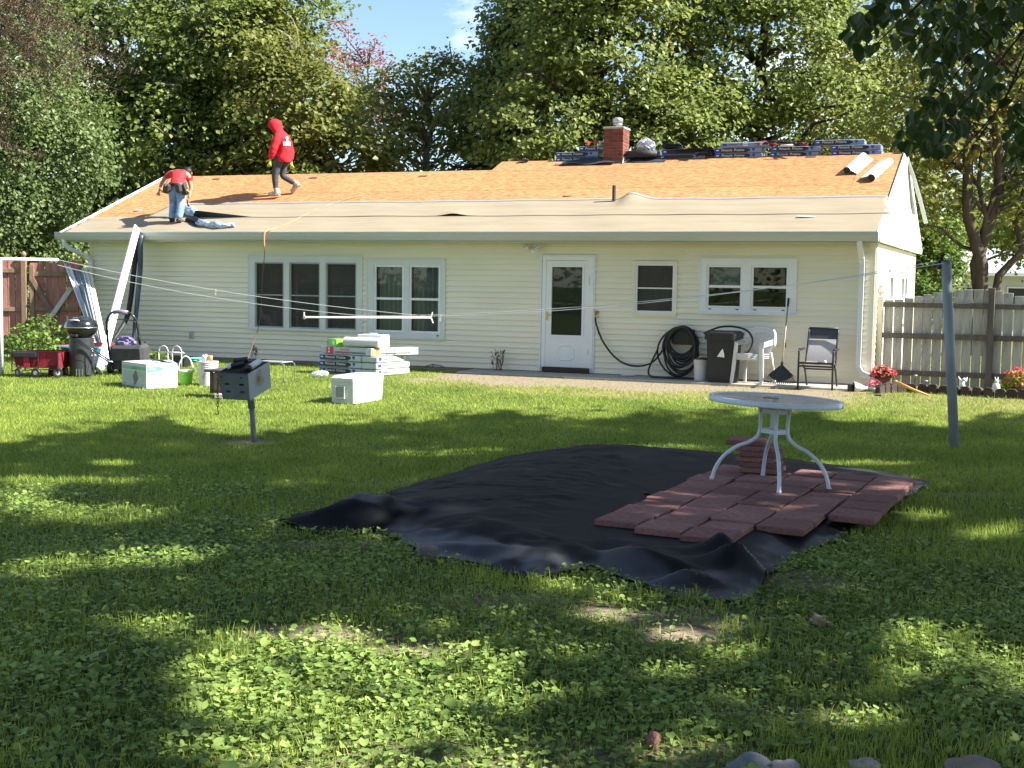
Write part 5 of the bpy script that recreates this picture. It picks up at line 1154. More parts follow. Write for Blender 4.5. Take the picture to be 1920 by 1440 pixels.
for k in range(3):
    z = gz(c0.x, c0.y) - .0 + k * .112
    f = c0 + A_ * (.335 + BL / 2) + B_ * BW / 2; bundle('wrapped shingle bundle facing the camera on the left side, %s layer of the lawn stack' % levels[k], (f.x, f.y, z), ya + [.0, .012, -.01][k], True, gb)
    f = c0 + B_ * BL / 2 + A_ * BW / 2; bundle('white wrapped shingle bundle on the sunny right side, %s layer of the lawn stack' % levels[k], (f.x, f.y, z), yb + [.0, -.01, .008][k], False, gb)
    f = c0 + A_ * (.335 + BL / 2) + B_ * (BW * 1.5 + .006); bundle('wrapped shingle bundle hidden behind the front one, %s layer of the lawn stack' % levels[k], (f.x, f.y, z), ya, True, gb, False)
    f = c0 + A_ * (.335 + BL / 2) + B_ * (BW * 2.5 + .012); bundle('wrapped shingle bundle at the house side, %s layer of the lawn stack' % levels[k], (f.x, f.y, z), ya, True, gb, False)
zt_ = gz(c0.x, c0.y) + 3 * .112 + .002
def carton(name, label, c, dims, yaw_, body, parts, cat='box'):
    th = thing(name, label, cat, c, yaw_); mb = MB().cbox((0, 0, dims[2] / 2), dims, .006); mb.obj('carton', body, th)
    for nm, mb2, mm in parts: mb2.obj(nm, mm, th)
    return th
# two long narrow cartons on top, red end and orange end
def longbox(label, c, yaw_, L_, inkm, t1, t2):
    w, h = .20, .125
    a = MB().box((-L_ / 2 + .09, -w / 2 - .0006, h / 2), (.16, .0014, h * .9)); b2 = MB().box((.02, -w / 2 - .0006, h * .28), (L_ - .36, .0014, .03))
    th = carton('accessory_carton', label, c, (L_, w, h), yaw_, wrap_m, [('label', a, inkm), ('grey_stripe', b2, grey_ink)])
    for t_, z, s_, x in ((t1, h * .68, .07, .02), (t2, h * .26, .05, .02)):
        link('lettering', text_mesh(t_, s_, .0006, .2, red_ink if inkm is red_ink else black_ink), th, (x - .12, -w / 2 - .0022, z), (PI / 2, 0, 0))
    mb = MB(); shield(mb, -L_ / 2 + .07, h * .68, .018, -w / 2 - .0016); shield(mb, -L_ / 2 + .07, h * .28, .018, -w / 2 - .0016); mb.obj('emblem', white_ink, th)
f = c0 + A_ * .62 + B_ * .13; longbox('long white carton with a red printed end on top of the lawn stack', (f.x, f.y, zt_), ya, 1.02, red_ink, 'ProCut', 'Starter')
f = c0 + A_ * .08 + B_ * .50; longbox('long white carton with an orange printed end on top of the lawn stack', (f.x, f.y, zt_), yb - .28, 1.0, orange_ink, 'ProCut', 'Hip & Ridge')
f = c0 + A_ * .55 + B_ * .36; zt2 = zt_ + .128
mb = MB(); mb.cbox((0, 0, .06), (.55, .2, .12), .01); tag(mb.obj('white_carton', wrap_m, None, loc=(f.x, f.y, zt_), rot=(0, 0, ya)), 'plain white carton between the red and orange cartons, under the roll', 'box')
f = c0 + A_ * .40 + B_ * .13; rl = thing('underlayment_roll', 'thick white roll with a dark core on top of the lawn stack', 'roll', (f.x, f.y, zt2 + .0), ya + .06)
mb = MB(); mb.tube([(-.36, 0, .085), (.36, 0, .085)], .085, 28); autosmooth(mb.obj('roll', white_p, rl)); mb = MB(); mb.tube([(-.362, 0, .085), (-.355, 0, .085)], .078, 24); mb.obj('roll_end', mat('grey_ply', (.4, .39, .38), .7), rl); mb = MB(); mb.tube([(-.366, 0, .085), (-.35, 0, .085)], .034, 16); mb.obj('core', black_ink, rl)
f = c0 + A_ * .36 + B_ * .36; jb = carton('white_box', 'white box lying behind the roll, highest thing on the lawn stack', (f.x, f.y, zt_ + .123), (.50, .24, .22), ya + .02, white_p, [('logo', MB().tube([(-.252, -.02, .14), (-.25, -.02, .14)], .03, 12), grey_ink)])
mb = MB(); mb.cbox((0, 0, .23), (.14, .05, .03), .008); mb.obj('carry_handle', white_p, jb)
f = c0 + A_ * .98 + B_ * .16; gb_ = carton('nail_box', 'bright green nail box with a round label on the left of the lawn stack', (f.x, f.y, zt2), (.26, .20, .125), ya - .35, lime, [('round_label', MB().tube([(.03, -.101, .06), (.03, -.099, .06)], .045, 18), white_ink), ('side_panel', MB().box((-.1306, 0, .062), (.002, .18, .11)), grey_pl)])
f = c0 + A_ * 1.16 + B_ * .2; mb = MB(); mb.cbox((0, 0, .065), (.14, .05, .115), .008); o = thing('portable_radio', 'small grey boxy radio with a black frame at the left end of the lawn stack', 'radio', (f.x, f.y, zt2 - .0), ya); mb.obj('housing', grey_pl, o); mb = MB()
for a, b2 in (((-.075, 0, 0), (-.075, 0, .13)), ((.075, 0, 0), (.075, 0, .13)), ((-.075, 0, .13), (.075, 0, .13)), ((-.075, 0, .004), (.075, 0, .004))): mb.tube([a, b2], .007, 6)
mb.obj('frame', blackp, o); mb = MB(); mb.box((.03, -.027, .05), (.03, .004, .02)); mb.obj('dial', blue_ink, o)
f = c0 + A_ * .98 + B_ * .18; mb = MB(); mb.cbox((0, 0, .06), (.42, .2, .118), .01); tag(mb.obj('white_carton', wrap_m, None, loc=(f.x + A_.x * .10, f.y + A_.y * .10, zt_), rot=(0, 0, ya - .1)), 'greyish carton under the green nail box', 'box')
# clear plastic bag
film = mat('clear_film', (.72, .76, .78), .18, .08, 12, spec=.6, alpha=.72)
def crumple(label, name, c, s, m, seed, cat, n=26, rough=.35):
    r = random.Random(seed); ph = [(r.uniform(2, 9), r.uniform(2, 9), r.uniform(2, 9), r.uniform(0, 6)) for _ in range(9)]; mb = MB(); mb.ball((0, 0, 0), 1, n * 2, n)
    for i, q in enumerate(mb.v):
        q = Vector(q); k = 1 + rough * sum(abs(math.sin(a * q.x + b * q.y + c_ * q.z + d)) - .6 for a, b, c_, d in ph) / 4; q *= k; mb.v[i] = (q.x * s[0], q.y * s[1], max(q.z * s[2], -s[2] * .75) + s[2] * .75)
    return tag(mb.obj(name, m, None, False, c), label, cat)
crumple('crumpled clear plastic bag on the grass left of the shingle stack', 'plastic_bag', at(600, 706), (.14, .10, .055), film, 4, 'bag')
# --- large white carton with green print
pc = at(275, 729); pl = at(224, 719.5); d1 = (pl - pc); d1.z = 0; L1 = .86; d1.normalize(); d2 = Vector((-d1.y, d1.x, 0)); d2 = d2 if d2.x > 0 else -d2
BXW, BXH = .50, .37; cc = pc + d1 * L1 / 2 + d2 * BXW / 2; yb_ = math.atan2(-d1.y, -d1.x)
bx = thing('vent_carton', 'large open white carton with green and black print beside the mower', 'box', (cc.x, cc.y, gz(cc.x, cc.y) - .01), yb_)
# local x: from the far end to the near corner, local -y: the shaded side, +x: the sunny end
mb = MB(); t_ = .006
mb.box((0, -BXW / 2, BXH / 2), (L1, t_, BXH)); mb.box((0, BXW / 2, BXH / 2), (L1, t_, BXH)); mb.box((L1 / 2, 0, BXH / 2), (t_, BXW - t_ * 1.2, BXH)); mb.box((-L1 / 2, 0, BXH / 2), (t_, BXW - t_ * 1.2, BXH)); mb.box((0, 0, .004), (L1 - .02, BXW - .02, t_)); mb.box((0, 0, BXH - .035), (L1 - .02, BXW - .02, t_)); mb.obj('carton', white_c, bx)
sgn = -1 if d2.dot(Vector((-math.sin(yb_), math.cos(yb_), 0))) > 0 else 1    # side of the shaded long face
for nm, a, b_, c_, d_ in (('flap', -L1 / 2 + .02, L1 * .12, -.25, .05), ('flap', L1 * .06, L1 / 2, -.15, .02)):
    mb = MB(); mb.add([(a, sgn * BXW / 2, BXH + .002), (b_, sgn * BXW / 2, BXH + .002), (b_ - .03, sgn * (BXW / 2 - .24), BXH + .03 + d_ * .3), (a + .03, sgn * (BXW / 2 - .23), BXH + .01)], [(0, 1, 2, 3)]); mb.obj(nm, white_c, bx)
mb = MB(); mb.add([(L1 / 2, -BXW / 2, BXH), (L1 / 2, BXW / 2, BXH), (L1 / 2 - .18, BXW / 2 - .03, BXH + .045), (L1 / 2 - .2, -BXW / 2 + .03, BXH + .02)], [(0, 1, 2, 3)]); mb.obj('flap', white_c, bx)
mb = MB(); mb.add([(-L1 * .3, -sgn * BXW / 2, BXH), (L1 / 2, -sgn * BXW / 2, BXH), (L1 / 2 - .03, -sgn * (BXW / 2 - .22), BXH + .05), (-L1 * .2, -sgn * (BXW / 2 - .22), BXH + .06)], [(0, 1, 2, 3)]); mb.obj('flap', white_c, bx)
sy = sgn * (BXW / 2 + t_ / 2 + .0012)
def dec(mb, x, z, w, h): mb.box((x, sy, z), (w, .0016, h))
mb = MB(); dec(mb, 0, BXH - .075, L1 * .94, .05); mb.obj('green_band', mat('green_print', (.22, .42, .30), .6), bx); mb = MB(); dec(mb, -.02 * sgn, BXH - .075, .2, .051); mb.obj('green_block', green_ink, bx)
mb = MB()
for i, (x, w) in enumerate([(-.2, .34), (-.21, .32), (-.2, .34), (-.24, .26), (-.21, .32), (-.23, .28), (-.2, .34)]): dec(mb, x, BXH - .135 - i * .022, w, .009)
for i in range(4): dec(mb, .25, BXH - .135 - i * .022, .26, .008)
mb.obj('small_print', mat('green_print', (.22, .42, .30), .6), bx)
mb = MB(); mb.prism([(.03, .02), (.16, .14), (.10, .24), (.05, .26), (-.05, .17)], (sy, sy + .0008 * sgn), 'y'); mb.obj('shingle_picture', grey_ink, bx)
mb = MB(); mb.lathe([(.045, 0), (.05, 0), (.05, .001), (.045, .001), (.045, 0)], 20, cap=False); o = mb.obj('ring_mark', green_ink, bx, loc=(.30, sy, .15), rot=(PI / 2, 0, 0))
for i in range(3): mb = MB(); dec(mb, -.32 + .3 * i, .045, .03, .02); mb.obj('mark', grey_ink, bx)
sx_ = L1 / 2 + t_ / 2 + .0012
mb = MB(); mb.prism([(-sgn * -BXW / 2 * .96, BXH - .03), (-sgn * -BXW / 2 * .96, BXH - .13), (sgn * .02, BXH - .10), (sgn * -.02, BXH - .06), (sgn * .10, BXH - .04)], (sx_, sx_ + .0008), 'x'); mb.obj('green_wedge', green_ink, bx)
tz_ = PI / 2 if True else 0
link('lettering', text_mesh('The', .075, .0006, .2, white_ink), bx, (sx_ + .0022, sgn * BXW * .33, BXH - .07), (PI / 2, 0, PI / 2)); link('lettering', text_mesh('Ridge Vent', .05, .0006, .15, green_ink), bx, (sx_ + .0022, sgn * BXW * .2, BXH - .15), (PI / 2, 0, PI / 2))
mb = MB(); mb.prism([(sgn * .10, .12), (sgn * .20, .085), (sgn * .08, .03), (sgn * -.02, .08), (sgn * .02, .11)], (sx_, sx_ + .0008), 'x'); mb.obj('shingle_picture', mat('pale_print', (.45, .45, .45), .6), bx)

# --- pails
def pail(name, label, c, r0_, r1_, h, m, ribs=3, lid=None, cat='bucket', handle=None):
    th = thing(name, label, cat, c); mb = MB(); prof = [(r0_, 0)]
    for i in range(ribs):
        z = h * (.72 + .08 * i); rr_ = r0_ + (r1_ - r0_) * z / h; prof += [(rr_, z), (rr_ + .008, z + .004), (rr_ + .008, z + .012), (rr_, z + .016)]
    prof += [(r1_, h - .006), (r1_ + .006, h)]
    if not lid: prof += [(r1_ - .004, h), (r0_ - .004, .01), (0, .01)]
    mb.lathe(prof, 28); autosmooth(mb.obj('body', m, th), 50)
    if lid: mb = MB(); mb.lathe([(r1_ + .01, h - .015), (r1_ + .012, h + .004), (r1_ + .004, h + .012), (r1_ - .02, h + .006), (0, h + .006)], 28); autosmooth(mb.obj('lid', lid, th), 50)
    return th
p = at(386, 723); wb = pail('bucket', 'white lidded bucket with tissue and an orange cup on top, left of the park grill', (p.x, p.y + .15, p.z - .01), .135, .152, .37, white_p, 3, white_p)
mb = MB(); mb.prism([(-.06, .10), (-.02, .12), (.0, .22), (-.03, .20), (-.05, .17), (-.075, .16)], (-.148, -.1475), 'y'); mb.obj('black_print', grey_ink, wb)
mb = MB(); mb.bar((-.15, -.02, .33), (.14, -.08, .20), .012, .004); mb.obj('handle', white_p, wb)
mb = MB(); mb.lathe([(.028, 0), (.036, .085), (.033, .085), (.026, .006), (0, .006)], 16); tag(mb.obj('orange_cup', mat('orange_plastic', (.75, .27, .10), .5), None, True, (p.x + .05, p.y + .10, p.z + .375)), 'small orange cup standing on the white bucket', 'cup')
crumple('crumpled white tissue on the white bucket', 'tissue', (p.x - .04, p.y + .12, p.z + .37), (.05, .04, .06), white_c, 9, 'tissue', 10, .5)
p = at(346, 721); gbk = pail('bucket', 'small bright green bucket with a tall white hoop handle beside the big carton', (p.x, p.y + .10, p.z - .005), .085, .105, .20, lime, 1)
mb = MB(); mb.lathe([(.108, .195), (.112, .20), (.112, .225), (.104, .225)], 24); mb.obj('rim', white_p, gbk, True)
mb = MB(); mb.tube([(.115 * math.cos(a) * 1.0 - .01, .02, .19 + .25 * math.sin(a)) for a in np.linspace(0, PI, 18)], .011, 8); mb.obj('handle', white_p, gbk, True)
# white wire hoops of a planter stand
p = at(312, 693); hp = thing('hoop_stand', 'low white wire stand with two round hoops behind the big carton', 'plant stand', (p.x, p.y + .35, p.z - .01), -.15)
mb = MB()
for cx in (-.13, .12): mb.tube([(cx + .085 * math.cos(a), -.05, .30 + .11 * math.sin(a)) for a in np.linspace(0, PI, 14)], .0085, 6); mb.tube([(cx - .085, -.05, .0), (cx - .085, -.05, .30)], .0085, 6); mb.tube([(cx + .085, -.05, .0), (cx + .085, -.05, .30)], .0085, 6)
mb.obj('hoop', white_p, hp, True); mb = MB(); mb.tube([(-.26, -.05, .30), (.24, -.05, .30)], .0085, 6); mb.tube([(-.22, .1, .28), (.20, .1, .28)], .007, 6); mb.obj('rail', white_p, hp, True)
mb = MB(); mb.cbox((.02, .22, .11), (.30, .2, .22), .02); tag(mb.obj('black_crate', blackp, None, loc=(p.x, p.y + .45, p.z), rot=(0, 0, -.3)), 'low black crate behind the white hoops', 'crate')
crumple('turquoise net bundle on the grass below the wall, beyond the white bucket', 'net_bundle', at(375, 678.5), (.24, .08, .05), mat('turquoise_net', (.16, .45, .36), .6, .3, 30), 12, 'net', 14, .6)
crumple('reddish crumpled wrapper on the grass seen through the white hoop handle', 'wrapper', at(342, 684), (.09, .05, .03), mat('red_wrap', (.40, .16, .12), .6, .3, 30), 13, 'wrapper', 10, .5)

# --- brown crate with a dark lid on a pale slab
p = at(430, 748); mb = MB().cbox((0, 0, .03), (.44, .32, .065), .008); slabp = Vector((p.x + .01, p.y + .2, p.z)); tag(mb.obj('stone_slab', mat('pink_slab', (.50, .43, .38), .85, .12, 8, bump=.3), None, loc=slabp, rot=(0, 0, -.12)), 'pale pinkish stone slab under the brown crate', 'slab')
crt = thing('planter_crate', 'brown wooden crate with a dark overhanging lid, half hidden by the park grill', 'crate', (slabp.x - .08, slabp.y + .12, slabp.z + .06), -.25)
crw = mat('crate_wood', (.23, .17, .115), .8, .2, 7, stretch=(3, 3, .4), bump=.3); crd = mat('crate_dark', (.10, .065, .05), .7, .2, 7)
mb = MB(); mb.box((0, 0, .15), (.38, .32, .28)); mb.obj('panel', crw, crt); mb = MB()
for sx in (-1, 1):
    for sy_ in (-1, 1): MB().box((sx * .195, sy_ * .165, .15), (.035, .035, .30)).obj('corner_post', crd, crt)
mb.box((0, -.168, .02), (.35, .02, .03)); mb.obj('bottom_rail', crd, crt); mb = MB(); mb.cbox((-.02, 0, .318), (.54, .42, .032), .006); mb.obj('lid', mat('dark_lid', (.055, .05, .05), .6, .15, 7), crt)
# --- small folding table
p = at(518, 716); ft = thing('side_table', 'low folding side table with thin bent legs behind the park grill', 'table', (p.x, p.y + .25, p.z - .01), -.35)
mb = MB(); mb.cbox((-.08, 0, .315), (.48, .34, .018), .006); mb.obj('table_top', mat('grey_top', (.27, .285, .28), .4, .05, 4), ft)
for sx, sy_ in ((.18, -.17), (.18, .17), (-.30, -.17), (-.30, .17)): mb = MB(); mb.tube(smooth_path([(sx - .07 * (1 if sx > 0 else -1), sy_, .308), (sx, sy_, .28), (sx + .01, sy_, .2), (sx + .01, sy_, 0)], 4), .008, 6); mb.obj('leg', gr_m, ft, True)

# --- mower
p = at(238, 702); mw = thing('lawn_mower', 'black walk-behind lawn mower with an upright looped handle', 'lawn mower', (p.x, p.y + .35, p.z), -.12)
mb = MB(); roundbox(mb, .62, .50, .07, .20, .10, .92); autosmooth(mb.obj('deck', mat('mower_deck', (.06, .05, .08), .4, .2, 6), mw)); mb = MB(); mb.cbox((.02, .12, .30), (.34, .32, .22), .04); mb.lathe([(.13, .40), (.14, .44), (.10, .48), (0, .485)], 20, (.02, .12, 0)); mb.obj('engine', blackp, mw)
mb = MB(); mb.cbox((.08, -.30, .36), (.58, .34, .30), .05, (.12, 0, 0)); mb.obj('grass_bag', mat('grey_bag', (.045, .045, .05), .85, .25, 14, bump=.3), mw)
for sx, sy_ in ((-.31, -.2), (.31, -.2), (-.31, .22), (.31, .22)):
    mb = MB(); mb.M = Matrix.Translation((sx, sy_, .095)) @ Matrix.Rotation(PI / 2, 4, 'Y'); mb.lathe([(.05, -.028), (.095, -.028), (.1, -.015), (.1, .015), (.095, .028), (.05, .028)], 20); w = mb.obj('wheel', blackp, mw); mb = MB(); mb.M = Matrix.Translation((sx, sy_, .095)) @ Matrix.Rotation(PI / 2, 4, 'Y'); mb.lathe([(.055, -.031), (.055, .031)], 14); mb.obj('hub', grey_pl, w)
chrome = mat('black_chrome', (.05, .05, .055), .2, .1, 8, metal=.6)
hpth = smooth_path([(-.27, -.28, .22), (-.275, -.36, .50), (-.27, -.42, .78), (-.25, -.45, .92), (-.16, -.475, 1.03), (0, -.48, 1.055), (.16, -.475, 1.03), (.25, -.45, .92), (.27, -.42, .78), (.275, -.36, .50), (.27, -.28, .22)], 6)
mb = MB(); mb.tube(hpth, .018, 10); mb.obj('handle', chrome, mw, True); mb = MB(); mb.tube([(-.125, -.478, 1.042), (0, -.482, 1.057), (.125, -.478, 1.042)], .035, 12); mb.obj('foam_grip', mat('purple_grip', (.20, .17, .26), .35, .1, 8), mw, True)
mb = MB(); mb.tube(smooth_path([(-.25, -.43, .86), (-.24, -.50, .9), (0, -.53, .93), (.24, -.50, .9), (.25, -.43, .86)], 5), .008, 6); mb.obj('control_bail', chrome, mw, True)
for c_, d_ in (((.26, -.42, .82), (.05, .06, .08)), ((-.27, -.41, .70), (.045, .05, .09)), ((.275, -.39, .62), (.045, .05, .07))): MB().cbox(c_, d_, .01).obj('control_box', blackp, mw)
mb = MB(); mb.tube(smooth_path([(.26, -.42, .8), (.30, -.36, .5), (.2, -.1, .35)], 5), .006, 5); mb.tube(smooth_path([(-.27, -.41, .7), (-.31, -.3, .4), (-.1, 0, .33)], 5), .006, 5); mb.obj('cable', black_rub, mw, True)
crumple('lilac cloth draped over the mower bag', 'cloth', (p.x - .02, p.y + .02, p.z + .44), (.16, .10, .11), mat('lilac_cloth', (.22, .18, .34), .8, .1, 9), 31, 'cloth', 14, .4)

# --- upright smoker
p = at(146, 706); sm = thing('charcoal_smoker', 'tall black charcoal smoker: round lidded bowl on a drum with an arched vent', 'grill', (p.x, p.y + .2, p.z), -.1)
drum_m = mat('drum_black', (.035, .038, .042), .35, .15, 5, spec=.5)
mb = MB(); mb.lathe([(.20, .0), (.20, .63), (.195, .635)], 36); autosmooth(mb.obj('drum', drum_m, sm)); mb = MB(); mb.lathe([(.10, .62), (.18, .655), (.245, .72), (.262, .79), (.265, .80)], 36, cap=False); autosmooth(mb.obj('bowl', blackm, sm))
mb = MB(); mb.lathe([(.27, .806), (.268, .84), (.24, .91), (.17, .965), (.08, .985), (0, .988)], 36); autosmooth(mb.obj('lid', blackm, sm)); mb = MB(); mb.lathe([(.266, .797), (.278, .80), (.278, .812), (.266, .815)], 36, cap=False); mb.obj('rim', steel, sm, True)
mb = MB(); mb.tube([(-.08, -.215, .915), (-.08, -.25, .93), (.06, -.25, .93), (.06, -.215, .915)], .011, 8); mb.obj('lid_handle', white_p, sm, True); mb = MB(); mb.box((-.02, -.165, .955), (.08, .05, .02), (-.45, 0, 0)); mb.obj('lid_vent', steel, sm)
arc = [(-.10, .0)] + [(-.10 * math.cos(a), .17 + .10 * math.sin(a)) for a in np.linspace(0, PI, 12)] + [(.10, .0)]
mb = MB()
for (x0, z0), (x1, z1) in zip(arc[:-1], arc[1:]): pass
vs = [(x + .04, -math.sqrt(max(.0, .2035 ** 2 - (x + .04) ** 2)), z) for x, z in arc]; mb.add(vs, [tuple(range(len(vs)))]); mb.obj('vent_door', blackm, sm)
for i in range(3): x = .0 + .045 * i; mb = MB(); mb.box((x, -math.sqrt(.2042 ** 2 - x * x) - .0015, .07), (.016, .004, .11)); mb.obj('vent_slit', steel, sm)
mb = MB(); mb.tube(smooth_path([(-.06, -.20, .70), (-.10, -.26, .655), (-.12, -.25, .63)], 4), .014, 6); mb.obj('bowl_handle', white_p, sm, True); mb = MB(); mb.cbox((-.02, -.24, .675), (.13, .07, .045), .01); mb.obj('latch', blackp, sm)
for sx in (-.16, .16): mb = MB(); mb.box((sx, -.13, .012), (.08, .06, .03)); mb.obj('foot', blackp, sm)
# pair of rods running from the smoker to the mower
rd = thing('metal_rods', 'pair of thin metal rods leaning from the smoker down to the mower', 'handle', (0, 0, 0)); a = atY(141, 634, p.y - .1); b = atY(206, 676, p.y + .15)
for dz in (0, -.035): mb = MB(); mb.tube([a + Vector((0, 0, dz)), b + Vector((0, 0, dz))], .011, 8); mb.obj('rod', chrome, rd, True)
mb = MB(); mb.tube([atY(172, 656, p.y), atY(172.5, 699, p.y)], .008, 6); mb.obj('support_leg', chrome, rd, True)
mb = MB(); mb.M = Matrix.Translation(at(184, 703) + Vector((0, 0, .045))) @ Matrix.Rotation(PI / 2, 4, 'Y'); mb.lathe([(.02, -.03), (.045, -.03), (.05, 0), (.045, .03), (.02, .03)], 16); mb.obj('wheel', blackp, rd)
# printed board behind the smoker
bdm = [mat('board_white', (.66, .68, .74), .4), mat('board_red', (.55, .09, .10), .4), mat('board_blue', (.05, .25, .48), .4)]
c = at(140, 690) ; o = thing('printed_sled', 'pointed red, white and blue printed board sticking out behind the smoker', 'board', (c.x, c.y + .55, c.z), .05)
prof = [(-.55, .36), (-.10, .415), (.30, .43), (.55, .43)]; low = [(-.55, .355), (-.05, .30), (.30, .20), (.55, .16)]
mb = MB()
for k, (u0, u1) in enumerate([(0, .35), (.35, .5), (.5, 1)]):
    for (x0, t0), (x1, t1), (y0, l0), (y1, l1) in zip(prof[:-1], prof[1:], low[:-1], low[1:]):
        f = lambda t_, l_, u_: t_ + (l_ - t_) * u_
        mb.mi([1, 0, 2][k]).add([(x0, .0, f(t0, l0, u0)), (x1, 0, f(t1, l1, u0)), (x1, -.0, f(t1, l1, u1)), (x0, 0, f(t0, l0, u1)), (x0, .03, f(t0, l0, u0)), (x1, .03, f(t1, l1, u0)), (x1, .03, f(t1, l1, u1)), (x0, .03, f(t0, l0, u1))], [(0, 1, 2, 3), (7, 6, 5, 4), (0, 4, 5, 1), (3, 2, 6, 7)])
mb.obj('printed_face', bdm, o)
crumple('crumpled red and white bag behind the smoker, at the foot of the leaning strips', 'paper_bag', at(172, 678) + Vector((0, .3, 0)), (.14, .12, .28), mat('red_white_bag', (.75, .60, .60), .6, .35, 7, rgb2=(.7, .2, .22)), 17, 'bag', 14, .3)
crumple('pale blue crumpled plastic sheet under the rods', 'plastic_sheet', at(188, 692) + Vector((0, .25, 0)), (.26, .14, .13), mat('blue_film', (.30, .42, .58), .3, .4, 9, rgb2=(.5, .6, .7)), 18, 'sheet', 14, .5)

# --- folding wagon
p = at(66, 708); wg = thing('folding_wagon', 'red fabric folding wagon on a black frame at the left picture edge', 'wagon', (p.x, p.y + .3, p.z), -.10)
redf = mat('red_canvas', (.42, .02, .045), .75, .15, 9, bump=.2); darkred = mat('dark_red_canvas', (.16, .012, .02), .8, .15, 9)
WL, WD, Z0, Z1 = .80, .44, .15, .41
def panel(name, pts, m): mb = MB(); mb.add(pts, [tuple(range(len(pts)))]); o = mb.obj(name, m, wg); md = o.modifiers.new('t', 'SOLIDIFY'); md.thickness = .008; return o
panel('side_panel', [(-WL / 2 + .03, -WD / 2, Z1 - .02), (-WL / 2 + .06, -WD / 2 + .01, Z0 + .06), (-.25, -WD / 2 + .01, Z0), (.03, -WD / 2 + .01, Z0 + .02), (.03, -WD / 2, Z1 - .02)], darkred)
panel('side_panel', [(.03, -WD / 2, Z1 - .02), (.03, -WD / 2 + .01, Z0 + .02), (.17, -WD / 2 + .01, Z0 + .02), (.17, -WD / 2, Z1 - .02)], redf); panel('side_panel', [(.17, -WD / 2, Z1 - .02), (.17, -WD / 2 + .01, Z0 + .02), (WL / 2 - .02, -WD / 2 + .01, Z0 + .06), (WL / 2 - .02, -WD / 2, Z1 - .01)], mat('mid_red_canvas', (.25, .02, .035), .8, .12, 9))
panel('pocket', [(-.20, -WD / 2 - .012, Z0 + .18), (-.20, -WD / 2 - .006, Z0 + .02), (-.10, -WD / 2 - .006, Z0 + .02), (-.10, -WD / 2 - .012, Z0 + .18)], redf); panel('bottom_strip', [(-.24, -WD / 2 - .004, Z0 + .03), (-.24, -WD / 2 - .004, Z0), (-.12, -WD / 2 - .004, Z0), (-.12, -WD / 2 - .004, Z0 + .03)], mat('pink_strip', (.6, .12, .15), .6))
panel('end_panel', [(WL / 2 - .02, -WD / 2, Z1), (WL / 2 - .02, WD / 2, Z1), (WL / 2 - .04, WD / 2, Z0), (WL / 2 - .04, -WD / 2, Z0)], darkred); panel('end_panel', [(-WL / 2 + .03, -WD / 2, Z1), (-WL / 2 + .03, WD / 2, Z1), (-WL / 2 + .06, WD / 2, Z0), (-WL / 2 + .06, -WD / 2, Z0)], darkred); panel('side_panel', [(-WL / 2 + .03, WD / 2, Z1), (WL / 2 - .02, WD / 2, Z1), (WL / 2 - .04, WD / 2, Z0), (-WL / 2 + .06, WD / 2, Z0)], redf); panel('floor', [(-WL / 2 + .05, -WD / 2, Z0 + .01), (WL / 2 - .04, -WD / 2, Z0 + .01), (WL / 2 - .04, WD / 2, Z0 + .01), (-WL / 2 + .05, WD / 2, Z0 + .01)], darkred)
mb = MB(); mb.cbox((-.18, -WD / 2 - .012, Z1 - .045), (.42, .03, .09), .012); mb.obj('pouch', mat('black_canvas', (.03, .028, .03), .8, .2, 9), wg)
mb = MB(); z = Z1
loop = [(-WL / 2, -WD / 2 - .01, z), (WL / 2, -WD / 2 - .01, z + .02), (WL / 2, WD / 2, z + .02), (-WL / 2, WD / 2, z), (-WL / 2, -WD / 2 - .01, z)]; mb.tube(loop, .011, 6)
for sx in (-WL / 2, WL / 2 - .01):
    for sy_ in (-WD / 2 - .012, WD / 2): mb.tube([(sx, sy_, z), (sx, sy_, .08)], .010, 6)
mb.tube([(-WL / 2, -WD / 2 - .012, .10), (WL / 2, -WD / 2 - .012, .14)], .009, 6); mb.tube([(-WL / 2, -WD / 2 - .012, .22), (.0, -WD / 2 - .014, .11)], .007, 6); mb.tube([(.05, -WD / 2 - .016, z), (.06, -WD / 2 - .02, .13)], .008, 6); mb.tube([(.17, -WD / 2 - .016, z - .02), (.10, -WD / 2 - .02, .15)], .006, 6); mb.obj('frame', blackp, wg)
for i, (sx, sy_) in enumerate(((-.29, -WD / 2), (.02, -WD / 2 - .03), (.37, -WD / 2 + .02), (-.2, WD / 2 - .03), (.30, WD / 2))):
    if i == 3: continue
    mb = MB(); mb.M = Matrix.Translation((sx, sy_, .075)) @ Matrix.Rotation(.5 * (i - 1), 4, 'Z') @ Matrix.Rotation(PI / 2, 4, 'X'); mb.lathe([(.03, -.026), (.07, -.028), (.078, -.015), (.078, .015), (.07, .028), (.03, .026)], 18); w = mb.obj('wheel', blackp, wg)
    mb = MB(); mb.M = Matrix.Translation((sx, sy_, .075)) @ Matrix.Rotation(.5 * (i - 1), 4, 'Z') @ Matrix.Rotation(PI / 2, 4, 'X'); mb.lathe([(.036, -.03), (.036, .03)], 10); mb.obj('hub', mat('hub_grey', (.3, .31, .32), .4), w)
mb = MB(); mb.cbox((.16, WD / 2 - .1, .07), (.16, .14, .12), .01); mb.obj('storage_box', darkred, wg)

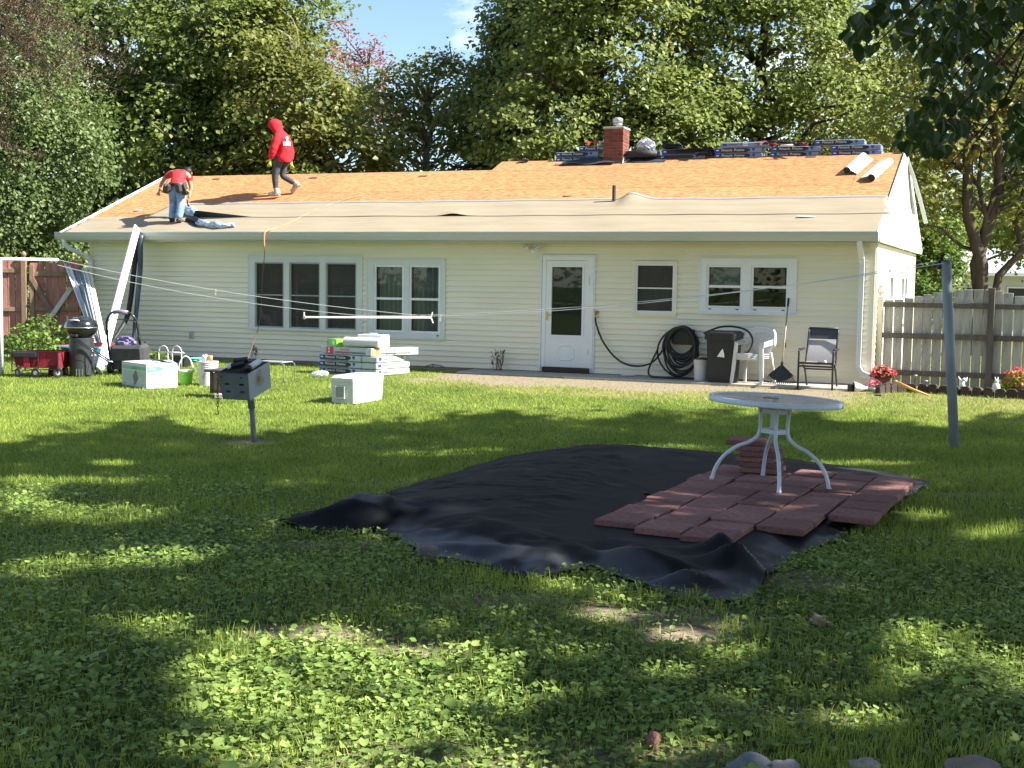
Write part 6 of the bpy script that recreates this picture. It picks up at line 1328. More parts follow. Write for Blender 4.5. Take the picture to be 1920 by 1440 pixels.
# --- green weeds by the left fence
def herb(name, label, c, rx, ry, h, n, size, m, seed, stems=30, cat='plant'):
    r = np.random.default_rng(seed); k = n; th = thing(name, label, cat, c); a = r.uniform(0, 2 * PI, k); rad = np.sqrt(r.uniform(0, 1, k)); x = np.cos(a) * rad * rx; y = np.sin(a) * rad * ry
    hh = h * (1 - .55 * rad ** 2) * (.65 + .7 * vnoise(x * 3 + 5, y * 3 + 9, seed)); z = hh * r.uniform(.1, 1, k) ** .6
    V, F = leaf_quads(np.stack([x, y, z], 1), size, r, .6); link('foliage', fast_mesh('foliage', V, F, m), th); mb = MB(); rr = random.Random(seed)
    for _ in range(stems):
        i = rr.randrange(k); mb.tube([(x[i] * .85, y[i] * .85, -.02), (x[i], y[i], z[i])], .004, 4, False)
    mb.obj('stem', mat('green_stem', (.10, .16, .04), .7), th); return th
p = at(40, 688); herb('weeds', 'tall green weeds growing in front of the red plank fence', (p.x - .1, p.y + 1.7, p.z), 1.05, .8, .78, 1700, .085, L_bush, 51, 60)
p = at(105, 676); herb('weeds', 'lower leafy weeds in front of the fence gate, left of the smoker', (p.x, p.y + 1.5, p.z), .55, .6, .55, 700, .085, L_bush, 52, 30)
p = at(150, 690); herb('weeds', 'low green weeds under the leaning white strips', (p.x + .6, p.y + 1.6, p.z), .6, .4, .28, 300, .07, L_bush, 53, 14)

# --- white strips leaning near the left corner
alum = mat('white_aluminium', (.76, .77, .78), .35, .04, 5, spec=.5); alum_g = mat('grey_aluminium', (.34, .38, .42), .35, .06, 5, metal=.3)
tops = [(122, 491), (135, 500), (146, 502), (156, 504), (164, 508)]; bots = [(184, 655), (188, 659), (191, 660), (193, 661), (196, 662)]
for i, (t_, b_) in enumerate(zip(tops, bots)):
    e_ = ((b_[0] - t_[0]) / (b_[1] - t_[1])); a = at(b_[0] + e_ * 26, b_[1] + 26); b2 = atY(*t_, 26.25 - .03 * i); mb = MB(); mb.bar(a, b2, .11 if i == 0 else .06, .012, (.8, -.6, 0)); mb.bar(a + Vector((.045, .02, 0)), b2 + Vector((.045, .02, 0)), .012, .05, (1, .2, 0))
    tag(mb.obj('metal_strip', alum if i in (0, 3) else alum_g if i in (1, 2) else siding_m, None), ['white metal strip leaning furthest left of the bundle by the fence', 'grey metal strip second from the left of the leaning bundle', 'grey metal strip in the middle of the leaning bundle', 'white metal strip second from the right of the leaning bundle', 'cream metal strip leaning furthest right, next to the downspout'][i], 'metal strip', 'strips leaning at the house corner')
a = at(187, 693); b2 = HW(HL(atwall(257, 421, -.62)).x, -.62, 2.66)
mb = MB(); mb.bar(a, b2, .15, .03, (.8, -.6, 0)); mb.obj('rake_trim', alum)['label'] = 'long white trim board leaning from the lawn up over the gutter'; bpy.data.objects['rake_trim']['category'] = 'trim board'
def ribbon(label, pts, w, m, m2=None, name='rubber_strip', tw=0.0):
    P = smooth_path(pts, 8); mb = MB(); vs = []; n = len(P)
    for i, q in enumerate(P):
        a_ = tw * i / n; d = Vector((math.cos(a_), math.sin(a_), 0)) * w / 2 * (1 if i < n * .8 else .8); vs += [q - d, q + d]
    mb.add(vs, [(2 * i, 2 * i + 1, 2 * i + 3, 2 * i + 2) for i in range(n - 1)]); o = mb.obj(name, m, None, True); md = o.modifiers.new('t', 'SOLIDIFY'); md.thickness = .006; return tag(o, label, 'strip')
hg = lambda px, py, q: atwall(px, py, q)
ribbon('wide black rubber strip hanging behind the leaning white board', [hg(259, 440, -.60), hg(252, 500, -.62), hg(245, 560, -.66), hg(238, 595, -.75), hg(226, 618, -.95), hg(214, 636, -1.15)], .10, blackfelt, tw=.8)
ribbon('bluish black rubber strip hanging straight from the gutter', [hg(263, 440, -.60), hg(263, 500, -.62), hg(258, 560, -.66), hg(254, 600, -.75), hg(249, 646, -.9)], .11, mat('blue_black', (.05, .07, .10), .3, .5, 4), tw=-.7)

# --- fence at the left
fred = mat('red_fence_board', (.33, .13, .10), .85, .22, 5, stretch=(2.5, 2.5, .4), bump=.4, bscale=30, dirt=.6, dirt_rgb=(.30, .21, .15), island=.18, rgb2=(.42, .19, .15)); fbr = mat('brown_fence_wood', (.25, .16, .105), .85, .2, 5, stretch=(2.5, 2.5, .4), bump=.4, island=.15)
FP = HW(-15.70, -.32, 0); FZ = .07; fnx = Vector((math.sin(FZ), -math.cos(FZ), 0)); fax = Vector((math.cos(FZ), math.sin(FZ), 0))
fl_ = thing('fence', 'weathered red plank fence at the left picture edge with a brown post', 'fence', FP, FZ)
def planks(par, x0, x1, y, z0, z1f, w, gap, m, seed, sc=.02):
    r = random.Random(seed); x = x0; cache = {}
    while x < x1:
        h = z1f(x + w / 2); mb = MB(); dx = r.uniform(-.003, .003); mb.cbox((0, 0, (z0 + h) / 2), (w - gap, .018, h - z0), .003); mb.obj('plank', m, par, loc=(x + w / 2, y + r.uniform(-.004, .004), 0), rot=(0, r.uniform(-.006, .006), 0)); x += w
FQ = 0.0; XL = lambda px, py=560: (hplane(px, py, fnx, FP.dot(fnx)) - FP).dot(fax)
planks(fl_, XL(-40), XL(42), FQ, .12, lambda x: 2.02 + .03 * math.sin(x * 3), .145, .005, fred, 3)
for z in (1.78, 1.0, .33): mb = MB(); mb.cbox(((XL(-40) + XL(42)) / 2, FQ - .03, z), (XL(42) - XL(-40), .038, .085), .004); mb.obj('rail', fbr, fl_)
mb = MB(); mb.cbox((XL(47), FQ - .05, 1.0), (.10, .10, 2.05), .006); mb.lathe([(.045, 2.03), (.03, 2.06), (.05, 2.09), (.055, 2.12), (.03, 2.16), (0, 2.18)], 14, (XL(47), FQ - .05, 0)); mb.obj('post', fbr, fl_)
gt = thing('fence_gate', 'red plank gate with crossed braces between the fence post and the house', 'gate', FP, FZ)
g0, g1 = XL(57), .05
planks(gt, g0, g1, FQ, .12, lambda x: 1.94 + .10 * ((x - g0) / (g1 - g0) - .2) ** 2, .145, .005, fred, 4)
for z in (1.72, 1.02, .33): mb = MB(); mb.cbox(((g0 + g1) / 2, FQ - .03, z), (g1 - g0, .038, .085), .004); mb.obj('rail', fbr, gt)
mb = MB(); mb.cbox((g0 + .05, FQ - .052, 1.02), (.09, .04, 1.75), .004); mb.obj('stile', fbr, gt)
xm = XL(104); mb = MB(); mb.bar((g0 + .06, FQ - .075, 1.62), (xm - .04, FQ - .075, .92), .09, .03, (0, 1, 0)); mb.obj('brace', fbr, gt)
mb = MB(); mb.bar((XL(58), FQ - .10, .30), (xm, FQ - .10, .95), .09, .03, (0, 1, 0)); mb.bar((xm + .001, FQ - .10, .951), (XL(136), FQ - .10, 1.45), .089, .03, (0, 1, 0)); mb.obj('brace', mat('pale_brace', (.58, .54, .50), .7, .15, 6, stretch=(2, 2, .5)), gt)
mb = MB(); mb.tube([(XL(53), FQ - .08, 1.12), (XL(60), FQ - .09, 1.12)], .012, 6); mb.tube([(XL(54), FQ - .08, 1.12), (XL(55), FQ - .11, 1.08)], .01, 6); mb.obj('latch', blackp, gt)

# --- clothes line
pipe_w = mat('white_pipe', (.74, .75, .76), .4, .06, 5, dirt=.15, dirt_rgb=(.4, .38, .34)); pipe_g = mat('grey_pipe', (.27, .295, .315), .45, .12, 6, dirt=.5, dirt_rgb=(.17, .20, .23), stretch=(1, 1, .5))
bs = at(3, 702); lt = thing('clothes_post', 'white steel T-shaped clothes post at the left picture edge', 'clothes post', bs)
barA = atY(109, 487, bs.y + .55) - bs; mid = Vector((0, 0, barA.z - .01)); mb = MB(); mb.tube([(0, 0, -.1), mid], .034, 12); mb.obj('post', pipe_w, lt, True)
dirb = (barA - mid); mb = MB(); mb.tube([mid - dirb, mid + dirb], .026, 12); mb.obj('crossbar', pipe_w, lt, True)
bR = at(1791, 839); rt = thing('clothes_post', 'leaning grey steel clothes post in front of the weathered fence', 'clothes post', bR)
tpR = atY(1774, 489, bR.y - .02) - bR; mb = MB(); mb.tube([(0, 0, -.1), tpR], .051, 18); mb.obj('post', pipe_g, rt, True)
bd_ = Vector((.50, .866, 0)).normalized(); cb_ = tpR + Vector((-.005, 0, .03)); mb = MB(); ax_ = Vector((.345, .94, .02)) * .5; mb.tube([cb_ - ax_, cb_ + ax_], .036, 14, False); mb.obj('crossbar', mat('pipe_dark_grey', (.05, .055, .06), .5, .2, 6), rt, True)
mb = MB(); mb.cbox(tpR + Vector((-.05, .03, -.04)), (.07, .05, .10), .01); mb.tube([tpR + Vector((-.09, .03, -.02)), tpR + Vector((-.13, .03, -.05)), tpR + Vector((-.10, .03, -.08))], .007, 6); mb.obj('line_clamp', blackp, rt)
line_m = mat('line_cord', (.78, .78, .74), .5, .05, 9)
A1 = lt.location + mid + dirb; A2 = atY(108, 497, bs.y + .1); E1 = atY(1764, 489, bR.y + .35); E2 = atY(1768, 494, bR.y - .4)
PL = atY(570, 595, 17.0); PR = atY(808, 595.5, 18.6)
def sagline(a, b, f): m_ = PL.lerp(PR, f) + Vector((0, 0, .02)); return catenary(a, m_, .10, 30) + catenary(m_, b, .13, 30)[1:]   # the pole's weight pulls each line down to a low point
l1 = sagline(A1, E1, .97); l2 = sagline(A2, E2, .45)
for P, lab in ((l1, 'white clothes line strung from post to post, the far one'), (l2, 'white clothes line strung from post to post, the near one')):
    mb = MB(); mb.tube(P, .0042, 6, False); tag(mb.obj('clothes_line', line_m, None, True), lab, 'clothes line')
pp = thing('spreader_pole', 'white pole lying across the sagging clothes lines', 'pole', (0, 0, 0)); mb = MB(); mb.tube([PL, PR], .016, 10); mb.obj('pole', white_p, pp, True); mb = MB(); mb.tube([PL, PL.lerp(PR, .004)], .028, 10); mb.tube([PL.lerp(PR, .493), PL.lerp(PR, .503)], .026, 10); mb.tube([PL + Vector((0, 0, .07)), PL + Vector((0, 0, -.01))], .012, 6); mb.tube([PR, PR + Vector((.02, 0, .08))], .012, 6); mb.tube([PR, PR + Vector((.03, 0, -.08))], .012, 6); mb.obj('end_cap', mat('cream_cap', (.6, .57, .48), .5), pp)
pegm = mat('peg_wood', (.6, .56, .42), .7)
for i, (P, px, lab) in enumerate(((l1, 838, 'small pale clothes peg on the line just right of the white pole'), (l1, 405, 'small pale clothes peg on the line left of the three-part window'))):
    q = min(P, key=lambda q: abs(topx(np.array([[*q]]))[0][0] - px)); mb = MB(); mb.box((-.006, 0, -.03), (.008, .012, .09)); mb.box((.006, 0, -.03), (.008, .012, .09)); tag(mb.obj('clothes_peg', pegm, None, loc=q, rot=(0, .1, 0)), lab, 'clothes peg')
# ================================================================== things along the wall
SLABZ = .127
def wl(px, py, q, z):                         # a point of the strip before the wall, from the pixel of its foot
    x = HL(atwall(px, py, q)).x; return HW(x, q, z)
# window-well rim and dry plants
p = HW(-7.62, -.28, .10); mb = MB(); mb.tube([(.23 * math.cos(a), -.02 - .12 * math.sin(a) * 0, .0 + .085 * math.sin(a)) for a in np.linspace(0, PI, 16)], .011, 6); mb.tube([(.23 * math.cos(a), -.26 * math.sin(a), .02) for a in np.linspace(0, PI, 16)], .012, 6); mb.tube([(-.05, -.02, .09), (.1, -.2, .03)], .02, 6); o = mb.obj('window_well', mat('rusty_rim', (.20, .17, .13), .7, .3, 12), None, True, p, (0, 0, -TH)); tag(o, 'low arched metal window-well rim at the foot of the wall', 'window well')
def stems(label, c, n, h, m, seed, fl=None):
    r = random.Random(seed); th = thing('dry_plant', label, 'plant', c); mb = MB(); tips = []
    for _ in range(n):
        d = Vector((r.gauss(0, .28), r.gauss(0, .15), 1)).normalized() * h * r.uniform(.5, 1); b = Vector((r.gauss(0, .03), r.gauss(0, .02), 0)); mb.tube([b, b + d * .5 + Vector((r.gauss(0, .02), 0, 0)), b + d], .0035, 4, False); tips.append(b + d)
    mb.obj('stem', m, th); V, F = leaf_quads(np.array([tuple(t - Vector((0, 0, r.uniform(0, .15)))) for t in tips for _ in range(4)]), .045, np.random.default_rng(seed)); link('foliage', fast_mesh('foliage', V, F, fl or m), th)
dry = mat('dry_stem', (.12, .075, .05), .9, .3, 9)
stems('dark dry plant with thin stems left of the storm door', HW(-6.42, -.2, .10), 16, .42, dry, 3)
stems('thin withered vine on the wall behind the big carton', HW(-13.7 + 2.05, -.06, .10), 3, .45, dry, 4); stems('small brown flower stalk between the mower and the carton', HW(-14.05, -.35, .10), 5, .55, mat('rusty_flower', (.30, .13, .04), .9, .3, 9), 5)
# hose
hose_m = mat('black_hose', (.014, .014, .015), .42, .2, 5, spec=.45)
hs = thing('garden_hose', 'long black garden hose coiled in loops over the hanger on the wall', 'hose', HW(0, 0, 0), -TH)
r = random.Random(6); cxh = -3.085
def loop(w, zb, zt_, y, ph, ox):
    return [(cxh + ox + w * math.sin(a) * (1 + .08 * math.sin(2 * a + ph)), y + .03 * math.sin(a + ph), (zt_ + zb) / 2 + (zt_ - zb) / 2 * math.cos(a)) for a in np.linspace(0, 2 * PI, 30)]
mb = MB()
for i, (w, zb, zt_, ox) in enumerate([(.235, .44, .99, 0), (.245, .40, 1.0, .01), (.225, .36, .985, .0), (.25, .47, .995, -.01), (.23, .50, 1.0, .01), (.215, .42, .98, .02), (.26, .33, .99, .0), (.27, .20, .985, -.02), (.30, .17, .97, -.04), (.33, .15, .96, -.07), (.28, .25, .98, .02), (.25, .30, .985, -.05), (.20, .53, .99, 0)]):
    mb.tube(loop(w, zb, zt_, -.13 - .022 * (i % 7), r.uniform(0, 6), ox), .0165, 8, False)
mb.obj('coil', hose_m, hs, True)
mb = MB(); mb.tube(smooth_path([(-4.66, -.085, 1.11), (-4.63, -.10, .98), (-4.50, -.12, .70), (-4.25, -.14, .42), (-3.95, -.15, .30), (-3.62, -.16, .36), (-3.40, -.17, .62), (-3.28, -.17, .86), (-3.10, -.17, 1.0)], 8), .0165, 8); mb.obj('feed_length', hose_m, hs, True)
mb = MB(); mb.tube(smooth_path([(-2.82, -.2, .60), (-2.80, -.22, .30), (-2.75, -.35, .15), (-3.1, -.45, .142), (-3.5, -.42, .142), (-3.62, -.3, .25), (-3.50, -.2, .6)], 8), .0165, 8); mb.obj('loose_loop', hose_m, hs, True)
tl = thing('hose_end', 'loose black hose end with a nozzle arching over the trash can to the white chair', 'hose', HW(0, 0, 0), -TH)
mb = MB(); mb.tube(smooth_path([(-2.68, -.32, .90), (-2.55, -.40, .955), (-2.35, -.50, 1.02), (-2.12, -.56, 1.03), (-1.90, -.60, .97), (-1.80, -.64, .82), (-1.84, -.68, .66), (-1.92, -.70, .58)], 8), .0165, 8); mb.obj('hose', hose_m, tl, True); mb = MB(); mb.tube([(-1.90, -.70, .60), (-2.0, -.72, .565)], .028, 10); mb.cbox((-2.03, -.72, .57), (.07, .05, .07), .012); mb.obj('nozzle', black_rub, tl)
# bottle lying on the strip
mb = MB(); mb.M = Matrix.Rotation(PI / 2, 4, 'Y'); mb.lathe([(.035, -.13), (.038, -.12), (.038, .04), (.015, .09), (.015, .12), (0, .12)], 14); p = wl(1180, 702, -.35, SLABZ + .038); tag(mb.obj('plastic_bottle', white_p, None, True, p, (0, 0, -TH - .1)), 'white plastic bottle lying on the concrete strip right of the door', 'bottle'); mb = MB(); mb.box((0, 0, .03), (.03, .02, .06)); tag(mb.obj('white_clip', white_p, None, loc=wl(1167, 702, -.3, SLABZ), rot=(0, 0, -TH)), 'small white plastic bit standing beside the lying bottle', 'clip')
# white bucket with a black lid
p = wl(1314, 700, -.45, SLABZ); b_ = pail('bucket', 'small white ribbed bucket with dark lid between the hose and the trash can', (p.x, p.y, p.z), .105, .122, .36, white_p, 3, blackp); mb = MB(); mb.tube([(-.12, -.04, .33), (-.02, -.13, .40), (.06, -.1, .41)], .006, 6); mb.obj('handle', white_p, b_, True)
# trash can
p = wl(1356, 700, -.55, SLABZ); can = thing('trash_can', 'tall square black trash can with a torn white sticker', 'trash can', p, -TH)
canm = mat('can_black', (.020, .020, .022), .55, .2, 6, bump=.1); mb = MB(); roundbox(mb, .43, .43, 0, .70, .07, 1.17); autosmooth(mb.obj('body', canm, can)); mb = MB(); roundbox(mb, .56, .56, .69, .80, .10, 1.0); autosmooth(mb.obj('rim', canm, can)); mb = MB(); roundbox(mb, .53, .53, .802, .83, .09, .9); autosmooth(mb.obj('lid', canm, can))
mb = MB(); mb.prism([(-.05, .42), (.07, .41), (.065, .47), (.04, .55), (.02, .53)], (-.262, -.2605), 'y'); mb.M = None; o = mb.obj('sticker', white_ink, can); o.rotation_euler = (0, 0, 0); o.location = (0.0, .0, 0)
# stacked white chairs
def mono_chair(label, c, rz_, k):
    th = thing('plastic_chair', label, 'chair', c, rz_, 'white chairs stacked by the trash can')
    def seat(u, v): x = (u - .5) * .44; y = (v - .5) * .42; return Vector((x * (1 - .08 * v), y, .425 - .02 * math.cos(x * 6) * (1 - v) - .012 * v))
    mb = MB(); mb.grid(seat, 10, 8); mb.box((0, -.215, .405), (.44, .012, .05)); o = mb.obj('seat', white_p, th, True); md = o.modifiers.new('t', 'SOLIDIFY'); md.thickness = .008
    # rounded back: rim, and a fan of slats
    def backpt(a, z_): rr_ = .27; return Vector((rr_ * math.sin(a) * 1.0, .17 + .13 * math.cos(a) * .9 + .10 * (z_ - .42), z_))
    def top(a): return .42 + .42 * math.cos(a * .62) ** .5 if abs(a) < 2.2 else .55
    mb = MB(); A_s = np.linspace(-1.75, 1.75, 30); outer = [backpt(a, .44 + .40 * max(0, math.cos(a * .80)) ** .55) for a in A_s]; mb.tube(outer, .026, 8); inner_ = [backpt(a, .42 + .34 * max(0, math.cos(a * .86)) ** .6) for a in np.linspace(-1.3, 1.3, 22)]; mb.tube(inner_, .015, 6)
    o = mb.obj('back_rim', white_p, th, True)
    mb = MB(); vs = []; 
    for a, pz in zip(A_s, outer): pass
    mb.grid(lambda u, v: (lambda a: backpt(a, (.42 + .34 * max(0, math.cos(a * .86)) ** .6) * (1 - v) + (.44 + .40 * max(0, math.cos(a * .80)) ** .55) * v))(-1.25 + 2.5 * u), 24, 3); o = mb.obj('back_panel', white_p, th, True); md = o.modifiers.new('t', 'SOLIDIFY'); md.thickness = .007
    for i in range(7):
        a0 = (i - 3) * .13; a1 = (i - 3) * .27; mb = MB(); mb.bar(backpt(a0, .41), backpt(a1, .43 + .33 * max(0, math.cos(a1 * .86)) ** .6), .046, .008, (0, 1, 0)); mb.obj('slat', white_p, th)
    for sx in (-1, 1):
        mb = MB(); mb.grid(lambda u, v: Vector((sx * (.235 + .02 * (1 - v)), -.22 + .40 * v + (u - .5) * .0, .60 + .04 * v)) + Vector((sx * (u - .5) * .05, 0, .008 * math.sin(PI * u))), 4, 8); o = mb.obj('armrest', white_p, th, True); md = o.modifiers.new('t', 'SOLIDIFY'); md.thickness = .010
        for (y0, y1, w) in ((-.20, -.25, .055), (.17, .25, .05)):
            zt2 = .60 if y0 < 0 else .44
            mb = MB(); mb.bar((sx * .215, y0, zt2), (sx * .245, (y0 + y1) / 2, .2), w, .026, (0, 1, 0)); mb.bar((sx * .245, (y0 + y1) / 2, .201), (sx * .262, y1, 0), w * .85, .024, (0, 1, 0)); mb.obj('leg', white_p, th)
    return th
p = wl(1412, 705, -.62, SLABZ)
for k, lab in enumerate(('lowest white plastic chair of the stack beside the trash can', 'middle white plastic chair of the stack beside the trash can', 'topmost white plastic chair of the stack, holding the hose nozzle')):
    mono_chair(lab, (p.x, p.y, p.z + k * .030), -TH - .25 + .02 * k, k)
# leaf rake leaning on the wall
rk = thing('leaf_rake', 'black fan-shaped leaf rake leaning upright against the wall', 'rake', HW(0, 0, 0), -TH)
x0 = HL(wl(1463, 712, -.62, .2)).x; x1 = HL(atwall(1478, 572, -.06)).x; t0 = Vector((x0, -.52, .40)); t1 = Vector((x1, -.05, 1.50)); mb = MB(); mb.tube([t0, t1], .0135, 10); mb.obj('handle', mat('rake_pole', (.34, .29, .22), .5, .2, 8), rk, True); mb = MB(); mb.tube([t1.lerp(t0, .12), t1], .017, 10); mb.obj('grip', black_rub, rk, True)
mb = MB(); dn = Vector((0, -.10, -.25)); hub = t0 + Vector((0, -.01, .02)); mb.tube([t0 + Vector((0, .02, .08)), hub + dn * .2], .022, 8)
fan = [hub + Vector((math.sin(a) * .24, -.10 * math.cos(a), -.22 * math.cos(a) - .02)) for a in np.linspace(-.98, .98, 9)]; vs = [hub + Vector((0, 0, .03))] + fan; mb.add(vs, [(0, i, i + 1) for i in range(1, 9)]); mb.add([q + Vector((0, .006, 0)) for q in vs], [(0, i + 1, i) for i in range(1, 9)]); mb.obj('fan', blackp, rk)
for i in range(19):
    a = -.98 + 1.96 * i / 18; s = hub + Vector((math.sin(a) * .20, -.085 * math.cos(a), -.19 * math.cos(a) - .02)); e = Vector((x0 + math.sin(a) * .29, -.66 - .02 * math.cos(a), .165 + .06 * (1 - math.cos(a)))); mb = MB(); mb.bar(s, e, .010, .005, (0, 1, 0)); mb.bar(e, e + Vector((0, .02, -.03)), .010, .005, (0, 1, 0)); mb.obj('tine', blackp, rk)
mb = MB(); mb.cbox((0, 0, 0), (.022, .03, .08), .005); tag(mb.obj('wall_hook', black_rub, None, loc=HW(HL(atwall(1472, 647, -.03)).x, -.035, HL(atwall(1472, 647, -.03)).z), rot=(0, 0, -TH)), 'small black tool hook on the wall beside the rake handle', 'hook')
# sling chair
p = wl(1534, 712, -.80, gz(*(wl(1534, 712, -.8, 0))[:2])); ch = thing('sling_chair', 'dark framed garden chair with a pale grey mesh sling, right of the rake', 'chair', (p.x, p.y, p.z + .0), -TH - .04)
frm = mat('chair_frame', (.030, .032, .037), .4, .15, 6, metal=.3); slg = mat('grey_sling', (.42, .41, .42), .8, .08, 60, bump=.3, bscale=300, trans=.2); slt = mat('shaded_sling', (.06, .065, .08), .8, .1, 60)
for sx in (-1, 1):
    mb = MB(); mb.tube(smooth_path([(sx * .265, -.24, 0), (sx * .265, -.245, .30), (sx * .265, -.235, .56), (sx * .265, -.20, .60), (sx * .265, 0, .61), (sx * .265, .17, .62)], 5), .0165, 8); mb.obj('front_leg', frm, ch, True)
    mb = MB(); mb.tube([(sx * .235, .33, 0), (sx * .24, .12, .30), (sx * .245, -.06, .40)], .0155, 8); mb.obj('rear_leg', frm, ch, True)
    mb = MB(); mb.tube(smooth_path([(sx * .235, -.24, .41), (sx * .235, .10, .375), (sx * .235, .16, .40), (sx * .23, .22, .60), (sx * .225, .33, .94)], 5), .0155, 8); mb.obj('side_rail', frm, ch, True)
    mb = MB(); mb.cbox((sx * .265, -.02, .625), (.045, .34, .018), .006); mb.obj('armrest', frm, ch)
for w_, y_, z_, r_ in ((.225, .33, .94, .0155), (.25, -.24, .41, .0165), (.26, -.235, .36, .014), (.24, .12, .30, .012)): MB().tube([(-w_, y_, z_), (w_, y_, z_)], r_, 8).obj('crossbar', frm, ch, True)
mb = MB(); mb.grid(lambda u, v: Vector(((u - .5) * .45, .15 + .045 * v - .03 * math.sin(PI * u) * 0 + .10 * v * v + .03 * v, .40 + .37 * v)), 6, 8); mb.obj('back_sling', slg, ch, True); mb = MB(); mb.grid(lambda u, v: Vector(((u - .5) * .45, .276 + .054 * v, .771 + .169 * v)), 6, 4); mb.obj('back_sling', slt, ch, True)  # top of the sling coloured dark for the eave shade on it
mb = MB(); mb.grid(lambda u, v: Vector(((u - .5) * .46, -.24 + .39 * v, .414 - .035 * math.sin(PI * v) - .012 * v)), 6, 8); mb.obj('seat_sling', slg, ch, True)
mb = MB(); mb.box((-.02, -.20, .425), (.30, .05, .012), (0, 0, .1)); mb.ball((.12, -.18, .435), .028, 10, 6); tag(mb.obj('paint_stick', mat('cream_stick', (.7, .62, .4), .7), None, loc=ch.location, rot=(0, 0, -TH)), 'pale wooden stick lying on the front of the grey sling chair', 'stick')
# white funnel tool on the ground
p = at(1612, 733); fn = thing('blower_nozzle', 'white flared plastic nozzle with a pipe, lying right of the sling chair', 'nozzle', (p.x, p.y, p.z + .05), .0)
mb = MB(); mb.M = Matrix.Rotation(PI / 2 + .06, 4, 'Y') @ Matrix.Identity(4); mb.lathe([(.085, -.10), (.09, -.09), (.05, .03), (.03, .08), (.028, .12)], 18, cap=False); mb.obj('cone', white_p, fn, True); mb = MB(); mb.tube([(.10, 0, 0), (.36, -.02, -.04)], .022, 10); mb.obj('pipe', galv_m, fn, True); mb = MB(); mb.tube([(-.18, .0, -.01), (-.10, 0, -.01)], .055, 14); mb.obj('socket', blackp, fn, True)
mb = MB(); mb.cbox((0, 0, .012), (.10, .05, .025), .008); tag(mb.obj('rubber_puck', black_rub, None, loc=at(1646, 745) + Vector((0, 0, .02))), 'small flat black piece on the worn grass below the flower pot', 'cap')

# --- flower bed edging, flowers, figurines, lights
edgm = mat('dark_edging', (.060, .042, .036), .85, .25, 9, bump=.5, bscale=40, island=.2)
eg = thing('bed_edging', 'row of dark scalloped edging bricks along the foot of the weathered fence', 'edging', (0, 0, 0))
epts = smooth_path([at(1640, 738), at(1690, 735), at(1760, 738), at(1850, 744), at(1925, 748), at(1990, 752)], 40); em = MB(); em.cbox((0, 0, .06), (.148, .085, .14), .012); em.prism([(-.07, .12), (-.04, .15), (.04, .15), (.07, .12)], (-.04, .04), 'y'); em_ = em.mesh('edging_brick', edgm); d = 0; last = epts[0]; rr = random.Random(3)
for a, b in zip(epts[:-1], epts[1:]):
    d += (b - a).length
    if d > .155: d = 0; yw = math.atan2((b - a).y, (b - a).x); link('edging_brick', em_, eg, (b.x, b.y + .06, gz(b.x, b.y) - .02 + rr.uniform(-.008, .008)), (0, rr.gauss(0, .03), yw))
coral = leafmat('coral_petal', (.62, .06, .07), (.86, .26, .22), trans=.3, nscale=6); pinkp = leafmat('pink_petal', (.55, .04, .10), (.8, .16, .24), trans=.3, nscale=6); limel = leafmat('lime_foliage', (.26, .36, .04), (.50, .58, .10), trans=.4, nscale=5); darkl = leafmat('bronze_foliage', (.04, .05, .02), (.10, .12, .04), trans=.3, nscale=5)
def flowerpot(label, c, rad, h, fm, lm, seed, pr=.12, ph_=.15, n=420):
    th = thing('flower_pot', label, 'flower pot', c); mb = MB(); mb.lathe([(pr * .8, 0), (pr, ph_ - .03), (pr + .012, ph_ - .03), (pr + .012, ph_), (pr - .01, ph_), (pr - .02, ph_ - .03), (0, ph_ - .03)], 24); autosmooth(mb.obj('pot', mat('brown_pot', (.10, .055, .045), .7, .2, 9), th)); r = np.random.default_rng(seed)
    def dome(k, s, zo): d_ = r.normal(0, 1, (k, 3)); d_[:, 2] = np.abs(d_[:, 2]); d_ /= np.linalg.norm(d_, axis=1)[:, None]; return d_ * s * r.uniform(.75, 1.05, (k, 1)) * np.array([rad, rad, h]) + np.array([0, 0, zo])
    V, F = leaf_quads(dome(n, .92, ph_ - .02), .045, r, .5); link('leaves', fast_mesh('leaves', V, F, lm), th); c_ = dome(95, 1.0, ph_); P = np.repeat(c_, 6, 0) + r.normal(0, .013, (95 * 6, 3)); V, F = leaf_quads(P, .036, r, .3); link('blossoms', fast_mesh('blossoms', V, F, fm), th)
    mb = MB(); [mb.tube([(0, 0, ph_ - .03), tuple(q * .95 + np.array([0, 0, -.01]))], .003, 4, False) for q in c_[:40]]; mb.obj('stem', mat('green_stem', (.10, .16, .04), .7), th); return th
p = at(1662, 731); flowerpot('brown pot of coral red begonias at the end of the downspout', (p.x, p.y + .22, gz(p.x, p.y) + .05), .20, .17, coral, darkl, 5)
p = at(1916, 742); flowerpot('pot of pinkish red flowers over lime leaves at the right picture edge', (p.x + .03, p.y + .25, gz(p.x, p.y) + .0), .22, .26, pinkp, limel, 6, n=700); 
p = at(1892, 741); herb('lime_plant', 'low lime green plant spilling beside the right flower pot', (p.x, p.y + .2, p.z), .16, .13, .24, 160, .06, limel, 61, 12)
p = at(1646, 733); herb('bedding_plant', 'small pink bedding flowers tucked under the downspout end', (p.x, p.y + .2, p.z + .02), .12, .10, .16, 80, .035, pinkp, 62, 10)
ohm = mat('orange_handle', (.62, .30, .10), .55, .15, 7); a = at(1742, 744); b = atY(1680, 716, a.y + .25); mb = MB(); mb.tube([a + Vector((0, 0, .02)), a.lerp(b, .5), b], .022, 10, True, [.012, .02, .026]); mb.ball(tuple(b), .03, 10, 6); tag(mb.obj('tool_handle', ohm, None, True), 'orange-brown wooden tool handle lying over the edging bricks', 'tool handle')
wfig = mat('white_figure', (.72, .72, .74), .5, .08, 20)
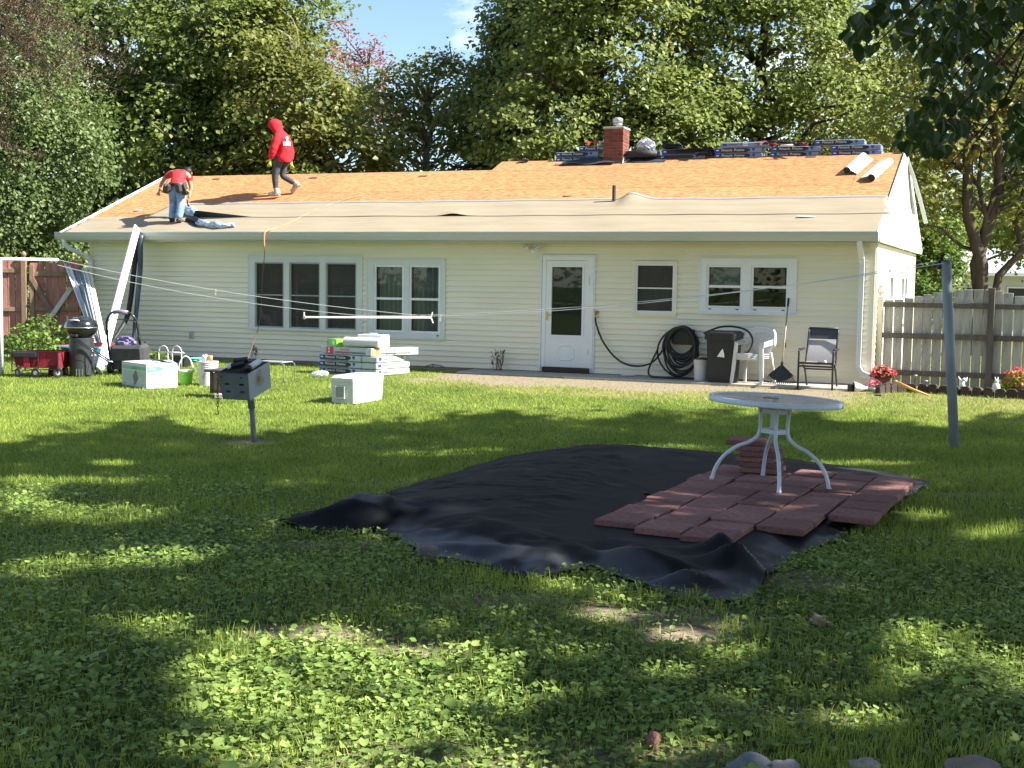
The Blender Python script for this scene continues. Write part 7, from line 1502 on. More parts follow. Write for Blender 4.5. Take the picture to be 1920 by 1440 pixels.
def figurine(label, px, py, k):
    p = at(px, py); th = thing('garden_figurine', label, 'figurine', (p.x, p.y + .12, gz(p.x, p.y) + .03)); mb = MB()
    if k == 0: mb.tube(smooth_path([(.02, 0, 0), (.0, 0, .07), (-.01, 0, .12), (0, 0, .17)], 6), 1, 10, True, [.022 + .018 * math.sin(i / 18 * PI) for i in range(19)]); mb.ball((.01, -.01, .20), .026, 10, 8); mb.obj('body', wfig, th, True); mb = MB(); mb.tube([(-.01, 0, .16), (-.05, .0, .20), (-.075, 0, .245)], 1, 6, True, [.016, .014, .005]); mb.obj('wing', wfig, th, True); mb = MB(); mb.tube([(.01, 0, .16), (.045, 0, .18), (.06, 0, .235)], 1, 6, True, [.016, .014, .005]); mb.obj('wing', wfig, th, True)
    else: mb.tube(smooth_path([(0, 0, 0), (.005, 0, .05), (-.005, 0, .12), (0, 0, .16)], 6), 1, 10, True, [.035 + .02 * math.sin(i / 18 * PI) for i in range(19)]); mb.ball((.0, -.01, .185), .032, 10, 8); mb.obj('body', wfig, th, True); mb = MB(); [mb.tube([(s * .012, 0, .20), (s * .024, .005, .25)], 1, 6, True, [.010, .006]) for s in (-1, 1)]; mb.obj('ears', wfig, th, True)
figurine('small white winged garden figure at the fence foot, left one', 1810, 741, 0); figurine('small white rabbit-like garden figure at the fence foot, right one', 1873, 743, 1)
for i, (px, py, s, lab) in enumerate(((1716, 736, .22, 'small solar garden light leaning left of the grey clothes post'), (1738, 738, .15, 'tiny solar garden light stake beside the taller one'))):
    p = at(px, py); th = thing('solar_light', lab, 'garden light', (p.x, p.y + .15, p.z), .2); mb = MB(); mb.tube([(0, 0, -.03), (.05 * s * 4, 0, s)], .007, 6); mb.obj('stake', blackp, th); mb = MB(); mb.lathe([(.012, 0), (.022, .03), (.03, .035), (.028, .05), (0, .055)], 12, (.05 * s * 4, 0, s - .01)); mb.obj('lamp_head', grey_pl, th, True)

# --- weathered fence on the right
fgr = mat('weathered_board', (.33, .32, .305), .9, .22, 4.5, stretch=(2.2, 2.2, .35), bump=.5, bscale=26, dirt=.85, dirt_rgb=(.085, .072, .058), island=.12, rgb2=(.44, .435, .42), spec=.12); fgd = mat('weathered_dark', (.13, .115, .10), .9, .25, 6, stretch=(2, 2, .4), bump=.5, dirt=.5, dirt_rgb=(.06, .05, .04))
rf = thing('fence', 'weathered grey plank fence with an arched top, right of the house', 'fence', HC, -TH)
FR = .38; XR = lambda px, py=640: HL(atwall(px, py, FR)).x
x0, xm_, x1 = XR(1656), XR(1856), XR(1856) + (XR(1856) - XR(1656))
def archtop(x):
    k = (x - x0) / (xm_ - x0)
    if k <= 1.0: return 1.50 + .19 * sstep(min(1, k * 1.25))
    return 1.68 - .24 * sstep((k - 1) * 1.6)
planks(rf, x0, x1, FR, .12, archtop, .1505, .010, fgr, 8)
for z in (1.43, .93, .33): mb = MB(); mb.cbox(((x0 + x1) / 2, FR - .034, z), (x1 - x0 + .05, .04, .085), .004); mb.obj('rail', fgd, rf)
mb = MB(); mb.cbox((xm_ + .0, FR - .06, .86), (.10, .10, 1.72), .006); mb.obj('post', fgd, rf)
mb = MB(); mb.cbox((x0 - .06, FR - .03, .80), (.09, .09, 1.52), .006); mb.lathe([(.035, 1.56), (.03, 1.60), (.055, 1.63), (.05, 1.67), (.03, 1.70), (.042, 1.73), (.03, 1.77), (0, 1.78)], 14, (x0 - .06, FR - .03, 0)); mb.obj('post', mat('cream_post', (.55, .52, .42), .7, .1, 7), rf)
# --- pale neighbouring building and the far left house
nb = thing('neighbour_building', 'pale blue-grey low building behind the forked tree on the right', 'building', (0, 0, 0)); Yn = 47
a = atY(1738, 560, Yn); b = atY(2010, 560, Yn); nbm = mat('pale_blue_wall', (.52, .55, .57), .7, .04, 2)
mb = MB(); mb.box(((a.x + b.x) / 2, Yn + 3, 1.25), (b.x - a.x, 6, 2.5)); mb.obj('wall', nbm, nb); mb = MB(); mb.prism([(Yn - .6, 2.18), (Yn + 3, 3.15), (Yn + 6.6, 2.18), (Yn + 6.6, 2.30), (Yn + 3, 3.28), (Yn - .6, 2.30)], (a.x - .4, b.x + .4), 'x'); mb.obj('roof', mat('grey_shingle', (.36, .38, .40), .85, .12, 8), nb)
for px in (1746, 1806, 1856, 1905): w_ = atY(px, 540, Yn); mb = MB(); mb.box((w_.x, Yn - .02, 1.35), (.7, .06, .9)); fr_ = mb.obj('window', trim_m, nb); mb = MB(); mb.box((w_.x, Yn - .056, 1.35), (.58, .01, .78)); mb.obj('pane', black_ink, fr_)
# house and trees behind the camera, seen mirrored in the panes
bh = thing('opposite_house', 'house with a brown-red roof and a white gable behind the camera, mirrored in the windows', 'house', (-9.5, -17, 0), .25); mb = MB(); mb.box((0, 0, 1.4), (11, 7, 2.8)); mb.obj('wall', mat('opp_wall', (.25, .22, .19), .8, .1, 2), bh); mb = MB(); mb.prism([(-4, 2.7), (4, 2.7), (0, 5.0)], (-5.9, 5.9), 'x'); mb.obj('roof', mat('redbrown_roof', (.19, .065, .05), .85, .15, 6), bh); mb = MB(); mb.prism([(1.2, 2.7), (4.6, 2.7), (2.9, 4.3)], (3.4, 4.9), 'y'); mb.box((2.9, 4.1, 1.35), (3.3, 1.4, 2.7)); mb.obj('porch', mat('porch_white', (.7, .7, .7), .6, .04, 3), bh)
# ================================================================== on the roof
def RZ(y): return roofz(y)
def on_ridge(px, py, y=RID_R): return HL(hplane(px, py, HV, HC.dot(HV) + y))
# bundles lying along the ridge
RS = math.atan(SLOPE); GR = 'shingle bundles along the roof ridge'; zr = RZ(RID_R)
def ridge_bundle(px0, lay, label, dark=True, dy=0.0, yawj=0.0, texts=True):
    x = on_ridge(px0, 290).x + BL / 2; p = HW(x, RID_R + .10 + dy, zr - .055 + lay * .104); return bundle(label, (p.x, p.y, p.z), -TH + yawj, dark, GR, texts, both=False, wrap=bun_me2)
ridge_bundle(1044, 0, 'blue-wrapped shingle bundle left of the chimney, bottom layer at the left end', yawj=.01); ridge_bundle(1044, 1, 'blue-wrapped shingle bundle left of the chimney, lying second from the ridge', yawj=-.012)
ridge_bundle(1087, 2, 'blue-wrapped shingle bundle left of the chimney, topmost and pushed to the right', yawj=.02)
ridge_bundle(1238, 0, 'shingle bundle right of the white bag, lying on the ridge', yawj=-.01, texts=False); ridge_bundle(1150, 0, 'shingle bundle mostly hidden behind the chimney'); ridge_bundle(1150, 1, 'upper shingle bundle behind the chimney, its end showing under the white bag', texts=False)
ridge_bundle(1242, 1, 'half opened dark shingle bundle in the left middle of the ridge row', yawj=.03, texts=False, dy=.02)
ridge_bundle(1341, 0, 'blue-wrapped shingle bundle in the middle of the ridge row, bottom layer', yawj=.01); ridge_bundle(1341, 1, 'blue-wrapped shingle bundle in the middle of the ridge row, second layer', yawj=-.015); ridge_bundle(1352, 2, 'short blue-wrapped bundle on top in the middle of the ridge row', False, yawj=.03)
ridge_bundle(1444, 0, 'blue-wrapped shingle bundle under the red jacket, bottom layer', yawj=.008); ridge_bundle(1448, 1, 'blue-wrapped shingle bundle under the red jacket, upper layer', yawj=-.02)
ridge_bundle(1560, 0, 'blue-wrapped shingle bundle at the right end of the ridge row, bottom layer', yawj=-.01); ridge_bundle(1558, 1, 'blue-wrapped shingle bundle at the right end of the ridge row, second layer', yawj=.012)
x = on_ridge(1540, 270).x; p = HW(x + .34, RID_R + .12, zr - .055 + 2 * .104); o = bundle('topmost dark shingle bundle near the right end of the ridge row', tuple(p), -TH + .03, True, GR, True, wrap=bun_me2)
# loose opened shingles
shm = mat('black_shingle', (.028, .030, .036), .85, .25, 16, bump=.5, bscale=60)
def sheetpile(label, px, lay, n, w, d, seed, yj=0.0):
    r = random.Random(seed); x = on_ridge(px, 285).x; p = HW(x, RID_R + .06, zr + lay); th = thing('loose_shingles', label, 'shingles', p, -TH + yj)
    for i in range(n): MB().box((r.gauss(0, .03), r.gauss(0, .03), .006 + i * .011), (w * r.uniform(.9, 1), d, .008), (r.gauss(0, .04), r.gauss(0, .04), r.gauss(0, .06))).obj('shingle', shm, th)
    return th
sheetpile('stack of loose black shingles on the ridge, left of the yellow-green bush top', 1260, .19, 7, .36, .3, 3, .1); sheetpile('flat pile of loose black shingles on the ridge beside the opened bundle', 1300, .10, 5, .8, .32, 4); sheetpile('loose grey shingles slipping off the bundles in the middle of the ridge', 1310, .14, 3, .3, .3, 5, -.3); sheetpile('low pile of dark shingles between two bundle rows on the ridge', 1322, .02, 8, .34, .3, 6)
bagm = mat('white_film', (.48, .51, .58), .3, .1, 9, spec=.6)
x = on_ridge(1212, 272).x; crumple('crumpled white plastic bag on the ridge just right of the chimney', 'plastic_bag', HW(x, RID_R - .02, zr + .12), (.17, .13, .14), bagm, 21, 'bag', 24, .45)
x = on_ridge(1196, 288).x; mb = MB(); mb.tube([(-.28, 0, .08), (.0, 0, .09), (.34, 0, .08)], 1, 12, True, [.075, .095, .06]); tag(mb.obj('felt_roll', blackfelt, None, True, HW(x + .1, RID_R - .15, zr - .02), (0, 0, -TH)), 'lumpy roll of black roofing felt beside the chimney', 'felt roll')
mb = MB(); mb.grid(lambda u, v: Vector((-.62 + 1.1 * u, -.34 + .5 * v * (1 - .5 * (1 - u)), -.135 + .205 * v * (1 - .5 * (1 - u)) + .02 * math.sin(9 * u + 4 * v) + .02)), 16, 8); o = mb.obj('felt_piece', mat('torn_felt', (.035, .036, .045), .7, .25, 9), None, True, HW(cxm - .42, RID_R - .05, zr + .0), (0, 0, -TH)); tag(o, 'torn dark felt left of the chimney under the bundles', 'felt')
mb = MB(); mb.grid(lambda u, v: Vector((-.3 + .75 * u, -.28 + .3 * v, -.115 + .123 * v + .03 * abs(math.sin(7 * u)) * v + .015)), 14, 6); o = mb.obj('felt_piece', mat('torn_felt', (.035, .036, .045), .7, .25, 9), None, True, HW(cxm + .62, RID_R - .0, zr), (0, 0, -TH)); tag(o, 'torn dark felt right of the chimney below the white bag', 'felt')
redcl = mat('red_cloth', (.30, .02, .025), .75, .15, 7, bump=.4)
x = on_ridge(1430, 266).x; crumple('crumpled red jacket on the bundles, left of the black harness', 'jacket', HW(x, RID_R + .08, zr + .18), (.22, .12, .055), redcl, 22, 'jacket', 18, .5); x = on_ridge(1492, 268).x; crumple('red cloth lying on the bundles, right of the black harness', 'cloth', HW(x, RID_R + .08, zr + .18), (.20, .10, .035), redcl, 23, 'cloth', 18, .5)
x = on_ridge(1462, 268).x; mb = MB(); r = random.Random(4)
for i in range(6): mb.tube(smooth_path([(-.3 + r.gauss(0, .06), r.gauss(0, .05), .02), (-.1, r.gauss(0, .06), .07 + r.gauss(0, .02)), (.1 + r.gauss(0, .05), r.gauss(0, .05), .03), (.36 + r.gauss(0, .08), r.gauss(0, .05) - .1, -.01)], 6), .019, 6)
tag(mb.obj('safety_harness', black_rub, None, True, HW(x, RID_R - .02, zr + .20), (0, 0, -TH)), 'tangle of black harness straps and hose on the bundles', 'harness')
x = on_ridge(1478, 272).x; mb = MB(); mb.tube([(-.12, -.06, 0), (.14, -.08, 0)], .022, 10); tag(mb.obj('white_tube', white_p, None, True, HW(x, RID_R - .12, zr + .16), (0, 0, -TH)), 'short white tube on the bundles below the harness', 'tube')
for px, m_, lab in ((1100, mat('red_plastic', (.6, .06, .05), .5), 'small red tool on the bundles left of the chimney, left one'), (1115, mat('red_plastic', (.6, .06, .05), .5), 'small red tool on the bundles left of the chimney, right one'), (1123, white_p, 'small white bottle on the bundles left of the chimney')):
    x = on_ridge(px, 275).x; mb = MB(); mb.cbox((0, 0, .04), (.05, .05, .08), .01); mb.box((.02, 0, .07), (.10, .03, .03)); tag(mb.obj('hand_tool' if 'tool' in lab else 'bottle', m_, None, loc=HW(x, RID_R + .08, zr + .288), rot=(0, 0, -TH + .3)), lab, 'tool' if 'tool' in lab else 'bottle')
# two rolls of white membrane on the right of the bare boards
for k, (a_, b_, side, lab) in enumerate((((1588, 327), (1619, 300), 1, 'white membrane roll on the bare boards, the left and higher one'), ((1634, 341), (1668, 310), -1, 'white membrane roll on the bare boards near the rake, the right and lower one'))):
    A, B2 = atroof(*a_), atroof(*b_); d = (B2 - A); l = d.length; d.normalize(); sd = d.cross(RN).normalized(); R_r = .068; base = A + RN * (R_r + .004)
    th = thing('membrane_roll', lab, 'roll', (0, 0, 0)); mb = MB(); mb.tube([base, base + d * l], R_r, 22); autosmooth(mb.obj('roll', white_p, th)); mb = MB(); mb.tube([base - d * .004, base + d * .004], R_r * .93, 20); mb.obj('roll_end', blackfelt, th)
    mb = MB(); e = sd * side; mb.add([A + RN * .10 + e * (.045 if side < 0 else .03), A + e * .19 + RN * (.02 if side > 0 else .06), B2 + e * .19 + RN * (.02 if side > 0 else .06), B2 + RN * .10 + e * .045], [(0, 1, 2, 3)]); o = mb.obj('loose_end', mat('grey_membrane', (.52, .52, .48), .6, .05, 5), th); md = o.modifiers.new('t', 'SOLIDIFY'); md.thickness = .004
p = atroof(1512, 406, .03); mb = MB(); mb.box((0, 0, 0), (.28, .05, .012), (.3, .05, .1)); tag(mb.obj('white_scrap', white_p, None, loc=p, rot=(0, 0, -TH)), 'white plastic scrap lying on the felt at the right', 'scrap')
p = atroof(985, 301, .02); mb = MB(); mb.box((0, 0, .02), (.22, .12, .012), (.2, -.1, .3)); mb.box((.05, 0, .05), (.10, .1, .01), (.1, .3, 0)); tag(mb.obj('shingle_scrap', shm, None, loc=HW(on_ridge(985, 297).x, RID_R - .08, zr - .02), rot=(0, 0, -TH)), 'dark scrap of shingle on the bare ridge left of the bundles', 'scrap')
p = atroof(1064, 367, .01); mb = MB(); mb.box((0, 0, 0), (.16, .05, .008), (.3, 0, .2)); tag(mb.obj('shingle_scrap', mat('brown_scrap', (.20, .12, .08), .8), None, loc=p, rot=(0, 0, -TH)), 'thin brown scrap on the bare boards left of the vent pipe', 'scrap')
# loose trim strips hanging at the far side of the right gable
tg = mat('grey_trim_back', (.30, .29, .33), .5, .1, 6)
for pts, lab, m_ in ((((1700, 292), (1703, 330), (1708, 370), (1714, 402)), 'grey metal trim strip hanging off the right gable, the shorter one', tg), (((1701, 300), (1712, 330), (1724, 370), (1736, 418)), 'grey metal trim strip dangling free at the right gable, the longer one', mat('grey_strip', (.40, .42, .42), .5, .1, 6))):
    yb2 = [RID_R + .1, RID_R + .5, RID_R + 1.0, RID_R + 1.4]; P = [hplane(x, y, HV, HC.dot(HV) + q) for (x, y), q in zip(pts, yb2)]; mb = MB()
    for a, b in zip(P[:-1], P[1:]): mb.bar(a, b + (b - a) * .02, .075, .01, (.6, 1, 0))
    tag(mb.obj('loose_trim', m_), lab, 'trim strip')
# orange cord over the roof, the gutter and down to the grill
cp = [atroof(680, 366, .012), atroof(640, 376, .014), atroof(600, 390, .016), atroof(560, 409, .02), atroof(535, 421, .02), atroof(512, 429, .02)]
lip = HW(HL(atwall(497, 437, -.57)).x, -.575, 2.575); cp.append(lip); x0 = HL(lip).x
P = smooth_path(cp, 6); dn = smooth_path([lip, HW(x0 + .0, -.60, 2.45), HW(x0 + .01, -.60, 2.2)], 6); dn2 = smooth_path([HW(x0 + .01, -.60, 2.2)] + [atwall(a_, b_, q_) for a_, b_, q_ in ((491, 545, -.63), (488, 595, -.70), (480, 630, -.85), (470, 658, -1.05), (462, 678, -1.25))], 8)
cd = thing('extension_cord', 'orange cord running down the roof, over the gutter and down to the lawn', 'cord', (0, 0, 0)); mb = MB(); mb.tube(P, .011, 6); mb.tube(dn, .014, 6); mb.obj('orange_length', mat('orange_cord', (.72, .26, .10), .55, .08, 9), cd, True); mb = MB(); mb.tube(dn2, .0075, 6); mb.obj('shaded_length', mat('shaded_cord', (.14, .07, .05), .6, .1, 9), cd, True)  # lower cord is orange too; its shade is put into a browner colour

# --- lifted felt and blue release film beside the bent worker
fb2 = [(456, 407.5), (366, 394), (352, 399), (350, 408)]
mb = MB(); tp = atroof(478, 407.5, .02); q = [atroof(366, 396, .16), atroof(360, 400, .13), atroof(362, 407, .03)]; vs = [tp, *q]
n = 14
for i in range(n):
    a0, a1 = i / n, (i + 1) / n; f = lambda t_: q[0].lerp(q[2], t_) + RN * (.03 * math.sin(t_ * 21)); mb.add([tp + RN * .002, f(a0), f(a1)], [(0, 1, 2)])
tag(mb.obj('lifted_felt', blackfelt), 'black pleated underside of the felt pulled up beside the bent worker', 'felt')
rlf = mat('blue_film', (.30, .42, .58), .3, .4, 9, rgb2=(.5, .6, .7)); rl2 = mat('denim_blue_film', (.10, .17, .30), .22, .6, 14, rgb2=(.40, .52, .70), stretch=(1, 1, 2.5), spec=.6)
fm_ = thing('release_film', 'crumpled shiny blue and black backing film lying on the felt by the bent worker', 'film', (0, 0, 0))
def lumpy(P, rs, m, seed, name='film_roll'):
    r = random.Random(seed); P = smooth_path(P, 6); mb = MB(); k = len(P); mb.tube(P, 1, 14, True, [np.interp(i / (k - 1), np.linspace(0, 1, len(rs)), rs) for i in range(k)])
    mb.v = [tuple(Vector(v_) + Vector((math.sin(v_[0] * 31 + v_[2] * 47), math.sin(v_[1] * 29 + v_[0] * 41), math.sin(v_[2] * 53 + v_[0] * 23))) * .016) for v_ in mb.v]; mb.obj(name, m, fm_, True)
lumpy([atroof(336, 390, .07), atroof(348, 393, .09), atroof(360, 398, .09), atroof(367, 402, .06)], [.07, .11, .10, .06], rl2, 1); lumpy([atroof(372, 418, .05), atroof(390, 420, .06), atroof(412, 423, .06), atroof(440, 423, .05)], [.07, .075, .07, .04], rl2, 2)
mb = MB(); c_ = [atroof(342, 414, .012), atroof(350, 424, .012), atroof(366, 428, .012), atroof(382, 423, .014), atroof(386, 414, .03), atroof(372, 406, .05), atroof(354, 405, .04)]; cc_ = sum(c_, Vector()) / 7 + RN * .03; mb.add([cc_] + c_, [(0, i, i % 7 + 1) for i in range(1, 8)]); mb.obj('black_sheet', black_rub, fm_); lumpy([atroof(352, 411, .05), atroof(366, 413, .07), atroof(381, 419, .06)], [.05, .06, .04], black_rub, 3)

# ================================================================== the two workers
def skin_fig(name, joints, edges, m, parent, sub=2, root=0):
    names = list(joints); me = bpy.data.meshes.new(name); me.from_pydata([joints[k][0] for k in names], [(names.index(a), names.index(b)) for a, b in edges], []); o = link(name, me, parent); me.materials.append(m)
    md = o.modifiers.new('skin', 'SKIN'); sv = me.skin_vertices[0].data
    for i, k in enumerate(names): rr_ = joints[k][1]; sv[i].radius = rr_ if isinstance(rr_, tuple) else (rr_, rr_); sv[i].use_root = (i == root)
    md.use_smooth_shade = True; md.branch_smoothing = .6; s = o.modifiers.new('sub', 'SUBSURF'); s.levels = sub; s.render_levels = sub
    return o
skin_m = mat('skin', (.36, .19, .12), .55, .06, 9); hair_m = mat('dark_hair', (.012, .010, .009), .6, .2, 9); hood_m = mat('red_hoodie', (.56, .012, .022), .8, .12, 5, bump=.35, bscale=9); tee_m = mat('red_shirt', (.58, .025, .03), .8, .12, 5, bump=.3, bscale=9); grey_pants = mat('charcoal_trousers', (.05, .052, .056), .8, .3, 5, bump=.5, bscale=11); jeans_m = mat('blue_jeans', (.14, .22, .36), .85, .3, 6, bump=.5, bscale=12, rgb2=(.22, .32, .48)); glove_m = mat('lime_glove', (.52, .55, .08), .7, .1, 9); tan_shoe = mat('tan_boot', (.42, .33, .25), .7, .15, 9); dk_shoe = mat('dark_boot', (.05, .04, .036), .7, .2, 9); belt_m = mat('tool_leather', (.045, .032, .028), .6, .25, 8, bump=.3)

# walking worker: local x is the way he walks, y his left (towards the camera), z up
f0 = atroof(521, 369); W1 = thing('person', 'person in a red hooded top and grey trousers walking along the roof, head bowed', 'person', f0, 2.98)
def roofdz(x, y):                              # height of the roof under a local point, relative to the foot
    c, s = math.cos(W1.rotation_euler.z), math.sin(W1.rotation_euler.z); w = f0 + Vector((x * c - y * s, x * s + y * c, 0)); return (w - HC).dot(HV) * SLOPE - (f0 - HC).dot(HV) * SLOPE
zl = roofdz(-.28, -.10)
body = {'pelvis': ((-.10, 0, .84), (.12, .09)), 'belly': ((-.10, 0, .98), (.115, .09)), 'chest': ((-.08, 0, 1.16), (.14, .10)), 'neck': ((.0, 0, 1.31), .055), 'jaw': ((.075, 0, 1.37), .07), 'head': ((.09, 0, 1.45), (.085, .09)), 'crown': ((.08, 0, 1.52), .06),
        'hipL': ((-.09, .09, .80), .085), 'kneeL': ((.03, .09, .43), .058), 'ankL': ((.0, .09, .09), .034), 'toeL': ((.10, .09, .04), .022),
        'hipR': ((-.10, -.09, .80), .085), 'kneeR': ((-.07, -.09, .42), .058), 'ankR': ((-.33, -.10, .20 + zl), .034), 'toeR': ((-.27, -.10, .07 + zl), .022),
        'shL': ((-.05, .19, 1.22), .06), 'elL': ((.0, .25, .97), .045), 'wrL': ((.075, .22, .76), .03), 'shR': ((-.07, -.19, 1.22), .06), 'elR': ((-.16, -.25, .98), .045), 'wrR': ((-.20, -.22, .77), .03)}
E_ = [('pelvis', 'belly'), ('belly', 'chest'), ('chest', 'neck'), ('neck', 'jaw'), ('jaw', 'head'), ('head', 'crown')] + [(a, b) for s in 'LR' for a, b in (('pelvis', 'hip' + s), ('hip' + s, 'knee' + s), ('knee' + s, 'ank' + s), ('ank' + s, 'toe' + s), ('chest', 'sh' + s), ('sh' + s, 'el' + s), ('el' + s, 'wr' + s))]
skin_fig('body', body, E_, skin_m, W1)
def clothed(names, extra, b): return {k: (b[k][0], tuple(r_ + extra for r_ in b[k][1]) if isinstance(b[k][1], tuple) else b[k][1] + extra) for k in names}
def loft(mb, secs, n=22, w=.010, seed=0):
    """cloth tube through ellipses (centre, rx, ry), with folds"""
    vs = []
    for j, (c, rx, ry) in enumerate(secs):
        for i in range(n):
            a = 2 * PI * i / n; f = 1 + (w / rx) * (math.sin(3 * a + 2.1 * j + seed) + .7 * math.sin(7 * a - 1.3 * j)); vs.append((c[0] + rx * f * math.cos(a), c[1] + ry * f * math.sin(a), c[2]))
    return mb.add(vs, [(j * n + i, j * n + (i + 1) % n, (j + 1) * n + (i + 1) % n, (j + 1) * n + i) for j in range(len(secs) - 1) for i in range(n)])
def sleeve(mb, P, rs, seed):
    P = smooth_path(P, 5); k = len(P); mb.tube(P, 1, 12, True, [np.interp(i / (k - 1), np.linspace(0, 1, len(rs)), rs) * (1 + .07 * math.sin(i * 1.9 + seed)) for i in range(k)])
mb = MB(); loft(mb, [((-.125, 0, .70), .155, .185), ((-.13, 0, .73), .165, .195), ((-.135, 0, .82), .165, .19), ((-.145, 0, .92), .16, .18), ((-.145, 0, 1.02), .16, .185), ((-.13, 0, 1.12), .16, .205), ((-.105, 0, 1.20), .15, .215), ((-.07, 0, 1.265), .13, .185), ((-.035, 0, 1.31), .115, .13), ((.0, 0, 1.35), .11, .105), ((.035, 0, 1.40), .10, .095)])
sleeve(mb, [(-.09, .15, 1.22), (-.07, .215, 1.17), (-.01, .265, .97), (.03, .26, .86), (.07, .235, .765)], [.08, .095, .082, .074, .05], 1); sleeve(mb, [(-.10, -.15, 1.22), (-.10, -.215, 1.17), (-.17, -.265, .98), (-.19, -.25, .88), (-.20, -.225, .78)], [.08, .095, .08, .07, .05], 2)
mb.obj('hooded_top', hood_m, W1, True)
mb = MB()                                      # hood: a shell open towards the face
def hoodpt(u, v):
    th_ = PI * (.10 + .80 * u) ; ph_ = -PI / 2 + PI * v
    return None
hc_ = Vector((.065, 0, 1.425)); n1, n2 = 22, 14
vs = []
for j in range(n2 + 1):
    a = .98 + (PI - .98) * j / n2                                  # angle from the facing axis, open in front
    for i in range(n1):
        b = 2 * PI * i / n1; d = Vector((math.cos(a), math.sin(a) * math.cos(b), math.sin(a) * math.sin(b))); d = Matrix.Rotation(.5, 3, 'Y') @ d
        vs.append(hc_ + Vector((d.x * .145, d.y * .118, d.z * .15)) + Vector((-.05 if d.z < -.3 else 0, 0, -.04 if d.z < -.3 else 0)))
mb.add(vs, [(j * n1 + i, j * n1 + (i + 1) % n1, (j + 1) * n1 + (i + 1) % n1, (j + 1) * n1 + i) for j in range(n2) for i in range(n1)]); o = mb.obj('hood', hood_m, W1, True); md = o.modifiers.new('t', 'SOLIDIFY'); md.thickness = .012
tr = {'waist': ((-.11, 0, .86), (.125, .10)), 'hipL': ((-.08, .085, .79), .112), 'thL': ((-.01, .09, .60), .092), 'kneeL': ((.03, .09, .43), .078), 'shinL': ((.02, .09, .25), .062), 'ankL': ((.0, .09, .11), .055), 'hipR': ((-.10, -.085, .79), .108), 'thR': ((-.08, -.09, .60), .088), 'kneeR': ((-.07, -.09, .43), .074), 'shinR': ((-.2, -.095, .32 + zl * .5), .06), 'ankR': ((-.325, -.10, .215 + zl), .054)}
skin_fig('trousers', tr, [('waist', 'hipL'), ('hipL', 'thL'), ('thL', 'kneeL'), ('kneeL', 'shinL'), ('shinL', 'ankL'), ('waist', 'hipR'), ('hipR', 'thR'), ('thR', 'kneeR'), ('kneeR', 'shinR'), ('shinR', 'ankR')], grey_pants, W1)
skin_fig('boot', {'top': ((.0, .09, .17), .062), 'ank': ((.0, .09, .10), .068), 'heel': ((-.02, .09, .055), .064), 'ball': ((.11, .09, .05), (.06, .052)), 'toe': ((.18, .09, .044), (.05, .044))}, [('top', 'ank'), ('ank', 'heel'), ('heel', 'ball'), ('ball', 'toe')], tan_shoe, W1, root=1)
skin_fig('boot', {'top': ((-.32, -.10, .28 + zl), .06), 'ank': ((-.335, -.10, .20 + zl), .066), 'heel': ((-.385, -.10, .17 + zl), .064), 'ball': ((-.285, -.10, .07 + zl), (.06, .052)), 'toe': ((-.24, -.10, .04 + zl), (.05, .042))}, [('top', 'ank'), ('ank', 'heel'), ('heel', 'ball'), ('ball', 'toe')], tan_shoe, W1, root=1)
def hand(name, w, d, side, m, parent, s=1.0):
    """palm with four bent fingers and a thumb; w wrist, d pointing direction, side towards the thumb"""
    w = Vector(w); d = Vector(d).normalized(); n_ = d.cross(Vector(side)).normalized(); t_ = n_.cross(d).normalized(); J = {'w': (tuple(w), (.026 * s, .02 * s)), 'p': (tuple(w + d * .05 * s), (.032 * s, .018 * s)), 'k': (tuple(w + d * .085 * s), (.034 * s, .016 * s))}; E = [('w', 'p'), ('p', 'k')]
    for i, (o_, l) in enumerate(((.030, .065), (.011, .075), (-.010, .07), (-.030, .055))):
        b = w + d * .085 * s + t_ * o_ * s; J['f%da' % i] = (tuple(b + d * l * .5 * s + n_ * .008 * s), .0092 * s); J['f%db' % i] = (tuple(b + d * l * .9 * s + n_ * .035 * s), .008 * s); E += [('k', 'f%da' % i), ('f%da' % i, 'f%db' % i)]
    J['t1'] = (tuple(w + d * .045 * s + t_ * .045 * s), .0115 * s); J['t2'] = (tuple(w + d * .085 * s + t_ * .06 * s + n_ * .015 * s), .0095 * s); E += [('p', 't1'), ('t1', 't2')]
    return skin_fig(name, J, E, m, parent, 1)
hand('glove', (.075, .225, .765), (.25, -.1, -1), (1, .2, 0), glove_m, W1, 1.25); hand('glove', (-.205, -.22, .775), (-.1, .1, -1), (1, -.2, 0), glove_m, W1, 1.25)
mb = MB()                                      # face in the shade of the hood
for sy_ in (-1, 1): mb.ball((.165, sy_ * .03, 1.455), .010, 8, 6)
mb.obj('eyes', black_ink, W1); mb = MB(); mb.tube([(.168, 0, 1.455), (.192, 0, 1.42), (.172, 0, 1.412)], .011, 8); mb.obj('nose', skin_m, W1, True); mb = MB(); mb.box((.158, 0, 1.385), (.012, .045, .008)); mb.obj('mouth', mat('lip', (.25, .09, .08), .5), W1)
# white print on the back
mb = MB(); mb.cbox((0, 0, 0), (.008, .16, .075), .003); mb.cbox((0, 0, .055), (.008, .04, .04), .003); mb.ball((0, 0, .115), .032, 10, 6, (.25, 1, 1.2)); mb.cbox((0, .05, .045), (.008, .035, .025), .003); mb.obj('back_print', white_ink, W1, loc=(-.245, .155, 1.06), rot=(0, .08, 2.35))

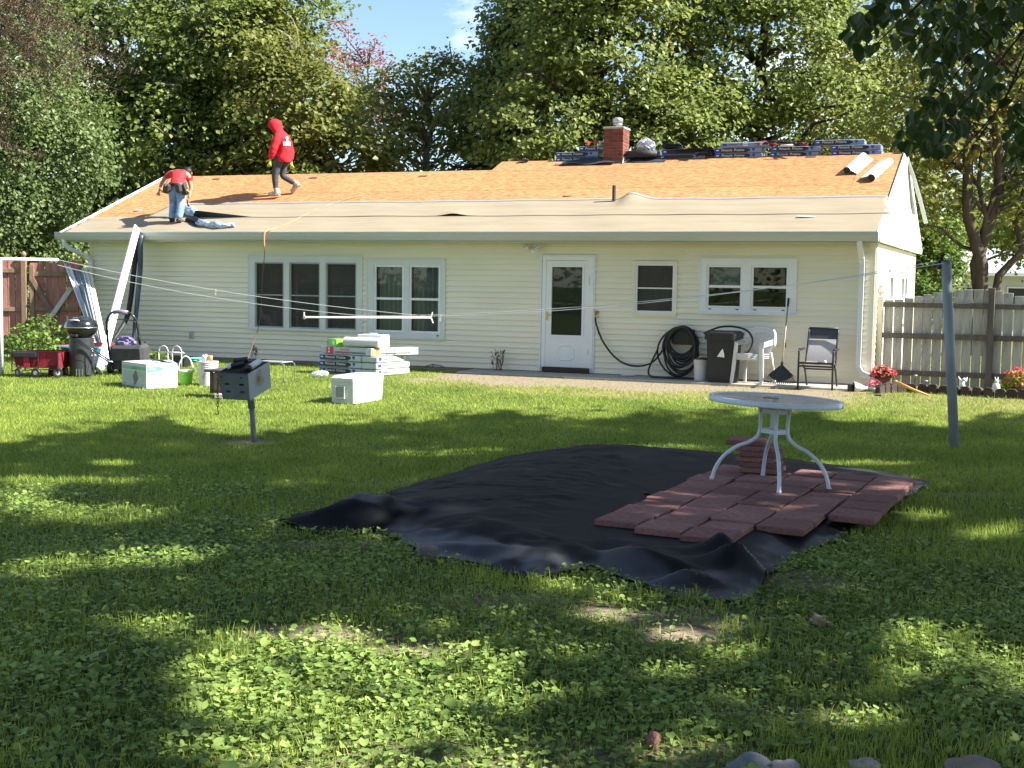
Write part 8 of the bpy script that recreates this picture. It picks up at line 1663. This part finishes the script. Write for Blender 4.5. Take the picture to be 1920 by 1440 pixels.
# bent worker: local x to the picture's right along the roof, y up the slope, z up
f1 = atroof(329, 420); W2 = thing('person', 'person in red shirt, blue jeans and tool belt bending over the felt', 'person', f1, -TH + .10)
s_ = lambda y: y * SLOPE
body = {'pelvis': ((.0, .06, .78), (.115, .10)), 'belly': ((-.02, .17, .90), (.12, .09)), 'chest': ((-.13, .34, 1.03), (.15, .10)), 'neck': ((-.12, .50, 1.08), .055), 'head': ((-.075, .60, 1.06), (.08, .09)), 'face': ((-.07, .67, 1.0), .06),
        'hipL': ((-.09, .05, .74), .085), 'kneeL': ((-.10, .10, .42), .058), 'ankL': ((-.09, .03, .09), .042), 'toeL': ((-.13, .15, .03 + s_(.15)), .03), 'hipR': ((.09, .04, .74), .085), 'kneeR': ((.10, .06, .41), .058), 'ankR': ((.09, -.05, .07), .042), 'toeR': ((.12, .07, .03 + s_(.07)), .03),
        'shL': ((-.34, .40, 1.05), .06), 'elL': ((-.48, .36, .92), .045), 'wrL': ((-.54, .31, .74), .03), 'shR': ((.05, .42, 1.0), .06), 'elR': ((.14, .38, .74), .045), 'wrR': ((.13, .28, .52), .03)}
skin_fig('body', body, [('pelvis', 'belly'), ('belly', 'chest'), ('chest', 'neck'), ('neck', 'head'), ('head', 'face')] + E_[6:], skin_m, W2)
skin_fig('shirt', {'hem': ((.0, .04, .68), (.15, .125)), 'hip': ((.0, .07, .80), (.158, .135)), 'belly': ((-.06, .19, .93), (.155, .125)), 'chest': ((-.14, .34, 1.03), (.175, .13)), 'nape': ((-.12, .45, 1.07), (.09, .09)), 'shL': ((-.32, .40, 1.04), .082), 'elL': ((-.45, .37, .95), .064), 'shR': ((.04, .42, 1.0), .08), 'elR': ((.11, .40, .84), .06)}, [('hem', 'hip'), ('hip', 'belly'), ('belly', 'chest'), ('chest', 'nape'), ('chest', 'shL'), ('shL', 'elL'), ('chest', 'shR'), ('shR', 'elR')], tee_m, W2)
mb = MB(); mb.ball((-.075, .60, 1.085), .098, 16, 10, (.95, 1.05, .95)); mb.obj('hair', hair_m, W2, True)
mb = MB()
for sx in (-1, 1): mb.ball((-.075 + sx * .085, .615, 1.05), .022, 8, 6, (.5, .8, 1.2))
mb.obj('ears', skin_m, W2, True)
mb = MB()
for sx in (-1, 1): mb.ball((-.07 + sx * .03, .705, 1.02), .010, 8, 6)
mb.obj('eyes', black_ink, W2); mb = MB(); mb.tube([(-.07, .70, 1.01), (-.07, .735, .985), (-.07, .71, .975)], .011, 8); mb.obj('nose', skin_m, W2, True); mb = MB(); mb.box((-.07, .70, .955), (.04, .012, .008)); mb.obj('mouth', mat('lip', (.25, .09, .08), .5), W2)
skin_fig('jeans', {'waist': ((.0, .07, .83), (.13, .115)), 'hipL': ((-.08, .05, .73), .118), 'thL': ((-.10, .09, .57), .098), 'kneeL': ((-.10, .10, .42), .085), 'shinL': ((-.10, .07, .25), .078), 'ankL': ((-.09, .03, .09), .080), 'hipR': ((.08, .04, .73), .118), 'thR': ((.10, .05, .57), .098), 'kneeR': ((.10, .05, .42), .085), 'shinR': ((.10, .0, .23), .080), 'ankR': ((.09, -.05, .08), .082)}, [('waist', 'hipL'), ('hipL', 'thL'), ('thL', 'kneeL'), ('kneeL', 'shinL'), ('shinL', 'ankL'), ('waist', 'hipR'), ('hipR', 'thR'), ('thR', 'kneeR'), ('kneeR', 'shinR'), ('shinR', 'ankR')], jeans_m, W2)
skin_fig('boot', {'ank': ((-.09, .02, .08), .055), 'heel': ((-.085, -.01, .045), .052), 'toe': ((-.13, .15, .045 + s_(.15)), (.048, .04))}, [('ank', 'heel'), ('heel', 'toe')], dk_shoe, W2, root=1); skin_fig('boot', {'ank': ((.09, -.06, .07), .055), 'heel': ((.09, -.09, .02), .052), 'toe': ((.12, .08, .045 + s_(.08)), (.048, .04))}, [('ank', 'heel'), ('heel', 'toe')], dk_shoe, W2, root=1)
hand('hand', (-.54, .31, .74), (-.2, -.1, -1), (1, .6, 0), skin_m, W2, 1.1); hand('hand', (.13, .28, .52), (-.05, -.1, -1), (-1, .6, 0), skin_m, W2, 1.1)
mb = MB(); mb.tube([(.155 * math.cos(a), .08 + .135 * math.sin(a), .81 + .02 * math.sin(a)) for a in np.linspace(0, 2 * PI, 24)], .026, 8, False); B_t = mb.obj('tool_belt', belt_m, W2, True)
for (x, y, z, w, h, r_) in ((-.20, .0, .70, .13, .19, .25), (-.11, -.10, .70, .11, .16, .1), (.21, .0, .68, .13, .22, -.35), (.13, -.09, .70, .12, .18, -.15)):
    mb = MB(); mb.cbox((x, y, z), (w, .10, h), .025, (.1, r_, 0)); mb.obj('pouch', belt_m, B_t)
mb = MB(); mb.tube([(.20, -.02, .72), (.34, -.02, .62)], .014, 8); mb.obj('hammer_handle', mat('yellow_handle', (.70, .46, .10), .5), B_t); mb = MB(); mb.tube([(-.13, -.15, .74), (-.08, -.15, .86)], .016, 8); mb.obj('tool', galv_m, B_t)
